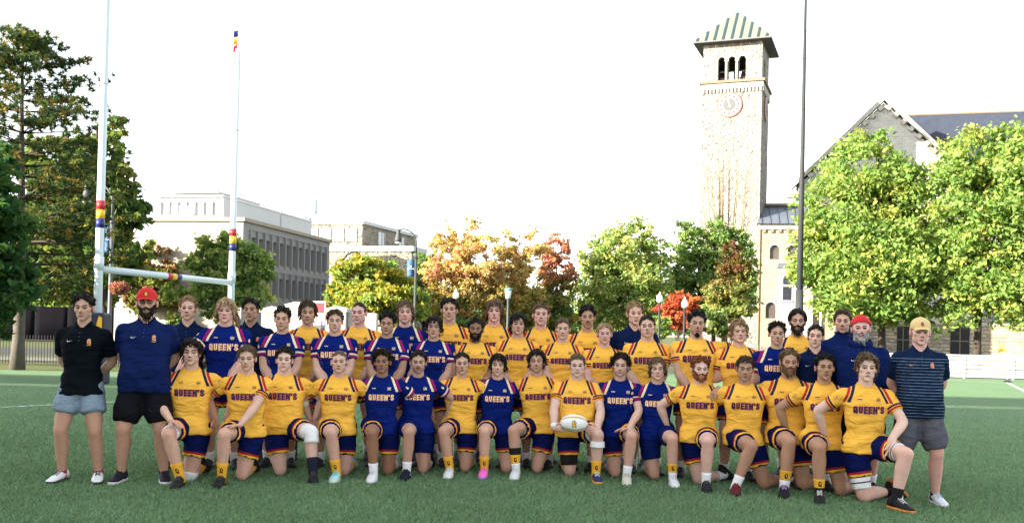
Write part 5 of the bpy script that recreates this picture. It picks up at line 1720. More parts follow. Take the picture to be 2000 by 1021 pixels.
# ================================================================== bell tower
TH = 20.6
def tower():
    D = 105.0
    c = P(1419, 650, D); W = 6.25; h = W / 2
    root = empty("bell_tower", (c.x, c.y, 0), -R(TH)); tag(root, "pale stone bell tower with clock face, open belfry and striped pyramid roof", "tower")
    z = lambda y: ZAT(1432, y, D)
    zc0, zc1 = z(181), z(160)            # corbelled cornice
    ztop = z(79); zap = ZAT(1432, 27, D + 3.3)
    mb = MB(); mb.box(-h, h, 0, W, 0, zc0, M_RUB); mb.obj("shaft", root)
    # cornice with brackets
    mb = MB(); mb.box(-h - .12, h + .12, -.12, W + .12, zc0 + .42, zc1 - .12, M_TRIM); mb.obj("cornice", root)
    mb = MB(); mb.box(-h - .30, h + .30, -.30, W + .30, zc1 - .12, zc1 + .16, M_TRIMD); mb.obj("ledge", root)
    bk = MB(); bk.prism([(-.10, 0), (.10, 0), (.10, .42), (-.10, .42)], -.14, .06, M_TRIM); bme = bk.mesh("bracket")
    for i in range(17):
        o = bpy.data.objects.new("bracket", bme); o.location = (-h + .15 + (W - .3) * i / 16, -.003, zc0); link(o, root)
        o = bpy.data.objects.new("bracket", bme); o.location = (h + .003, .15 + (W - .3) * i / 16, zc0); o.rotation_euler = (0, 0, R(90)); link(o, root)
    mb = MB(); mb.box(-h + .02, h - .02, .02, W - .02, zc0 - .01, zc0 + .42, M_RUB); mb.obj("shaft_top", root)
    # belfry: four walls with triple openings
    zb = zc1 + .16
    ow = .74; gap = .26; z_s = z(117)
    xs = [-.62 - ow, -.62 + gap, -.62 + gap * 2 + ow]
    xs = [-1.50, -.42, .66]
    ops = [(x, x + ow, zb + .02, z_s) for x in xs]
    for k in range(4):
        mb = MB(); wall_arches(mb, -h + .05 if k % 2 == 0 else -h + .65, h - .05 if k % 2 == 0 else h - .65, zb, ztop, ops, .05, .62, M_RUB)
        o = mb.obj("belfry_wall", root)
        o.location = [(0, 0, 0), (h, h, 0), (0, W, 0), (-h, h, 0)][k]; o.rotation_euler = (0, 0, [0, R(90), R(180), R(-90)][k])
        for x in xs:
            # engaged colonnettes and dressed arches
            cme = MB(); n = 10; cc = x + ow / 2; r = ow / 2
            for rr, yy in ((r + .16, -.01),):
                arc = [(cc + (r) * math.cos(a), z_s + (r) * math.sin(a)) for a in [math.pi * j / n for j in range(n + 1)]]
                arc2 = [(cc + (r + .13) * math.cos(a), z_s + (r + .13) * math.sin(a)) for a in [math.pi * j / n for j in range(n + 1)]]
                for j in range(n):
                    v = [(arc[j][0], .03, arc[j][1]), (arc[j + 1][0], .03, arc[j + 1][1]), (arc2[j + 1][0], .03, arc2[j + 1][1]), (arc2[j][0], .03, arc2[j][1])]
                    v2 = [(a_, .30, b_) for a_, _, b_ in v]
                    cme.add(v + v2, [(0, 1, 2, 3), (7, 6, 5, 4), (0, 4, 5, 1), (1, 5, 6, 2), (2, 6, 7, 3), (3, 7, 4, 0)], M_TRIM)
            a_ = cme.obj("arch", o)
        for x in (xs[1] - (xs[1] - xs[0] - ow) / 2, xs[2] - (xs[2] - xs[1] - ow) / 2):
            cme = MB(); cme.tube([(x, -.0, zb), (x, -.0, z_s - .18)], .125, 12, M_TRIM); cme.box(x - .20, x + .20, -.16, .04, z_s - .18, z_s + .02, M_TRIM); cme.obj("colonnette", o, False)
        # rail across the openings
        mb = MB(); mb.box(-1.5, 1.5, .30, .36, zb + .95, zb + 1.03, M_DARK); mb.box(-1.5, 1.5, .30, .36, zb + .30, zb + .36, M_DARK); mb.obj("rail", o)
        # blind arcade below the eaves
        for j in range(6):
            x = -h + .62 + j * .87
            mb = MB(); pts = arch_pts(x, x + .60, z(90), z(84)); mb.prism(pts, .035, .06, M_TRIMD); mb.obj("blind_arch", o)
    mb = MB(); mb.box(-h + .7, h - .7, .7, W - .7, zb - .3, zb + .02, M_DARK); mb.obj("belfry_floor", root)
    mb = MB(); mb.box(-h + .65, h - .65, .65, W - .65, ztop - 1.5, ztop - 1.2, M_DARK); mb.obj("belfry_ceiling", root)
    mb = MB(); mb.box(-.15, .15, W / 2 - .15, W / 2 + .15, zb, ztop - 1.5, M_DARK); mb.box(-h + .65, h - .65, W / 2 - .1, W / 2 + .1, zb + 1.7, zb + 1.95, M_DARK); mb.obj("bell_frame", root)
    mb = MB(); mb.lathe([(.05, 1.05), (.22, 1.0), (.30, .75), (.36, .35), (.52, .05), (.50, 0)], (.8, W / 2, zb + .75), 14, cm((.05, .05, .045), .5)); mb.obj("bell", root, True)
    # roof
    e = .92; ze = ztop - .12; rid = .22
    A = [(-h - e, -e, ze), (h + e, -e, ze), (h + e, W + e, ze), (-h - e, W + e, ze)]
    mb = MB()
    mb.box(-h - e, h + e, -e, W + e, ze - .14, ze, simple("eaves", (.10, .10, .11), .8))
    mb.obj("eaves", root)
    mroof = simple("copper_sheet", (.115, .135, .105), .6, .2, .8)
    apx = [(-rid, W / 2 , zap), (rid, W / 2, zap)]
    mb = MB(); mb.add([(x, y, zz + .004) for x, y, zz in A] + apx, [(0, 1, 5, 4), (1, 2, 5), (2, 3, 4, 5), (3, 0, 4)], mroof); mb.obj("roof", root)
    rib = cm((.02, .035, .045), .6)
    def ribs(a0, a1, t0, t1, nrm):
        a0, a1, t0, t1 = map(Vector, (a0, a1, t0, t1)); nrm = Vector(nrm)
        for i in range(9):
            u = (i + .5) / 9
            p = a0.lerp(a1, u)
            ctr = (t0 + t1) / 2; side = (a1 - a0).normalized()
            # strip runs up the slope to the hip
            up = ((t0 + t1) / 2 - (a0 + a1) / 2); 
            off = (u - .5) * (a1 - a0).length
            half_top = (t1 - t0).length / 2; half_bot = (a1 - a0).length / 2
            s = min(1.0, (half_bot - abs(off)) / max(half_bot - half_top, 1e-6)) * .985
            q = p + up * s
            w = .13
            mb = MB(); v = [p - side * w, p + side * w, q + side * w * .9, q - side * w * .9]
            v = [x + nrm * .02 for x in v] + [x + nrm * .06 for x in v]
            mb.add(v, [(4, 5, 6, 7), (0, 1, 5, 4), (1, 2, 6, 5), (2, 3, 7, 6), (3, 0, 4, 7)], rib); mb.obj("roof_strip", root)
    ribs(A[0], A[1], apx[0], apx[1], (0, -.5, .86)); ribs(A[1], A[2], apx[1], apx[1], (.5, 0, .86)); ribs(A[3], A[0], apx[0], apx[0], (-.5, 0, .86))
    mb = MB(); mb.tube([(0, W / 2, zap - .1), (0, W / 2, zap + 2.2)], [.03, .012], 6, cm((.4, .4, .4), .5)); mb.obj("lightning_rod", root)
    # clocks on two sides
    for k in range(2):
        ck = empty("clock"); ck.parent = root
        zc = z(205)
        ck.location = (-.20, -.03, zc) if k == 0 else (h + .03, h, zc); ck.rotation_euler = (0, 0, 0 if k == 0 else R(90))
        rr = 1.32
        mb = MB(); mb.tube([(0, 0, 0), (0, -.10, 0)], rr, 40, cm((.34, .085, .065), .7)); o = mb.obj("rim", ck, False)
        mb = MB(); mb.tube([(0, -.10, 0), (0, -.13, 0)], rr * .88, 40, cm((.36, .35, .33), .7)); mb.obj("dial", ck, False)
        mb = MB(); mb.tube([(0, -.13, 0), (0, -.142, 0)], rr * .52, 32, cm((.08, .08, .078), .7)); mb.obj("dial_centre", ck, False)
        gm = cm((.06, .06, .062), .7)
        for i in range(12):
            a = i * math.pi / 6
            mb = MB(); mb.tube([(rr * .70 * math.sin(a), -.13, rr * .70 * math.cos(a)), (rr * .70 * math.sin(a), -.145, rr * .70 * math.cos(a))], rr * .105, 10, gm); mb.obj("hour_mark", ck)
        for ang, ln, wd in ((R(-14), rr * .80, .055), (R(105), rr * .5, .07)):
            mb = MB(); dx, dz = math.sin(ang), math.cos(ang); px_, pz_ = dz, -dx
            v = [(-dx * .25 + px_ * wd, -.17, -dz * .25 + pz_ * wd), (-dx * .25 - px_ * wd, -.17, -dz * .25 - pz_ * wd), (dx * ln - px_ * wd * .3, -.17, dz * ln - pz_ * wd * .3), (dx * ln + px_ * wd * .3, -.17, dz * ln + pz_ * wd * .3)]
            mb.add(v + [(a_, -.155, b_) for a_, _, b_ in v], [(0, 1, 2, 3), (0, 4, 5, 1), (1, 5, 6, 2), (2, 6, 7, 3), (3, 7, 4, 0)], cm((.66, .66, .66), .5) if ln > 1 else cm((.05, .07, .14), .5)); mb.obj("hand", ck)
tower()

# ================================================================== stone hall with gable
def hall():
    D = 116.0
    c = P(1718, 650, D)
    root = empty("stone_hall", (c.x, c.y, 0), -R(16)); tag(root, "grey limestone hall with steep coped gable and long slate roof", "hall")
    k = D / F
    hw = 163 * k; ze = ZAT(1560, 352, D) - .2; za = ZAT(1720, 197, D)
    slope = (za - ze) / hw
    # gable front: lower wall with tall windows, upper triangle
    ops = [(-5.2, -3.2, 6.5, 12.0), (-1.6, 1.6, 6.5, 12.8), (3.2, 5.2, 6.5, 12.0)]
    mb = MB(); wall_arches(mb, -hw + .3, hw - .3, 3.6, ze, ops, 0, .7, M_ASH); mb.obj("wall", root)
    mb = MB(); mb.prism([(-hw + .3, ze), (hw - .3, ze), (0, za - .35)], 0, .7, M_ASH); mb.obj("gable", root)
    for xa, xb, zb_, zs in ops:
        mb = MB(); mb.prism(arch_pts(xa, xb, zb_, zs), .40, .44, M_GLASS); w = mb.obj("window", root)
        m2 = MB()
        for q in np.linspace(xa, xb, 4)[1:-1]: m2.box(q - .05, q + .05, .34, .40, zb_, zs + .5, M_TRIM)
        for q in np.arange(zb_ + 1.2, zs, 1.4): m2.box(xa, xb, .33, .39, q - .04, q + .04, M_TRIM)
        m2.obj("tracery", w)
    # plinth of rock-faced blocks, laid one by one
    mb = MB(); mb.box(-hw + .3, hw + 26, .10, .7, 0, 3.6, cm((.17, .15, .125), .95, .3)); wall2 = mb.obj("plinth", root)
    r = np.random.default_rng(3)
    cols = [simple("rock_face", cc, .95, .35, 1.8, 1.0, 7) for cc in ((.24, .20, .145), (.29, .245, .18), (.20, .17, .13), (.26, .235, .195))]
    shapes = []
    for j in range(4):
        bm_ = bmesh.new(); bmesh.ops.create_cube(bm_, size=1.0)
        bmesh.ops.subdivide_edges(bm_, edges=[e for e in bm_.edges], cuts=1, use_grid_fill=True)
        for v in bm_.verts:
            if v.co.y < -.4:
                rim = max(abs(v.co.x), abs(v.co.z)) > .4
                v.co.y += (.22 if rim else 0) + r.normal() * .10
        me = bpy.data.meshes.new("stone"); bm_.to_mesh(me); bm_.free(); me.materials.append(cols[j]); shapes.append(me)
    zc = .15; row = 0
    while zc < 3.5:
        hgt = [.42, .36, .46, .38][row % 4]; x = -1.5 - .35 * (row % 2)
        while x < hw + 18:
            wd = .55 + .55 * r.random()
            o = bpy.data.objects.new("stone", shapes[int(r.integers(4))]); o.location = (x + wd / 2, .06, zc + hgt / 2); o.scale = (wd - .03, .20 + .1 * r.random(), hgt - .03); link(o, root)
            x += wd
        zc += hgt; row += 1
    mb = MB(); mb.box(-hw - .1, hw + 26, -.12, .2, 3.6, 3.85, M_TRIM); mb.obj("string_course", root)
    # basement doors and windows
    for xa, xb in ((-4.6, -2.9), (1.9, 3.2), (7.6, 9.6)):
        mb = MB(); mb.box(xa, xb, -.13, -.05, .1, 3.3, M_DARK); w = mb.obj("window", root)
        m2 = MB(); m2.box((xa + xb) / 2 - .05, (xa + xb) / 2 + .05, -.17, -.13, .1, 3.3, M_TRIMD); m2.box(xa, xb, -.17, -.13, 1.7, 1.8, M_TRIMD); m2.obj("frame", w)
    # coping stones and corbels down both rakes
    cop = simple("coping_stone", (.28, .262, .23), .85, .15, 2, .2, 18)
    for sg in (-1, 1):
        mb = MB(); t = .55
        pts = [(0, za), (sg * (hw + .55), ze - .55 * slope), (sg * (hw + .55), ze - .55 * slope + t), (0, za + t + .12)]
        if sg > 0: pts = pts[::-1]
        mb.prism(pts, -.45, .9, cop); mb.obj("coping", root)
        cb = MB(); cb.box(-.27, .27, -.36, .0, -.5, 0, cop); cme = cb.mesh("corbel")
        for i in range(11):
            u = (i + .7) / 11.4
            o = bpy.data.objects.new("corbel", cme); o.location = (sg * hw * u, -.003, za - slope * hw * u - .12); o.rotation_euler = (0, sg * math.atan(slope), 0); link(o, root)
        mb = MB(); mb.box(sg * (hw + .1) - .9, sg * (hw + .1) + .9, -.5, .8, ze - 1.5, ze - .75, cop); mb.obj("kneeler_stone", root)
    # gable roof behind the coping
    mb = MB(); mb.prism([(-hw, ze), (hw, ze), (0, za - .1)], .72, 14, M_SLATE); mb.obj("gable_roof", root)
    mb = MB(); mb.box(-hw + .3, hw - .3, .72, 14, 0, ze - .02, M_ASH); mb.obj("side_wall", root)
    # main hall to the right with its long roof
    x0, x1 = 1.5, 60; yb = 8.5; zr = ZAT(1775, 232, D + 9); zev = ze - 3.0; yf = 1.4
    mb = MB(); mb.add([(x0, yf, zev), (x1, yf, zev), (x1, yb, zr), (x0, yb, zr), (x0, yb * 2 - yf, zev), (x1, yb * 2 - yf, zev)], [(0, 1, 2, 3), (3, 2, 5, 4), (0, 3, 4), (1, 5, 2)], M_SLATE); mb.obj("main_roof", root)
    mb = MB(); mb.tube([(x0, yb, zr + .02), (x1, yb, zr + .02)], .16, 8, M_TRIMD); mb.obj("ridge", root)
    ops = [(xx, xx + 2.2, 6.0, 11.0) for xx in np.arange(hw + 2, 44, 4.2)]
    mb = MB(); wall_arches(mb, hw - .28, x1, 3.6, zev, ops, yf + .3, yf + .9, M_RUB); mb.obj("main_wall", root)
    for xa, xb, zb_, zs in ops[:5]:
        mb = MB(); mb.prism(arch_pts(xa, xb, zb_, zs), yf + .62, yf + .66, M_GLASS); mb.obj("window", root)
    # small dormer and chimney on the left slope
    mb = MB(); mb.box(-hw + 1.2, -hw + 2.9, 5, 6.4, ze - 1, ze + 3.1, M_TRIM); mb.obj("chimney", root)
    mb = MB(); xq = -hw + 3.2
    mb.box(xq, xq + 2.2, 2.5, 4.6, ze, ze + 3.5, M_TRIM); mb.prism([(xq - .3, ze + 3.5), (xq + 2.5, ze + 3.5), (xq + 1.1, ze + 4.6)], 2.2, 4.9, M_SLATE); mb.obj("dormer", root)
hall()

# ================================================================== low wing between tower and hall
def wing():
    D = 103.0
    a, b = P(1478, 650, D), P(1580, 650, D - .5)
    root = empty("stone_wing", (a.x, a.y, 0), -R(12)); tag(root, "buff stone wing with arched windows and dark metal roof beside the tower", "building")
    Wd = (b - a).length + 2.5; z = lambda y: ZAT(1520, y, D)
    zt = z(441); k = D / F
    X = lambda px: (px - 1478) * k / math.cos(R(12) + .27) * 1.0
    ops = [(X(1497), X(1513), z(507), z(488)), (X(1527), X(1544), z(507), z(488))]
    mb = MB(); wall_arches(mb, 0, Wd, z(540), zt, ops, 0, .6, M_WING); mb.obj("wall", root)
    ops2 = [(X(1492), X(1509), z(622), z(600))]
    mb = MB(); wall_arches(mb, 0, Wd, 0, z(540), ops2, 0, .6, M_WING); mb.obj("wall", root)
    for xa, xb, zb_, zs in ops + ops2:
        mb = MB(); mb.prism(arch_pts(xa, xb, zb_, zs), .30, .34, simple("leaded_glass", (.06, .05, .045), .3, .5, 6)); mb.obj("window", root)
        ring = MB(); n = 10; cc = (xa + xb) / 2; r = (xb - xa) / 2
        for j in range(n):
            a0, a1 = math.pi * j / n, math.pi * (j + 1) / n
            v = [(cc + q * math.cos(t), -.05, zs + q * math.sin(t)) for q, t in ((r, a0), (r, a1), (r + .16, a1), (r + .16, a0))]
            ring.add(v + [(x, .05, zz) for x, _, zz in v], [(0, 1, 2, 3), (0, 4, 5, 1), (1, 5, 6, 2), (2, 6, 7, 3), (3, 7, 4, 0)], M_TRIM)
        ring.obj("arch", root)
    mb = MB(); mb.box(-.1, Wd, -.18, .2, z(449), zt + .12, M_TRIM); mb.obj("cornice", root)
    for i in range(8):
        mb = MB(); x = .4 + i * .78; mb.box(x, x + .3, -.19, -.02, z(455), z(449) - .003, M_TRIMD); mb.obj("bracket", root)
    # bay with stair window
    xb0, xb1 = X(1512), X(1512) + 3.4
    mb = MB(); mb.box(xb0, xb1, -1.1, -.003, 0, z(525), M_ASH); mb.obj("stair_bay", root)
    mb = MB(); mb.add([(xb0 - .15, -1.25, z(525)), (xb1 + .15, -1.25, z(525)), (xb1, -.005, z(514)), (xb0, -.005, z(514)), (xb0 - .15, -.005, z(525)), (xb1 + .15, -.005, z(525))], [(0, 1, 2, 3), (0, 3, 4), (1, 5, 2), (0, 4, 5, 1)], M_METAL); mb.obj("bay_roof", root)
    mb = MB(); mb.prism(arch_pts(X(1519), X(1519) + .85, z(587), z(546)), -1.14, -1.105, M_GLASS); w = mb.obj("window", root)
    mb = MB(); mb.box(X(1519) - .12, X(1519) + .97, -1.22, -1.11, z(561), z(557), M_TRIM); mb.obj("transom", w)
    mb = MB(); mb.box(X(1519) - .15, X(1519) + 1.0, -1.24, -1.11, z(590), z(587), M_TRIM); mb.obj("sill", w)
    # roof
    zr = z(398)
    mb = MB(); mb.add([(-.2, -.5, zt + .12), (Wd, -.5, zt + .12), (Wd, 5, zr + .35), (.2, 5, zr + .35), (-.2, 9, zt), (Wd, 9, zt)], [(0, 1, 2, 3), (3, 2, 5, 4), (0, 3, 4), (1, 5, 2)], M_METAL); mb.obj("roof", root)
    for i in range(7):
        x = .3 + i * .85; n = Vector((0, -.44, .9)) * .05
        p, q = Vector((x, -.48, zt + .15)), Vector((x, 4.9, zr + .36))
        mb = MB(); mb.tube([p + n * .4, q + n * .4], .045, 6, cm((.05, .06, .08), .5)); mb.obj("seam", root)
    mb = MB(); mb.box(.1, Wd, 4.7, 5.4, zr + .34, zr + .62, M_TRIMD); mb.obj("ridge", root)
    mb = MB(); mb.tube([(.12, -.10, 0), (.12, -.10, zt)], .06, 8, cm((.22, .14, .07), .7)); mb.obj("downpipe", root)
wing()

# ================================================================== concrete block
M_CONC = simple("concrete", (.215, .215, .218), .9, .16, .7, .25, 18)  # greyed to carry the shade on the window front
M_CONL = simple("pale_sunlit_concrete", (.27, .238, .19), .9, .08, .5, .15, 14)  # paler, warmer copy with sunlight on the end face mixed in
M_WPAN = simple("white_panel", (.46, .47, .48), .7, .05, .4)
def concrete():
    c = P(470, 640, 60.0); f = P(640, 645, 73.8)
    u = Vector((f.x - c.x, f.y - c.y, 0)); Lh = u.length; th = math.atan2(u.x, u.y)
    root = empty("concrete_building", (c.x, c.y, 0), -th); tag(root, "grey concrete block with two rows of deep-set slit windows", "building")
    zt = ZAT(470, 432, 60.0); Wd = 6.0
    # local: +y along the window front (depth), front faces +x
    mb = MB(); mb.box(-Wd, -.9, 0.0, Lh, 0, zt, M_CONL); mb.obj("core", root)
    fr = [(0, .9), (3.62, 1.0)]
    rows = ((5.66, 7.12), (3.62, 5.05))
    n = 12; s0 = .9; bw = (Lh - s0 - .7) / n
    # bands above, between and below the windows
    for z0, z1 in ((7.42, zt), (5.05, 5.40), (0, 3.30)):
        mb = MB(); mb.box(-.9, 0, .012, Lh - .012, z0, z1, M_CONC); mb.obj("band", root)
    for y0, y1 in ((.012, s0), (Lh - .7, Lh - .012)):
        for z0, z1 in ((3.30, 5.05), (5.40, 7.42)):
            mb = MB(); mb.box(-.9, -.003, y0, y1, z0, z1, M_CONC); mb.obj("end_pier", root)
    fin = MB(); fin.box(-.9, .10, -.07, .07, 0, 1, M_CONC); fme = fin.mesh("fin")
    pan = MB(); pan.box(-.72, -.68, .07, bw - .07, .28, 1.70, M_GLASS); pme = pan.mesh("pane")
    hd = MB(); hd.prism([(-.90, 1.38), (-.06, 1.60), (-.06, 2.02), (-.90, 2.02)], .07, bw - .07, M_CONC); hme = hd.mesh("hood")
    sl = MB(); sl.prism([(-.90, -.0), (-.02, -.0), (-.02, .06), (-.66, .52), (-.90, .52)], .07, bw - .07, M_CONL); sme = sl.mesh("sill")
    fr_ = MB(); fr_.box(-.74, -.62, .07, .13, .28, 1.5, M_DARK); fme2 = fr_.mesh("frame")
    for z0, z1 in rows:
        zz0, zz1 = (5.40, 7.42) if z0 > 5 else (3.30, 5.05)
        for i in range(n + 1):
            o = bpy.data.objects.new("fin", fme); o.location = (0, s0 + i * bw, zz0); o.scale = (1, 1, zz1 - zz0); link(o, root)
        for i in range(n):
            w = bpy.data.objects.new("window", pme); w.location = (0, s0 + i * bw, zz0); w.scale = (1, 1, (zz1 - zz0) / 2.02); link(w, root)
            for nm, me in (("hood", hme), ("sill", sme), ("frame", fme2)):
                o = bpy.data.objects.new(nm, me); link(o, w)
    mb = MB(); mb.box(-Wd - .1, .15, -.15, Lh + .1, zt + .002, zt + .22, M_CONL); mb.obj("parapet", root)
    mb = MB(); mb.box(-Wd - .02, -.9, -.02, 0, 3.5, 3.6, M_CONC); mb.obj("joint", root)
    # recessed bay with a tall window to the left
    mb = MB(); mb.box(-Wd - 3.2, -Wd, 1.2, 9, 0, zt - .2, M_CONC); mb.obj("recess_wall", root)
    mb = MB(); mb.box(-Wd - 1.7, -Wd - .25, 1.10, 1.18, 4.2, zt - 1.9, M_GLASS); w = mb.obj("window", root)
    m2 = MB(); m2.box(-Wd - 1.8, -Wd - 1.68, 1.05, 1.19, 4.1, zt - 1.8, M_DARK); m2.box(-Wd - 1.8, -Wd - .2, 1.05, 1.19, zt - 1.9, zt - 1.8, M_DARK); m2.obj("frame", w)
    mb = MB(); mb.box(-Wd - 1.0, -Wd, .9, 1.2, 0, 4.0, M_CONL); mb.obj("buttress", root)
    # white plant room on the roof
    zp = ZAT(393, 385, 66.0)
    mb = MB(); mb.box(-8.6, -3.9, 5, 20, zt + .2, zp, M_WPAN); pr = mb.obj("plant_room", root)
    for i in range(7):
        mb = MB(); mb.box(-8.5 + i * .62, -8.35 + i * .62, 4.85, 4.998, zt + 1.0, zp - .3, M_WPAN); mb.obj("panel_rib", pr)
    mb = MB(); mb.box(-7.6, -6.0, 4.93, 4.995, zt + .2, zt + 1.6, cm((.58, .58, .58), .8)); mb.obj("door", pr)
    mb = MB(); mb.box(-8.2, -4.6, 5.5, 12, zp + .35, zp + .48, cm((.42, .41, .39), .8)); mb.tube([(-7.8, 6, zp), (-7.8, 6, zp + .36)], .05, 6, M_WPAN); mb.tube([(-5.0, 6, zp), (-5.0, 6, zp + .36)], .05, 6, M_WPAN); mb.obj("canopy", pr)
    mb = MB(); mb.box(-8.65, -3.85, 4.8, 20.1, zp + .002, zp + .12, cm((.60, .60, .60), .7)); mb.obj("coping", pr)
    # aerial frame
    mb = MB()
    for x in (-10.6, -9.8): mb.tube([(x, 8, zt - .2), (x, 8, zt + 3.0)], .03, 6, cm((.30, .29, .28), .6))
    for zq in (1.6, 2.4, 2.8): mb.tube([(-10.6, 8, zt + zq), (-9.8, 8, zt + zq)], .025, 5, cm((.30, .29, .28), .6))
    mb.obj("aerial", root)
    mb = MB(); mb.tube([(-3.0, 12, zt), (-3.0, 12, zt + 2.6)], .06, 8, cm((.35, .34, .33), .6)); mb.obj("vent_pipe", root)
concrete()

# ================================================================== stone faculty block with observatory dome
M_FAC = rubble_mat("faculty_stone", [(.25, .22, .17), (.22, .195, .15), (.27, .24, .185), (.13, .115, .095), (.24, .215, .175)], 2.6, (.24, .215, .175))
def faculty():
    D = 88.0; c = P(703, 640, D)
    th = R(17); root = empty("faculty_block", (c.x, c.y, 0), -th); tag(root, "pale rubble-stone block with paired windows, flat roof and blue dome", "building")
    z = lambda y: ZAT(703, y, D)
    zt = z(437); Lw = 13.5; Dp = 12.5
    # +x to the right is the shaded end wall's depth: corner at the origin, long front to the left
    mb = MB(); mb.box(-Lw, 0, 0, Dp, 0, zt, M_FAC); mb.obj("wall", root)
    mb = MB(); mb.box(-Lw - .15, .15, -.15, Dp + .1, zt + .002, zt + .30, M_WPAN); mb.obj("parapet", root)
    mb = MB(); mb.box(-Lw + 4, 6.0, -3.0, -.003, 0, z(496), M_FAC); mb.obj("lower_wall", root)
    mb = MB(); mb.box(-Lw + 3.9, 6.2, -3.15, -.006, z(496) + .002, z(496) + .4, M_WPAN); mb.obj("lower_parapet", root)
    z0, z1 = z(469), z(445)
    for i in range(4):
        x = -5.35 + i * 1.28 * 1.0
        for q in (0, .52):
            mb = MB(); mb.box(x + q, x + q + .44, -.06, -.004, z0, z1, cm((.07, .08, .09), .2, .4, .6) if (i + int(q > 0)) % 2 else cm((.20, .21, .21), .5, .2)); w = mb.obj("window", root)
            m2 = MB(); m2.box(x + q - .05, x + q, -.09, -.004, z0, z1, M_WPAN); m2.box(x + q + .44, x + q + .49, -.09, -.004, z0, z1, M_WPAN); m2.box(x + q, x + q + .44, -.09, -.062, (z0 + z1) / 2 - .03, (z0 + z1) / 2 + .03, M_WPAN); m2.box(x + q - .08, x + q + .52, -.14, -.004, z0 - .1, z0 - .003, M_TRIM); m2.obj("frame", w)
    for i in range(2):
        y = 3.3 + i * 4.6
        for q in (0, .75):
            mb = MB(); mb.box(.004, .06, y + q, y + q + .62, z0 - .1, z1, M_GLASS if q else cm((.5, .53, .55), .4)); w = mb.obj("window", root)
            m2 = MB(); m2.box(.004, .10, y + q - .07, y + q, z0 - .1, z1, M_WPAN); m2.box(.004, .10, y + q + .62, y + q + .69, z0 - .1, z1, M_WPAN); m2.box(.004, .14, y + q - .1, y + q + .75, z0 - .22, z0 - .103, M_TRIM); m2.obj("frame", w)
    # dome and stack
    dm = MB(); prof = [(1.25, 0)] + [(1.3 * math.cos(a), 1.35 * math.sin(a) + .3) for a in [k * math.pi / 2 / 8 for k in range(9)]]
    prof[-1] = (.02, prof[-1][1])
    dx = (520 - 703) * D / F / math.cos(th)
    dm.lathe(prof, (dx, 6, zt - .3), 20, cm((.16, .28, .50), .35, .15, .5)); dome = dm.obj("dome", root, True)
    for j in range(3):
        m2 = MB(); a = -1.2 + j * .55
        m2.tube([(dx + 1.33 * math.cos(t) * math.cos(a - .9), 6 + 1.33 * math.cos(t) * math.sin(a - .9), zt + 1.38 * math.sin(t)) for t in np.linspace(0, 1.5, 9)], .05, 5, cm((.40, .42, .45), .5)); m2.obj("rib", dome, True)
    sx = (545 - 703) * D / F / math.cos(th)
    mb = MB(); mb.tube([(sx, 5, zt), (sx, 5, zt + 1.6)], .22, 12, cm((.52, .52, .52), .6)); mb.lathe([(.26, zt + 1.6), (.34, zt + 1.75), (.26, zt + 2.9), (.20, zt + 2.95)], (sx, 5, 0), 12, cm((.36, .42, .44), .6)); mb.box(sx - .8, sx + .5, 4.4, 5.6, zt, zt + .75, cm((.50, .45, .38), .8)); mb.obj("flue", root, True)
    mb = MB(); mb.tube([(-4.0, 3, zt), (-4.0, 3, zt + 1.4)], .035, 6, cm((.25, .25, .25), .6)); mb.obj("mast", root)
faculty()

# ================================================================== fences, gates, hoarding
M_IRON = cm((.020, .020, .022), .6, .2, .15)
def picket_fence(label, a, b, h, sp, postsp, mt=M_IRON):
    a, b = Vector((a[0], a[1], 0)), Vector((b[0], b[1], 0)); d = b - a; Ln = d.length; ang = math.atan2(d.y, d.x)
    root = empty("iron_fence", a, ang); tag(root, label, "fence")
    pk = MB(); pk.box(-.010, .010, -.010, .010, .05, h, mt); pk.add([(-.012, -.012, h), (.012, -.012, h), (.012, .012, h), (-.012, .012, h), (0, 0, h + .07)], [(0, 1, 4), (1, 2, 4), (2, 3, 4), (3, 0, 4)], mt); pme = pk.mesh("picket")
    ps = MB(); ps.box(-.035, .035, -.035, .035, 0, h + .06, mt); ps.ball((0, 0, h + .09), .04, mt, 8, 5); psm = ps.mesh("post")
    n = int(Ln / sp)
    for i in range(n):
        o = bpy.data.objects.new("picket", pme); o.location = (i * sp + sp / 2, 0, 0); link(o, root)
    for i in range(int(Ln / postsp) + 1):
        o = bpy.data.objects.new("post", psm); o.location = (i * postsp, 0, 0); link(o, root)
    for zz in (.14, h - .12):
        mb = MB(); mb.box(0, Ln, -.016, .016, zz - .02, zz + .02, mt); mb.obj("rail", root)
picket_fence("black iron picket fence beside the pine trunk", G(-90, 709), G(430, 722), 1.0, .105, 2.2)
picket_fence("grey iron railing in front of the red shrub and columnar tree", (P(1215, 650, 58).x, 58), (P(1505, 650, 60).x, 60), 1.05, .12, 2.2, cm((.16, .16, .16), .6))
picket_fence("pale iron railing behind the back row under the autumn trees", (P(770, 650, 64).x, 64), (P(1205, 650, 60).x, 60), 1.25, .15, 2.4, cm((.30, .30, .30), .6))

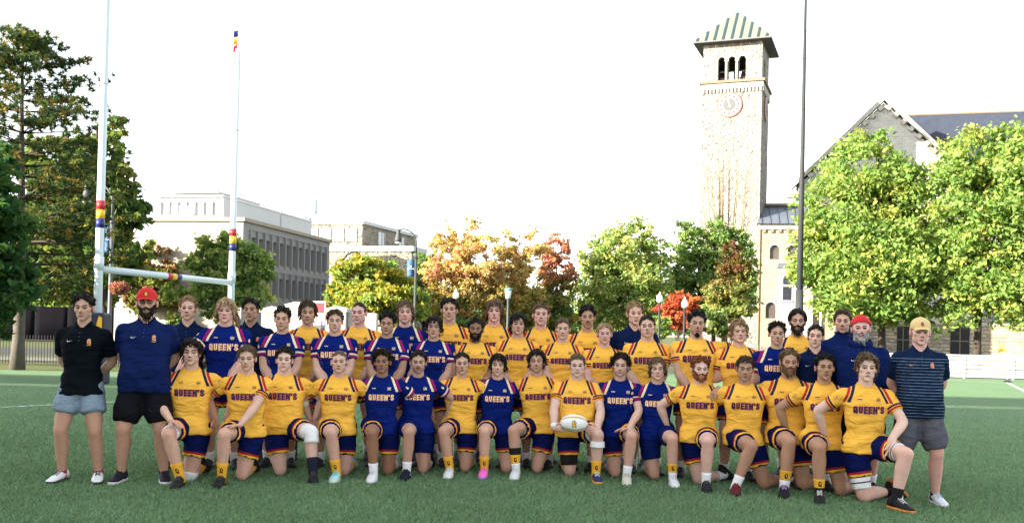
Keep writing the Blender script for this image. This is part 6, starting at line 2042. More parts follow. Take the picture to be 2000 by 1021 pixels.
def hoarding():
    a, b = P(-60, 640, 76), P(460, 645, 78)
    a.z = b.z = 0; d = b - a
    root = empty("site_hoarding", a, math.atan2(d.y, d.x)); tag(root, "long black fabric-covered site fence below the dark trees", "fence")
    Ln = d.length; n = int(Ln / 2.4)
    mt = simple("black_scrim", (.0055, .005, .007), .95, .3, .5, .3, 8, spec=.03)
    ht = ZAT(150, 599, 76)
    for i in range(n + 1):
        mb = MB(); x0 = i * 2.4; vv = []
        for j in range(7):
            x = x0 + 2.36 * j / 6; yy = .05 * math.sin(j * 1.05 + i)
            vv += [(x, yy, .02), (x, yy * .4, ht + .04 * math.sin(i * 2.1))]
        mb.add(vv, [(2 * j, 2 * j + 2, 2 * j + 3, 2 * j + 1) for j in range(6)], mt); o = mb.obj("panel", root, True)
        s = o.modifiers.new("t", 'SOLIDIFY'); s.thickness = .02
        mb = MB(); mb.tube([(x0 - .02, .09, 0), (x0 - .02, .09, ht + .1)], .035, 6, cm((.12, .11, .11), .5)); mb.obj("post", root)
hoarding()

def gate_pillar(label, px0, px1, ytop, d, wallto=None):
    a = P(px0, 650, d); b = P(px1, 650, d); w = b.x - a.x; h = ZAT((px0 + px1) / 2, ytop, d)
    root = empty("gate_pillar", ((a.x + b.x) / 2, d, 0), -R(8)); tag(root, label, "pillar", "pale stone gate pillars")
    st = simple("cast_stone", (.40, .37, .33), .85, .08, 1.5, .15, 20)
    mb = MB(); mb.box(-w / 2 + .05, w / 2 - .05, -w / 2 + .05, w / 2 - .05, 0, h - .30, st); mb.obj("shaft", root)
    mb = MB(); mb.box(-w / 2 - .03, w / 2 + .03, -w / 2 - .03, w / 2 + .03, h - .30, h - .12, st); mb.prism([(-w / 2, h - .12), (w / 2, h - .12), (0, h + .05)], -w / 2, w / 2, st); mb.obj("cap", root)
    if wallto is not None:
        c = P(wallto[0], 650, d); hh = ZAT(wallto[0], wallto[1], d)
        mb = MB(); x1 = c.x - (a.x + b.x) / 2
        mb.box(min(w / 2, x1), max(w / 2, x1), -.2, .2, 0, hh, st); mb.obj("wing_wall", root)
gate_pillar("square cast-stone gate pillar above the dark-curled blue player", 515, 560, 600, 56)
gate_pillar("wide cast-stone gate pillar beside the swept-haired yellow player", 562, 605, 591, 60)
gate_pillar("cast-stone gate pillar joined to low wall behind the shaven player", 640, 682, 599, 56, (738, 612))
picket_fence("white-grey gate railing between the stone pillars", (P(560, 650, 57).x, 57), (P(642, 650, 57).x, 57), 1.7, .13, 2.4, cm((.42, .42, .42), .6))
# red and white notice boards by the gate
for (px, py, w, h, colr, lab) in ((622, 618, 26, 60, (.50, .05, .06), "red and white upright notice board by the gate"), (640, 640, 24, 26, (.30, .36, .55), "white and blue notice board low by the gate")):
    d = 58; c = P(px, py, d); k = d / F
    root = empty("notice_board", (c.x, c.y, 0)); tag(root, lab, "sign")
    mb = MB(); mb.box(-w * k / 2, w * k / 2, -.02, .02, c.z - h * k / 2, c.z + h * k / 2, cm((.66, .66, .66), .6)); mb.obj("board", root)
    mb = MB(); mb.box(-w * k / 2 + .04, w * k / 2 - .04, -.026, -.021, c.z + h * k * .12, c.z + h * k * .45, cm(colr, .6)); mb.obj("header", root)
    for q in range(3):
        mb = MB(); mb.box(-w * k / 2 + .1, w * k / 2 - .15 - .08 * q, -.026, -.021, c.z - h * k * (.05 + .13 * q) - .02, c.z - h * k * (.05 + .13 * q) + .02, cm(colr, .6)); mb.obj("print_line", root)
    for sx in (-1, 1):
        mb = MB(); mb.tube([(sx * (w * k / 2 + .03), 0, 0), (sx * (w * k / 2 + .03), 0, c.z + h * k / 2)], .03, 6, cm((.4, .05, .06), .5)); mb.obj("post", root)

# white board fence at the right
def board_fence():
    a, b = G(1690, 734), G(2080, 743)
    d = b - a; Ln = d.length
    root = empty("board_fence", a, math.atan2(d.y, d.x)); tag(root, "low white rail fence along the far edge of the field", "fence")
    wm = simple("white_boards", (.55, .55, .56), .6, .08, 1.5, .2, 10)
    h = 1.03
    for i in range(5):
        z0 = .06 + i * .185
        mb = MB(); mb.box(0, Ln, -.015, .015, z0, z0 + .142, wm); o = mb.obj("board", root)
    mb = MB(); mb.box(0, Ln, -.05, .05, h - .05, h, wm); mb.obj("top_rail", root)
    for i in range(int(Ln / 2.15) + 1):
        mb = MB(); mb.box(i * 2.15 - .04, i * 2.15 + .04, -.06, -.018, 0, h - .053, cm((.45, .45, .45), .6)); mb.obj("post", root)
board_fence()

# corner flag
def corner_flag():
    g = G(1967, 746); root = empty("corner_flag", g); tag(root, "yellow corner flag on thin white pole before the white fence", "flag")
    mb = MB(); mb.tube([(0, 0, 0), (0, 0, 1.62)], .018, 8, M_GOAL); mb.obj("pole", root, True)
    mb = MB(); mb.lathe([(.16, 0), (.15, .04), (.03, .10)], (0, 0, 0), 12, M_DARK); mb.obj("base", root, True)
    vv = []
    for i in range(8):
        u = i / 7
        vv += [(-.48 * u, .05 * math.sin(u * 5), 1.20 + .04 * u - .10 * u * u + .04), (-.48 * u, .05 * math.sin(u * 5 + .4), 1.60 - .10 * u - .12 * u * u)]
    mb = MB(); mb.add(vv, [(2 * i, 2 * i + 2, 2 * i + 3, 2 * i + 1) for i in range(7)], cm((.70, .48, .10), .8)); o = mb.obj("flag_cloth", root, True)
    s = o.modifiers.new("t", 'SOLIDIFY'); s.thickness = .004
corner_flag()

# ================================================================== lamps, masts
M_POST = cm((.03, .03, .032), .6, .1, .15)
def text_mesh(txt, size, material):
    cu = bpy.data.curves.new("t", 'FONT'); cu.body = txt; cu.size = size; cu.align_x = 'CENTER'; cu.align_y = 'CENTER'; cu.resolution_u = 2
    o = bpy.data.objects.new("t", cu); COL.objects.link(o)
    dg = bpy.context.evaluated_depsgraph_get(); me = bpy.data.meshes.new_from_object(o.evaluated_get(dg))
    bpy.data.objects.remove(o); bpy.data.curves.remove(cu)
    me.name = "lettering"; me.materials.clear(); me.materials.append(material)
    return me

def arm_lamp(label, px, ytop, d, side, banner=None, post=M_POST, basket=False):
    c = P(px, 650, d); h = ZAT(px, ytop, d)
    root = empty("street_lamp", (c.x, c.y, 0)); tag(root, label, "street lamp", "curved arm street lamps")
    mb = MB(); mb.tube([(0, 0, 0), (0, 0, .6), (0, 0, h - 1.3)], [.11, .085, .065], 12, post); mb.tube([(0, 0, h - 1.6), (0, 0, h - 1.5)], .10, 12, post); mb.obj("post", root, True)
    ra = .75; pts = [Vector((0, 0, h - 1.32))] + [Vector((side * (ra - ra * math.cos(a)), 0, h - ra + ra * math.sin(a) - .0)) for a in np.linspace(0, math.pi * .62, 10)]
    mb = MB(); mb.tube(pts, .045, 10, post); mb.obj("arm", root, True)
    e = pts[-1]
    mb = MB(); mb.lathe([(.04, .10), (.10, .02), (.12, -.18), (.20, -.50), (.19, -.62)], (e.x, e.y, e.z - .05), 12, cm((.06, .065, .07), .6, .1, .15)); hd = mb.obj("lamp_head", root, True)
    mb = MB(); mb.lathe([(.17, -.625), (.16, -.70), (.04, -.74)], (e.x, e.y, e.z - .05), 12, cm((.65, .66, .64), .3)); mb.obj("lens", hd, True)
    if banner:
        colr, x0, x1, y0, y1, kind = banner
        k = d / F; bx0, bx1 = (x0 - px) * k, (x1 - px) * k; z1, z0 = ZAT(px, y0, d), ZAT(px, y1, d)
        for zz in (z0 - .04, z1 + .04):
            mb = MB(); mb.tube([(0, 0, zz), (bx0 if abs(bx0) > abs(bx1) else bx1, 0, zz)], .018, 6, post); mb.obj("banner_arm", root)
        vv = []; n = 8
        for i in range(n + 1):
            zz = z0 + (z1 - z0) * i / n
            vv += [(bx0, .03 * math.sin(i * .9), zz), ((bx0 + bx1) / 2, -.03 + .03 * math.sin(i * .9 + 1), zz), (bx1, .03 * math.sin(i * .9 + .4), zz)]
        mb = MB(); mb.add(vv, [(3 * i + j, 3 * i + j + 1, 3 * i + 4 + j, 3 * i + 3 + j) for i in range(n) for j in range(2)], cm(colr, .7)); bn = mb.obj("banner", root, True)
        s = bn.modifiers.new("t", 'SOLIDIFY'); s.thickness = .006
        if kind == 'blue':
            lt = link(bpy.data.objects.new("lettering", text_mesh("Queen's", abs(bx1 - bx0) * .30, M_WHITE)), bn); lt.location = ((bx0 + bx1) / 2, -.085, z0 + (z1 - z0) * .47); lt.rotation_euler = (R(90), 0, 0)
            mb = MB(); cx = (bx0 + bx1) / 2; zc = z0 + (z1 - z0) * .60; w = abs(bx1 - bx0) * .10
            mb.prism([(cx - w, zc + w), (cx - w, zc - w * .3), (cx, zc - w * 1.2), (cx + w, zc - w * .3), (cx + w, zc + w)], -.09, -.08, M_WHITE); mb.obj("shield", bn)
        elif kind == 'red':
            mb = MB(); mb.box(min(bx0, bx1) + .14, max(bx0, bx1) - .22, -.09, -.08, z0 + .15, z1 - .25, M_WHITE); mb.obj("print_panel", bn)
    return root
arm_lamp("curved-arm lamp post carrying a blue banner behind the left goal post", 213, 358, 40, -1, ((.035, .075, .17), 199, 211, 440, 493, 'blue'), cm((.09, .095, .105), .45, .1, .3))
arm_lamp("tall curved-arm lamp post with blue lettered banner", 809, 448, 56, -1, ((.030, .085, .20), 792, 806, 508, 540, 'blue'), cm((.05, .052, .055), .6, .1, .15))
arm_lamp("dark curved-arm lamp post with red and white banner in the yellow tree", 667, 492, 66, 1, ((.52, .06, .09), 672, 683, 537, 567, 'red'))
# hanging flower basket
def basket():
    d = 39.6; c = P(233, 562, d); r = np.random.default_rng(4)
    root = empty("flower_basket", c); tag(root, "hanging basket of pink flowers on the lamp post", "flower basket")
    k = d / F
    n = 1500; dv = r.normal(size=(n, 3)); dv /= np.linalg.norm(dv, axis=1)[:, None]
    p = dv * np.array((20 * k, 18 * k, 13 * k)) * (.6 + .4 * r.random((n, 1)))
    pal = np.array([(.46, .13, .14), (.50, .20, .16), (.36, .10, .15), (.09, .13, .03), (.45, .24, .18)])
    col = pal[r.integers(5, size=n)] * (.7 + .6 * r.random((n, 1)))
    me = fastmesh("flowers", leaf_quads(p, np.full(n, .055), .5, r), 4, [M_LEAF], np.repeat(col, 4, 0)); link(bpy.data.objects.new("flowers", me), root)
    mb = MB(); mb.lathe([(.05, -.30), (.16, -.24), (.24, -.05), (.25, 0)], (0, 0, 0), 14, cm((.06, .045, .03), .9)); mb.obj("basket", root, True)
    mb = MB(); mb.tube([(-18 * k, 0, .42), (0, 0, .44), (.02, 0, .40)], .014, 6, M_POST); mb.tube([(0, 0, .44), (0, 0, .05)], .006, 5, M_POST); mb.obj("bracket", root)
basket()

def lantern(label, px, ytop, d, teal=False):
    c = P(px, 650, d); h = ZAT(px, ytop, d)
    root = empty("park_lamp", (c.x, c.y, 0)); tag(root, label, "park lamp", "short lamp posts behind the team")
    mt = cm((.035, .037, .042), .6, .1, .15) if not teal else cm((.07, .09, .09), .6, .1, .15)
    mb = MB(); mb.lathe([(.13, 0), (.12, .35), (.065, .45), (.05, h - .52), (.08, h - .46), (.09, h - .42)], (0, 0, 0), 12, mt); mb.obj("post", root, True)
    if teal:
        mb = MB(); mb.lathe([(.12, -.52), (.14, -.30), (.15, -.10)], (0, 0, h), 14, cm((.55, .62, .62), .4)); mb.obj("lens", root, True)
        mb = MB(); mb.lathe([(.20, -.10), (.20, -.06), (.12, .0), (.02, .02)], (0, 0, h), 14, cm((.08, .26, .28), .5)); mb.obj("cap", root, True)
    else:
        mb = MB(); mb.lathe([(.09, -.42), (.15, -.32), (.14, -.18), (.10, -.10)], (0, 0, h), 14, cm((.80, .80, .78), .3)); mb.obj("globe", root, True)
        mb = MB(); mb.lathe([(.105, -.10), (.06, -.03), (.025, .0), (.02, .06), (.005, .10)], (0, 0, h), 12, cm((.70, .70, .68), .4)); mb.obj("finial", root, True)
lantern("lamp post with white acorn lantern beside blond man in navy", 1287, 573, 47)
lantern("lamp post with white acorn lantern next to the goateed player", 1336, 583, 46)
lantern("white acorn lantern showing behind the tall black-haired player", 889, 567, 50)
lantern("slim grey lamp post with teal cap between back row heads", 991, 562, 48, True)

def mast():
    d = 50.0; c = P(1560, 650, d)
    root = empty("floodlight_mast", (c.x, c.y, 0)); tag(root, "very tall dark grey steel mast rising past the frame top beside the tower", "mast")
    k = d / F; mt = cm((.028, .030, .033), .6, .1, .15)
    H = ZAT(1572, -60, d)
    mb = MB(); mb.tube([(0, 0, 0), (0, 0, H * .5), (0, 0, H)], [.17, .12, .055], 16, mt); mb.obj("pole", root, True)
    mb = MB(); zz = ZAT(1560, 566, d); mb.tube([(0, 0, 0), (0, 0, zz)], .20, 14, mt); mb.obj("sleeve", root, True)
    for y in (62, 115, 215, 290):
        mb = MB(); q = ZAT(1565, y, d); r = .17 - .115 * q / H; mb.tube([(0, 0, q), (0, 0, q + .05)], r + .012, 12, mt); mb.obj("joint", root, True)
    mb = MB()
    for x in (-1.2, -.4, .4, 1.2): mb.box(x - .3, x + .3, -.25, .05, H - .3, H + .2, cm((.10, .10, .10), .5))
    mb.box(-1.6, 1.6, .05, .15, H - .15, H + .05, mt); mb.obj("lamp_rack", root)
mast()
# slim white rod by the maple
root = empty("sign_pole", at_ground(1602, 52)); tag(root, "thin pale signpost under the big maple's edge", "pole")
mb = MB(); mb.tube([(0, 0, 0), (0, 0, ZAT(1602, 610, 52))], .045, 8, cm((.45, .46, .47), .5)); mb.obj("post", root, True)
mb = MB(); mb.ball((0, 0, ZAT(1602, 610, 52)), .05, cm((.45, .46, .47), .5), 8, 5); mb.obj("cap", root, True)

# ================================================================== unseen long hall added behind the camera to shade the team and near field
def shade_hall():
    root = empty("added_shade_hall", (-50, -22, 0)); tag(root, "long brick block added out of view to shade the near field", "building")
    bmx = brick_mat("red_brick", (.24, .10, .07), (.20, .085, .06), (.30, .28, .25), .22, .075, .012)
    hw, hd, H = 31, 22, 16.0
    mb = MB(); mb.box(-hw, hw, -hd, hd, 0, H, bmx); mb.obj("wall", root)
    mb = MB(); mb.box(-hw - .2, hw + .2, -hd - .2, hd + .2, H + .002, H + .4, M_TRIM); mb.obj("parapet", root)
    # added slatted screen on posts, throws a shadow band across the far field
    for i in range(3):
        mb = MB(); mb.box(-hw + 1, hw - 1, hd - 2.2, hd - 2.0, 18.3 + i * .95, 19.22 + i * .95, M_TRIMD); mb.obj("shadow_slat", root)
    for i in range(9):
        mb = MB(); x = -hw + 1.5 + i * (2 * hw - 3) / 8; mb.box(x - .1, x + .1, hd - 1.99, hd - 1.8, H + .4, 21.1, M_TRIMD); mb.obj("shadow_slat_post", root)
    pn = MB(); pn.box(-.7, .7, .004, .05, 0, 2.0, M_GLASS); pme = pn.mesh("window")
    fr = MB(); fr.box(-.8, -.703, .004, .10, -.1, 2.1, M_WPAN); fr.box(.703, .8, .004, .10, -.1, 2.1, M_WPAN); fr.box(-.04, .04, .052, .10, 0, 2.0, M_WPAN); fme = fr.mesh("frame")
    for i in range(11):
        for j in range(3):
            o = bpy.data.objects.new("window", pme); o.location = (-hw + 4 + i * 5.4, hd, 2 + j * 4); link(o, root)
            link(bpy.data.objects.new("frame", fme), o)
shade_hall()
HH = {None: .012, 'buzz': .006, 'short': .016, 'crop': .030, 'curly': .034, 'bigcurl': .052, 'wavy': .032, 'fringe': .028, 'long': .028, 'mullet': .028, 'slick': .024}
SH_BLK = ((.018, .018, .020), (.016, .016, .016), (.06, .06, .06)); SH_WHT = ((.66, .67, .68), (.70, .70, .70), (.60, .60, .62))
SH_WB = ((.70, .70, .71), (.03, .03, .035), (.03, .03, .035)); SH_KW = ((.016, .016, .02), (.62, .62, .62), (.03, .03, .03))
SH_TEAL = ((.40, .62, .60), (.55, .55, .45), (.05, .55, .55)); SH_PINK = ((.85, .16, .50), (.45, .20, .70), (.90, .14, .38)); SH_NAVY = ((.010, .013, .028), (.012, .012, .02), (.02, .02, .03))
SH_BEI = ((.56, .54, .44), (.60, .60, .55), (.50, .49, .42)); SH_BW = ((.03, .04, .10), (.72, .30, .05), (.7, .7, .7)); SH_MAR = ((.10, .015, .02), (.02, .018, .02), (.30, .02, .03))
SH_PUR = ((.018, .018, .024), (.016, .016, .016), (.40, .25, .50)); SH_KWL = ((.018, .018, .020), (.02, .02, .02), (.65, .63, .58)); SH_ORA = ((.016, .016, .018), (.65, .22, .04), (.55, .55, .55)); SH_SLV = ((.60, .62, .66), (.66, .66, .68), (.40, .45, .60))
GK, GS, GC = "players kneeling in the front row", "players standing behind the kneeling row", "staff standing with the team"
def K(x, y, foot, up, top, hair, hc, label, **o):
    person(pose='kneel', x=x, y=y, foot=foot, up=up, top=top, hair=hair, hc=hc, label=label, group=GK, hh=HH[hair], **{**dict(arml='low', armr='low', sock='white', shoe=SH_BLK), **o})
def S(x, y, d, top, hair, hc, label, group=GS, **o):
    person(pose='stand', x=x, y=y, d=d, top=top, hair=hair, hc=hc, label=label, group=group, hh=o.pop('hh', HH[hair]), **{**dict(arml='front', armr='front', sock='white', shoe=SH_BLK), **o})

# ---- front row, kneeling on one knee (photograph pixels of head top and toe)
K(376, 661, (342, 955), 'l', 'yellow', 'wavy', 'dark', "kneeling player in yellow with dark wavy hair, hand on white-strapped knee",
  knee=(333, 858), dk=372, arml='knee', sock='yellow', shoe=SH_BLK, skin='fair', jaw=1.06, wrap=[('l', -.22, -.13, (.75, .75, .75), .008), ('r', -.05, .14, (.75, .75, .75), .008)])
K(485, 673, (424, 953), 'l', 'yellow', 'crop', 'lbrown', "kneeling player in yellow with light brown hair, forearm across his bare knee",
  knee=(440, 850), dk=474, armr=(466, 834, -.34, (-1, -.15, -.05), (0, -.2, -1)), poler=(1, .1, -.4), sock='yellow', shoe=SH_BLK, skin='fair', stub=.2, lean=.08)
K(557, 677, (612, 944), 'r', 'yellow', 'curly', 'dark', "stocky kneeling player in yellow with bulky white knee bandage and navy sock",
  knee=(618, 850), dk=548, b=1.16, fat=.035, sock='navy', shoe=SH_BLK, skin='pale', stub=.15, wrap=[('r', -.22, .25, (.78, .78, .78), .010)])
K(664, 686, (651, 943), 'l', 'yellow', 'buzz', 'lbrown', "kneeling player in yellow with cropped hair, taped elbow and teal boot",
  knee=(648, 855), dk=672, b=1.06, sock='yellow', shoe=SH_TEAL, skin='fair', armwrap=[('l', -.10, .35, (.74, .73, .70))], arml='low')
K(748, 678, (724, 942), 'l', 'blue', 'bigcurl', 'dark', "kneeling player in blue with big mop of curls and white boots",
  knee=(727, 857), dk=758, sock='white', shoe=SH_WHT, skin='brown', stub=.15, b=.97)
K(818, 683, (789, 938), 'l', 'blue', 'crop', 'black', "kneeling player in blue with dark moustache, white sock and navy shoe",
  knee=(798, 857), dk=826, shorts='plain', sock='white', shoe=SH_NAVY, skin='mid', stub=.5, mous=1, b=.97)
K(903, 689, (874, 934), 'l', 'yellow', 'short', 'dark', "smiling kneeling player in yellow with neat short dark hair and grey-white boot",
  knee=(870, 858), dk=908, sock='yellow', shoe=SH_WHT, skin='mid', stub=.12)
K(973, 692, (942, 934), 'l', 'blue', 'fringe', 'black', "kneeling player in blue with dark fringe and bright pink boot",
  knee=(947, 855), dk=988, sock='yellow', shoe=SH_PINK, skin='fair', stub=.2, b=1.04)
K(1055, 682, (1004, 936), 'l', 'yellow', 'wavy', 'dark', "kneeling player in yellow, arms over both neighbours' shoulders, next to ball holder",
  knee=(1003, 860), dk=1048, sock='kyw', shoe=SH_WHT, skin='mid', stub=.3, tilt=-.05, arml=(962, 738, .10, (-1, -.1, -.1), (0, -.4, -1)), polel=(-.4, .3, -1), armr=(1158, 742, .10, (.8, -.5, -.5), (0, .2, -1)), poler=(.4, .5, -1), curlr=.6)
K(1128, 692, (1168, 944), 'r', 'yellow', 'short', 'lbrown', "broad kneeling player in yellow holding the white rugby ball on his lap",
  knee=(1166, 858), dk=1112, b=1.20, fat=.045, sock='yellow', shoe=SH_BW, skin='pale', stub=.1, jaw=1.12, arml=(1083, 836, -.33, (.80, -.45, .05), (.45, .75, .1)), armr=(1166, 838, -.33, (-.80, -.45, .05), (-.45, .75, .1)),
  polel=(-1, .25, -.5), poler=(1, .25, -.5), curll=.45, curlr=.45, thumbl=None, armwrap=[('l', .80, .98, (.78, .78, .78))],
  wrap=[('r', -.30, -.22, (.76, .76, .76), .010), ('r', .16, .30, (.76, .76, .76), .010), ('l', -.50, -.14, (.010, .010, .012), .012)])
K(1212, 686, (1224, 946), 'r', 'blue', 'bigcurl', 'dark', "kneeling player in blue with thick curls, forearm resting across his lap",
  knee=(1232, 858), dk=1200, sock='white', shoe=SH_BEI, skin='fair', stub=.4, armr=(1228, 836, -.33, (-1, -.1, -.1), (0, -.2, -1)), poler=(1, .2, -.35), toe=-.05)
K(1284, 697, (1319, 951), 'r', 'blue', 'fringe', 'lbrown', "kneeling player in blue with brown fringe, yellow sock and pale boot",
  knee=(1312, 868), dk=1277, shorts='plain', sock='yw', shoe=SH_WHT, skin='fair', b=.94, stub=.05)
K(1367, 695, (1381, 961), 'r', 'yellow', 'curly', 'red', "kneeling player in yellow with ginger curls and ginger beard",
  knee=(1382, 866), dk=1364, b=1.08, sock='white', shoe=SH_BLK, skin='pale', stub=.4, beard=.5, toe=-.02, trail=.75)
K(1455, 694, (1437, 968), 'l', 'yellow', 'crop', 'brown', "kneeling player in yellow with tousled brown hair and maroon boot",
  knee=(1466, 875), dk=1490, b=1.05, sock='white', shoe=SH_MAR, skin='tan', stub=.25, arml=(1402, 758, .06, (-.5, -.5, -.7), (.3, .8, -.4)), polel=(-.3, .6, -1), trail=.75, hpit=.08)
K(1541, 680, (1532, 972), 'l', 'yellow', 'crop', 'lbrown', "kneeling player in yellow with trimmed brown beard and purple-laced black boot",
  knee=(1540, 878), dk=1566, b=1.10, sock='yw', shoe=SH_PUR, skin='tan', stub=.5, beard=.5, trail=.8)
K(1610, 689, (1601, 984), 'l', 'yellow', 'curly', 'black', "kneeling player in yellow with tight black curls and white-laced boot",
  knee=(1600, 880), dk=1640, b=.98, sock='yk', shoe=SH_KWL, skin='olive', stub=.15, trail=.6)
K(1691, 689, (1776, 1001), 'r', 'yellow', 'wavy', 'lbrown', "kneeling player in yellow with long brown hair, hand hanging past strapped knee",
  knee=(1772, 875), dk=1684, sock='black', shoe=SH_ORA, skin='pale', stub=.0, armr=(1738, 862, -.30, (-.25, -.2, -1), (-1, .3, 0)), poler=(1, .2, .2), curlr=.3, toe=.45, trail=.9, yaw=-.08,
  wrap=[('r', -.30, -.22, (.75, .75, .75), .008), ('r', -.25, -.235, (.02, .02, .02), .010), ('l', -.36, -.14, (.78, .78, .78), .010), ('l', -.28, -.255, (.02, .02, .02), .012)])

# ---- standing: ends
S(165, 571, 9.62, 'black', 'curly', 'dark', "man in black polo and grey-blue shorts standing at far end beside goal post", GC, arml='back', armr='back', shorts='bluegrey', sock='red', shoe=SH_WB, skin='mid', yaw=.10, st=.17, stub=.15, hpit=.06, b=1.02)
S(288, 563, 9.70, 'polo2', None, 'dark', "bearded man with spectacles in bright red cap and navy polo", GC, arml='back', armr='back', shorts='black', sock='none', shoe=SH_KW, skin='mid', hat=('cap', (.50, .022, .022), [M_GOLDP, M_LETN]), beard=.9, glasses=1, b=1.20, fat=.05, st=.19, hh=.026)
S(1798, 621, 9.55, 'striped', None, 'lbrown', "man in tan cap, striped navy polo and grey shorts standing at row's end", GC, arml='back', armr='back', shorts='grey', sock='none', shoe=SH_SLV, skin='pink', hat=('cap', (.66, .49, .22), [M_REDP, M_LETN]), b=1.13, fat=.055, st=.17, hh=.026, yaw=-.22, stub=.1)
# ---- standing rows
S(368, 576, 10.75, 'polo', 'crop', 'blond', "blond man in navy polo behind the man in red cap's shoulder", GC, arml='back', armr='back', shorts='black', skin='fair', stub=.35)
S(442, 581, 10.75, 'blue', 'mullet', 'pblond', "tall player in blue with long blond mullet, lettering fully in view", b=1.10, skin='pink', arml=(338, 738, -.42, (-.7, -.6, -.3), (.2, .6, -.8)), stub=.0)
S(491, 580, 11.35, 'polo', 'crop', 'black', "man in navy polo with black swept-up hair behind mullet player", GC, arml='back', armr='back', shorts='black', skin='olive', stub=.1, sock='navy')
S(552, 598, 11.0, 'blue', 'curly', 'dark', "player in blue with short dark curls behind the bandaged kneeling player", skin='mid', stub=.2, b=1.02)
S(602, 586, 11.55, 'yellow', 'wavy', 'brown', "player in yellow with swept brown hair between two blue jerseys, back row", skin='mid', stub=.3, sock='navy')
S(655, 603, 11.05, 'blue', 'crop', 'brown', "player in blue with brown hair behind the cropped-hair kneeling player", skin='fair', b=1.06, stub=.15)
S(702, 591, 11.7, 'yellow', 'buzz', 'dark', "player in yellow with shaven dark head in back row", skin='pink', b=1.12, jaw=1.08)
S(757, 608, 11.2, 'blue', 'curly', 'black', "player in blue with black curly fringe behind big-curled kneeling player", skin='olive', stub=.2, b=1.04)
S(792, 586, 11.8, 'blue', 'fringe', 'lbrown', "player in blue with swept light brown hair, tallest of the blue jerseys in back row", skin='pink', stub=.25)
S(848, 616, 11.3, 'blue', 'fringe', 'black', "player in blue with straight black fringe, nearest blue jersey to bearded yellow player", skin='mid', stub=.0, b=1.06)
S(878, 580, 11.9, 'yellow', 'crop', 'black', "tall player in yellow with short black hair at blue and yellow boundary, back row", skin='mid', stub=.05)
S(930, 620, 11.35, 'yellow', 'crop', 'black', "player in yellow with full black beard and black hair", skin='brown', beard=.6, stub=.6)
S(966, 583, 11.9, 'yellow', 'long', 'lbrown', "tall player in yellow with shoulder-length brown hair, back row", skin='pink', stub=.0)
S(1012, 610, 11.4, 'yellow', 'fringe', 'black', "player in yellow with dark curtain fringe in the middle row", skin='mid', stub=.1, b=.97)
S(1057, 590, 11.9, 'yellow', 'crop', 'lbrown', "player in yellow with tousled sandy hair in back row behind dark fringe", skin='pink', stub=.15)
S(1100, 621, 11.35, 'yellow', 'short', 'lbrown', "player in yellow with short receding brown hair and slight smile", skin='fair', stub=.1, b=.98)
S(1148, 595, 11.85, 'yellow', 'curly', 'black', "player in yellow with black curls, thin moustache and chin beard, back row", skin='tan', stub=.4, mous=1, b=1.06)
S(1181, 629, 11.25, 'yellow', 'crop', 'pblond', "player in yellow with bleached blond hair and moustache", skin='pink', stub=.1, mous=1, b=.97)
S(1241, 587, 11.7, 'polo', 'crop', 'blond', "tall blond man in navy polo standing alone above the back row", GC, arml='back', armr='back', shorts='black', skin='fair', stub=.1, hyaw=.1)
S(1265, 616, 11.1, 'yellow', 'short', 'dark', "broad player in yellow with short dark hair before the blond man in navy", skin='fair', b=1.15, jaw=1.08)
S(1361, 606, 10.95, 'yellow', 'curly', 'black', "broad player in yellow with black curls and goatee beside red shrub", skin='mid', b=1.16, beard=.3, stub=.3, armr=(1408, 705, -.02, (.9, -.3, -.3), (0, .4, -1)))
S(1444, 623, 10.8, 'yellow', 'wavy', 'blond', "smiling player in yellow with wavy blond hair", skin='fair', b=1.02, stub=.0, arml='around', armr='around', hrol=-.06)
S(1518, 626, 10.55, 'blue', 'curly', 'black', "only player in blue among yellow jerseys near the tall mast", skin='mid', stub=.15, arml='around')
S(1558, 603, 11.2, 'yellow', 'slick', 'dark', "bearded player in yellow with dark hair tied back, below the tall mast", skin='mid', beard=.75, stub=.5)
S(1593, 634, 10.25, 'polo', 'short', 'dark', "short-haired man in navy polo behind the tight-curled kneeling player", GC, arml='back', armr='back', shorts='black', skin='fair', hyaw=-.12, b=1.02)
S(1646, 604, 10.75, 'quarter', 'short', 'brown', "tall man in navy zip pullover with receding brown hair", GC, arml='back', armr='back', shorts='black', skin='mid', stub=.4, hyaw=-.15)
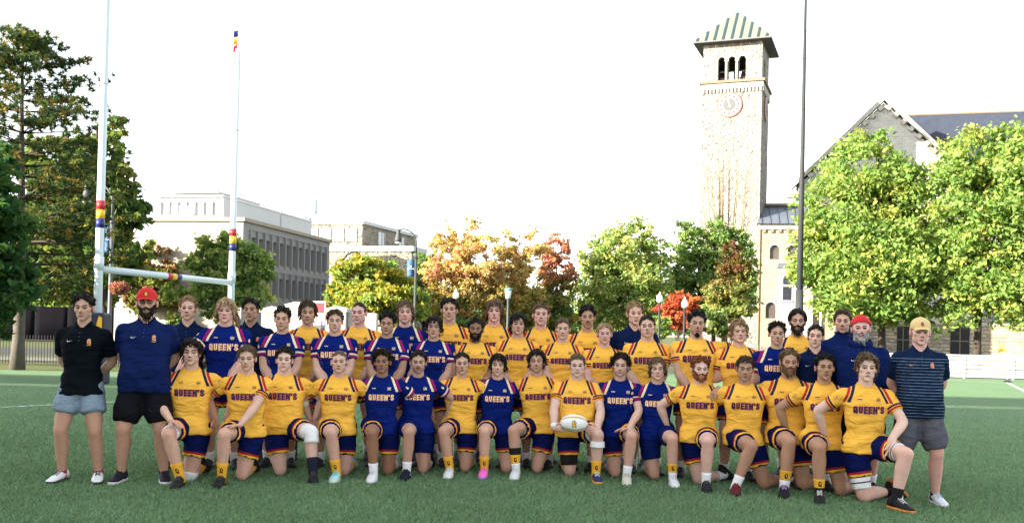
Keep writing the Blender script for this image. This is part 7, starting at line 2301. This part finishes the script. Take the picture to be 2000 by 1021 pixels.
S(1682, 616, 10.15, 'hoodie', None, 'lbrown', "large man in navy hoodie with red bandana and grey beard", GC, arml='back', armr=(1752, 800, -.42, (.3, -.7, -.6), (0, .5, -.9)), shorts='black', skin='pink', hat=('bandana', (.55, .025, .03), None), beard=.9, bc='grey', b=1.25, fat=.06, hh=.02, hyaw=-.1)

for k in PEOPLE: prep(k)
OUT = run_jobs()
for k in PEOPLE: finish(k, OUT)

# ---- rugby ball held in both hands
_kb = [k for k in PEOPLE if 'rugby ball' in k['label']][0]
bc = P(1121, 826, _kb['d'] - .40)
ball = empty("rugby_ball", bc, -.05)
ball.rotation_euler = (0, .02, -.05)
tag(ball, "white rugby ball with green and gold trim and printed letter, held by kneeling player", "rugby ball")
def ball_part(name, u0, u1, a0, a1, matl, off, nu=20, na=10):
    vv = []; LB, RB = .142, .094
    for i in range(nu + 1):
        u = u0 + (u1 - u0) * i / nu
        r = RB * math.sqrt(max(0, 1 - u * u)) ** .92
        for j in range(na + 1):
            a = a0 + (a1 - a0) * j / na
            vv.append((LB * u, (r + off) * math.sin(a), (r + off) * math.cos(a)))
    fs = [(i * (na + 1) + j, (i + 1) * (na + 1) + j, (i + 1) * (na + 1) + j + 1, i * (na + 1) + j + 1) for i in range(nu) for j in range(na)]
    o = link(bpy.data.objects.new(name, npmesh(name, vv, fs, [matl], True)), ball)
    return o
_bw = cm((.80, .80, .78), .5, .05, .4, .25, 400); _bg = cm((.03, .16, .06), .5); _by = cm((.72, .52, .08), .5)
for q in range(4):
    ball_part("panel", -.998, .998, math.pi * (q * .5 - .25) , math.pi * (q * .5 + .25), _bw, 0)
for q in range(4):
    a = math.pi * (q * .5 - .25)
    ball_part("trim", -.90, .90, a - .10, a + .02, _by, .0012, 24, 2)
    ball_part("trim", -.93, .93, a + .05, a + .13, _bg, .0012, 24, 2)
_bb = MB(); _bb.ball((0, 0, 0), (.142, .0955, .0955), None, 24, 18)
_bv = BVHTree.FromPolygons([tuple(p) for p in _bb.v], _bb.f)
decal("printed_letter", QQ, QQ_SHAPE, .052, (0, 0, 0), (1, 0, 0), (0, 0, 1), (0, 1, 0), _bv, [M_GOLDP, M_LETN], ball)
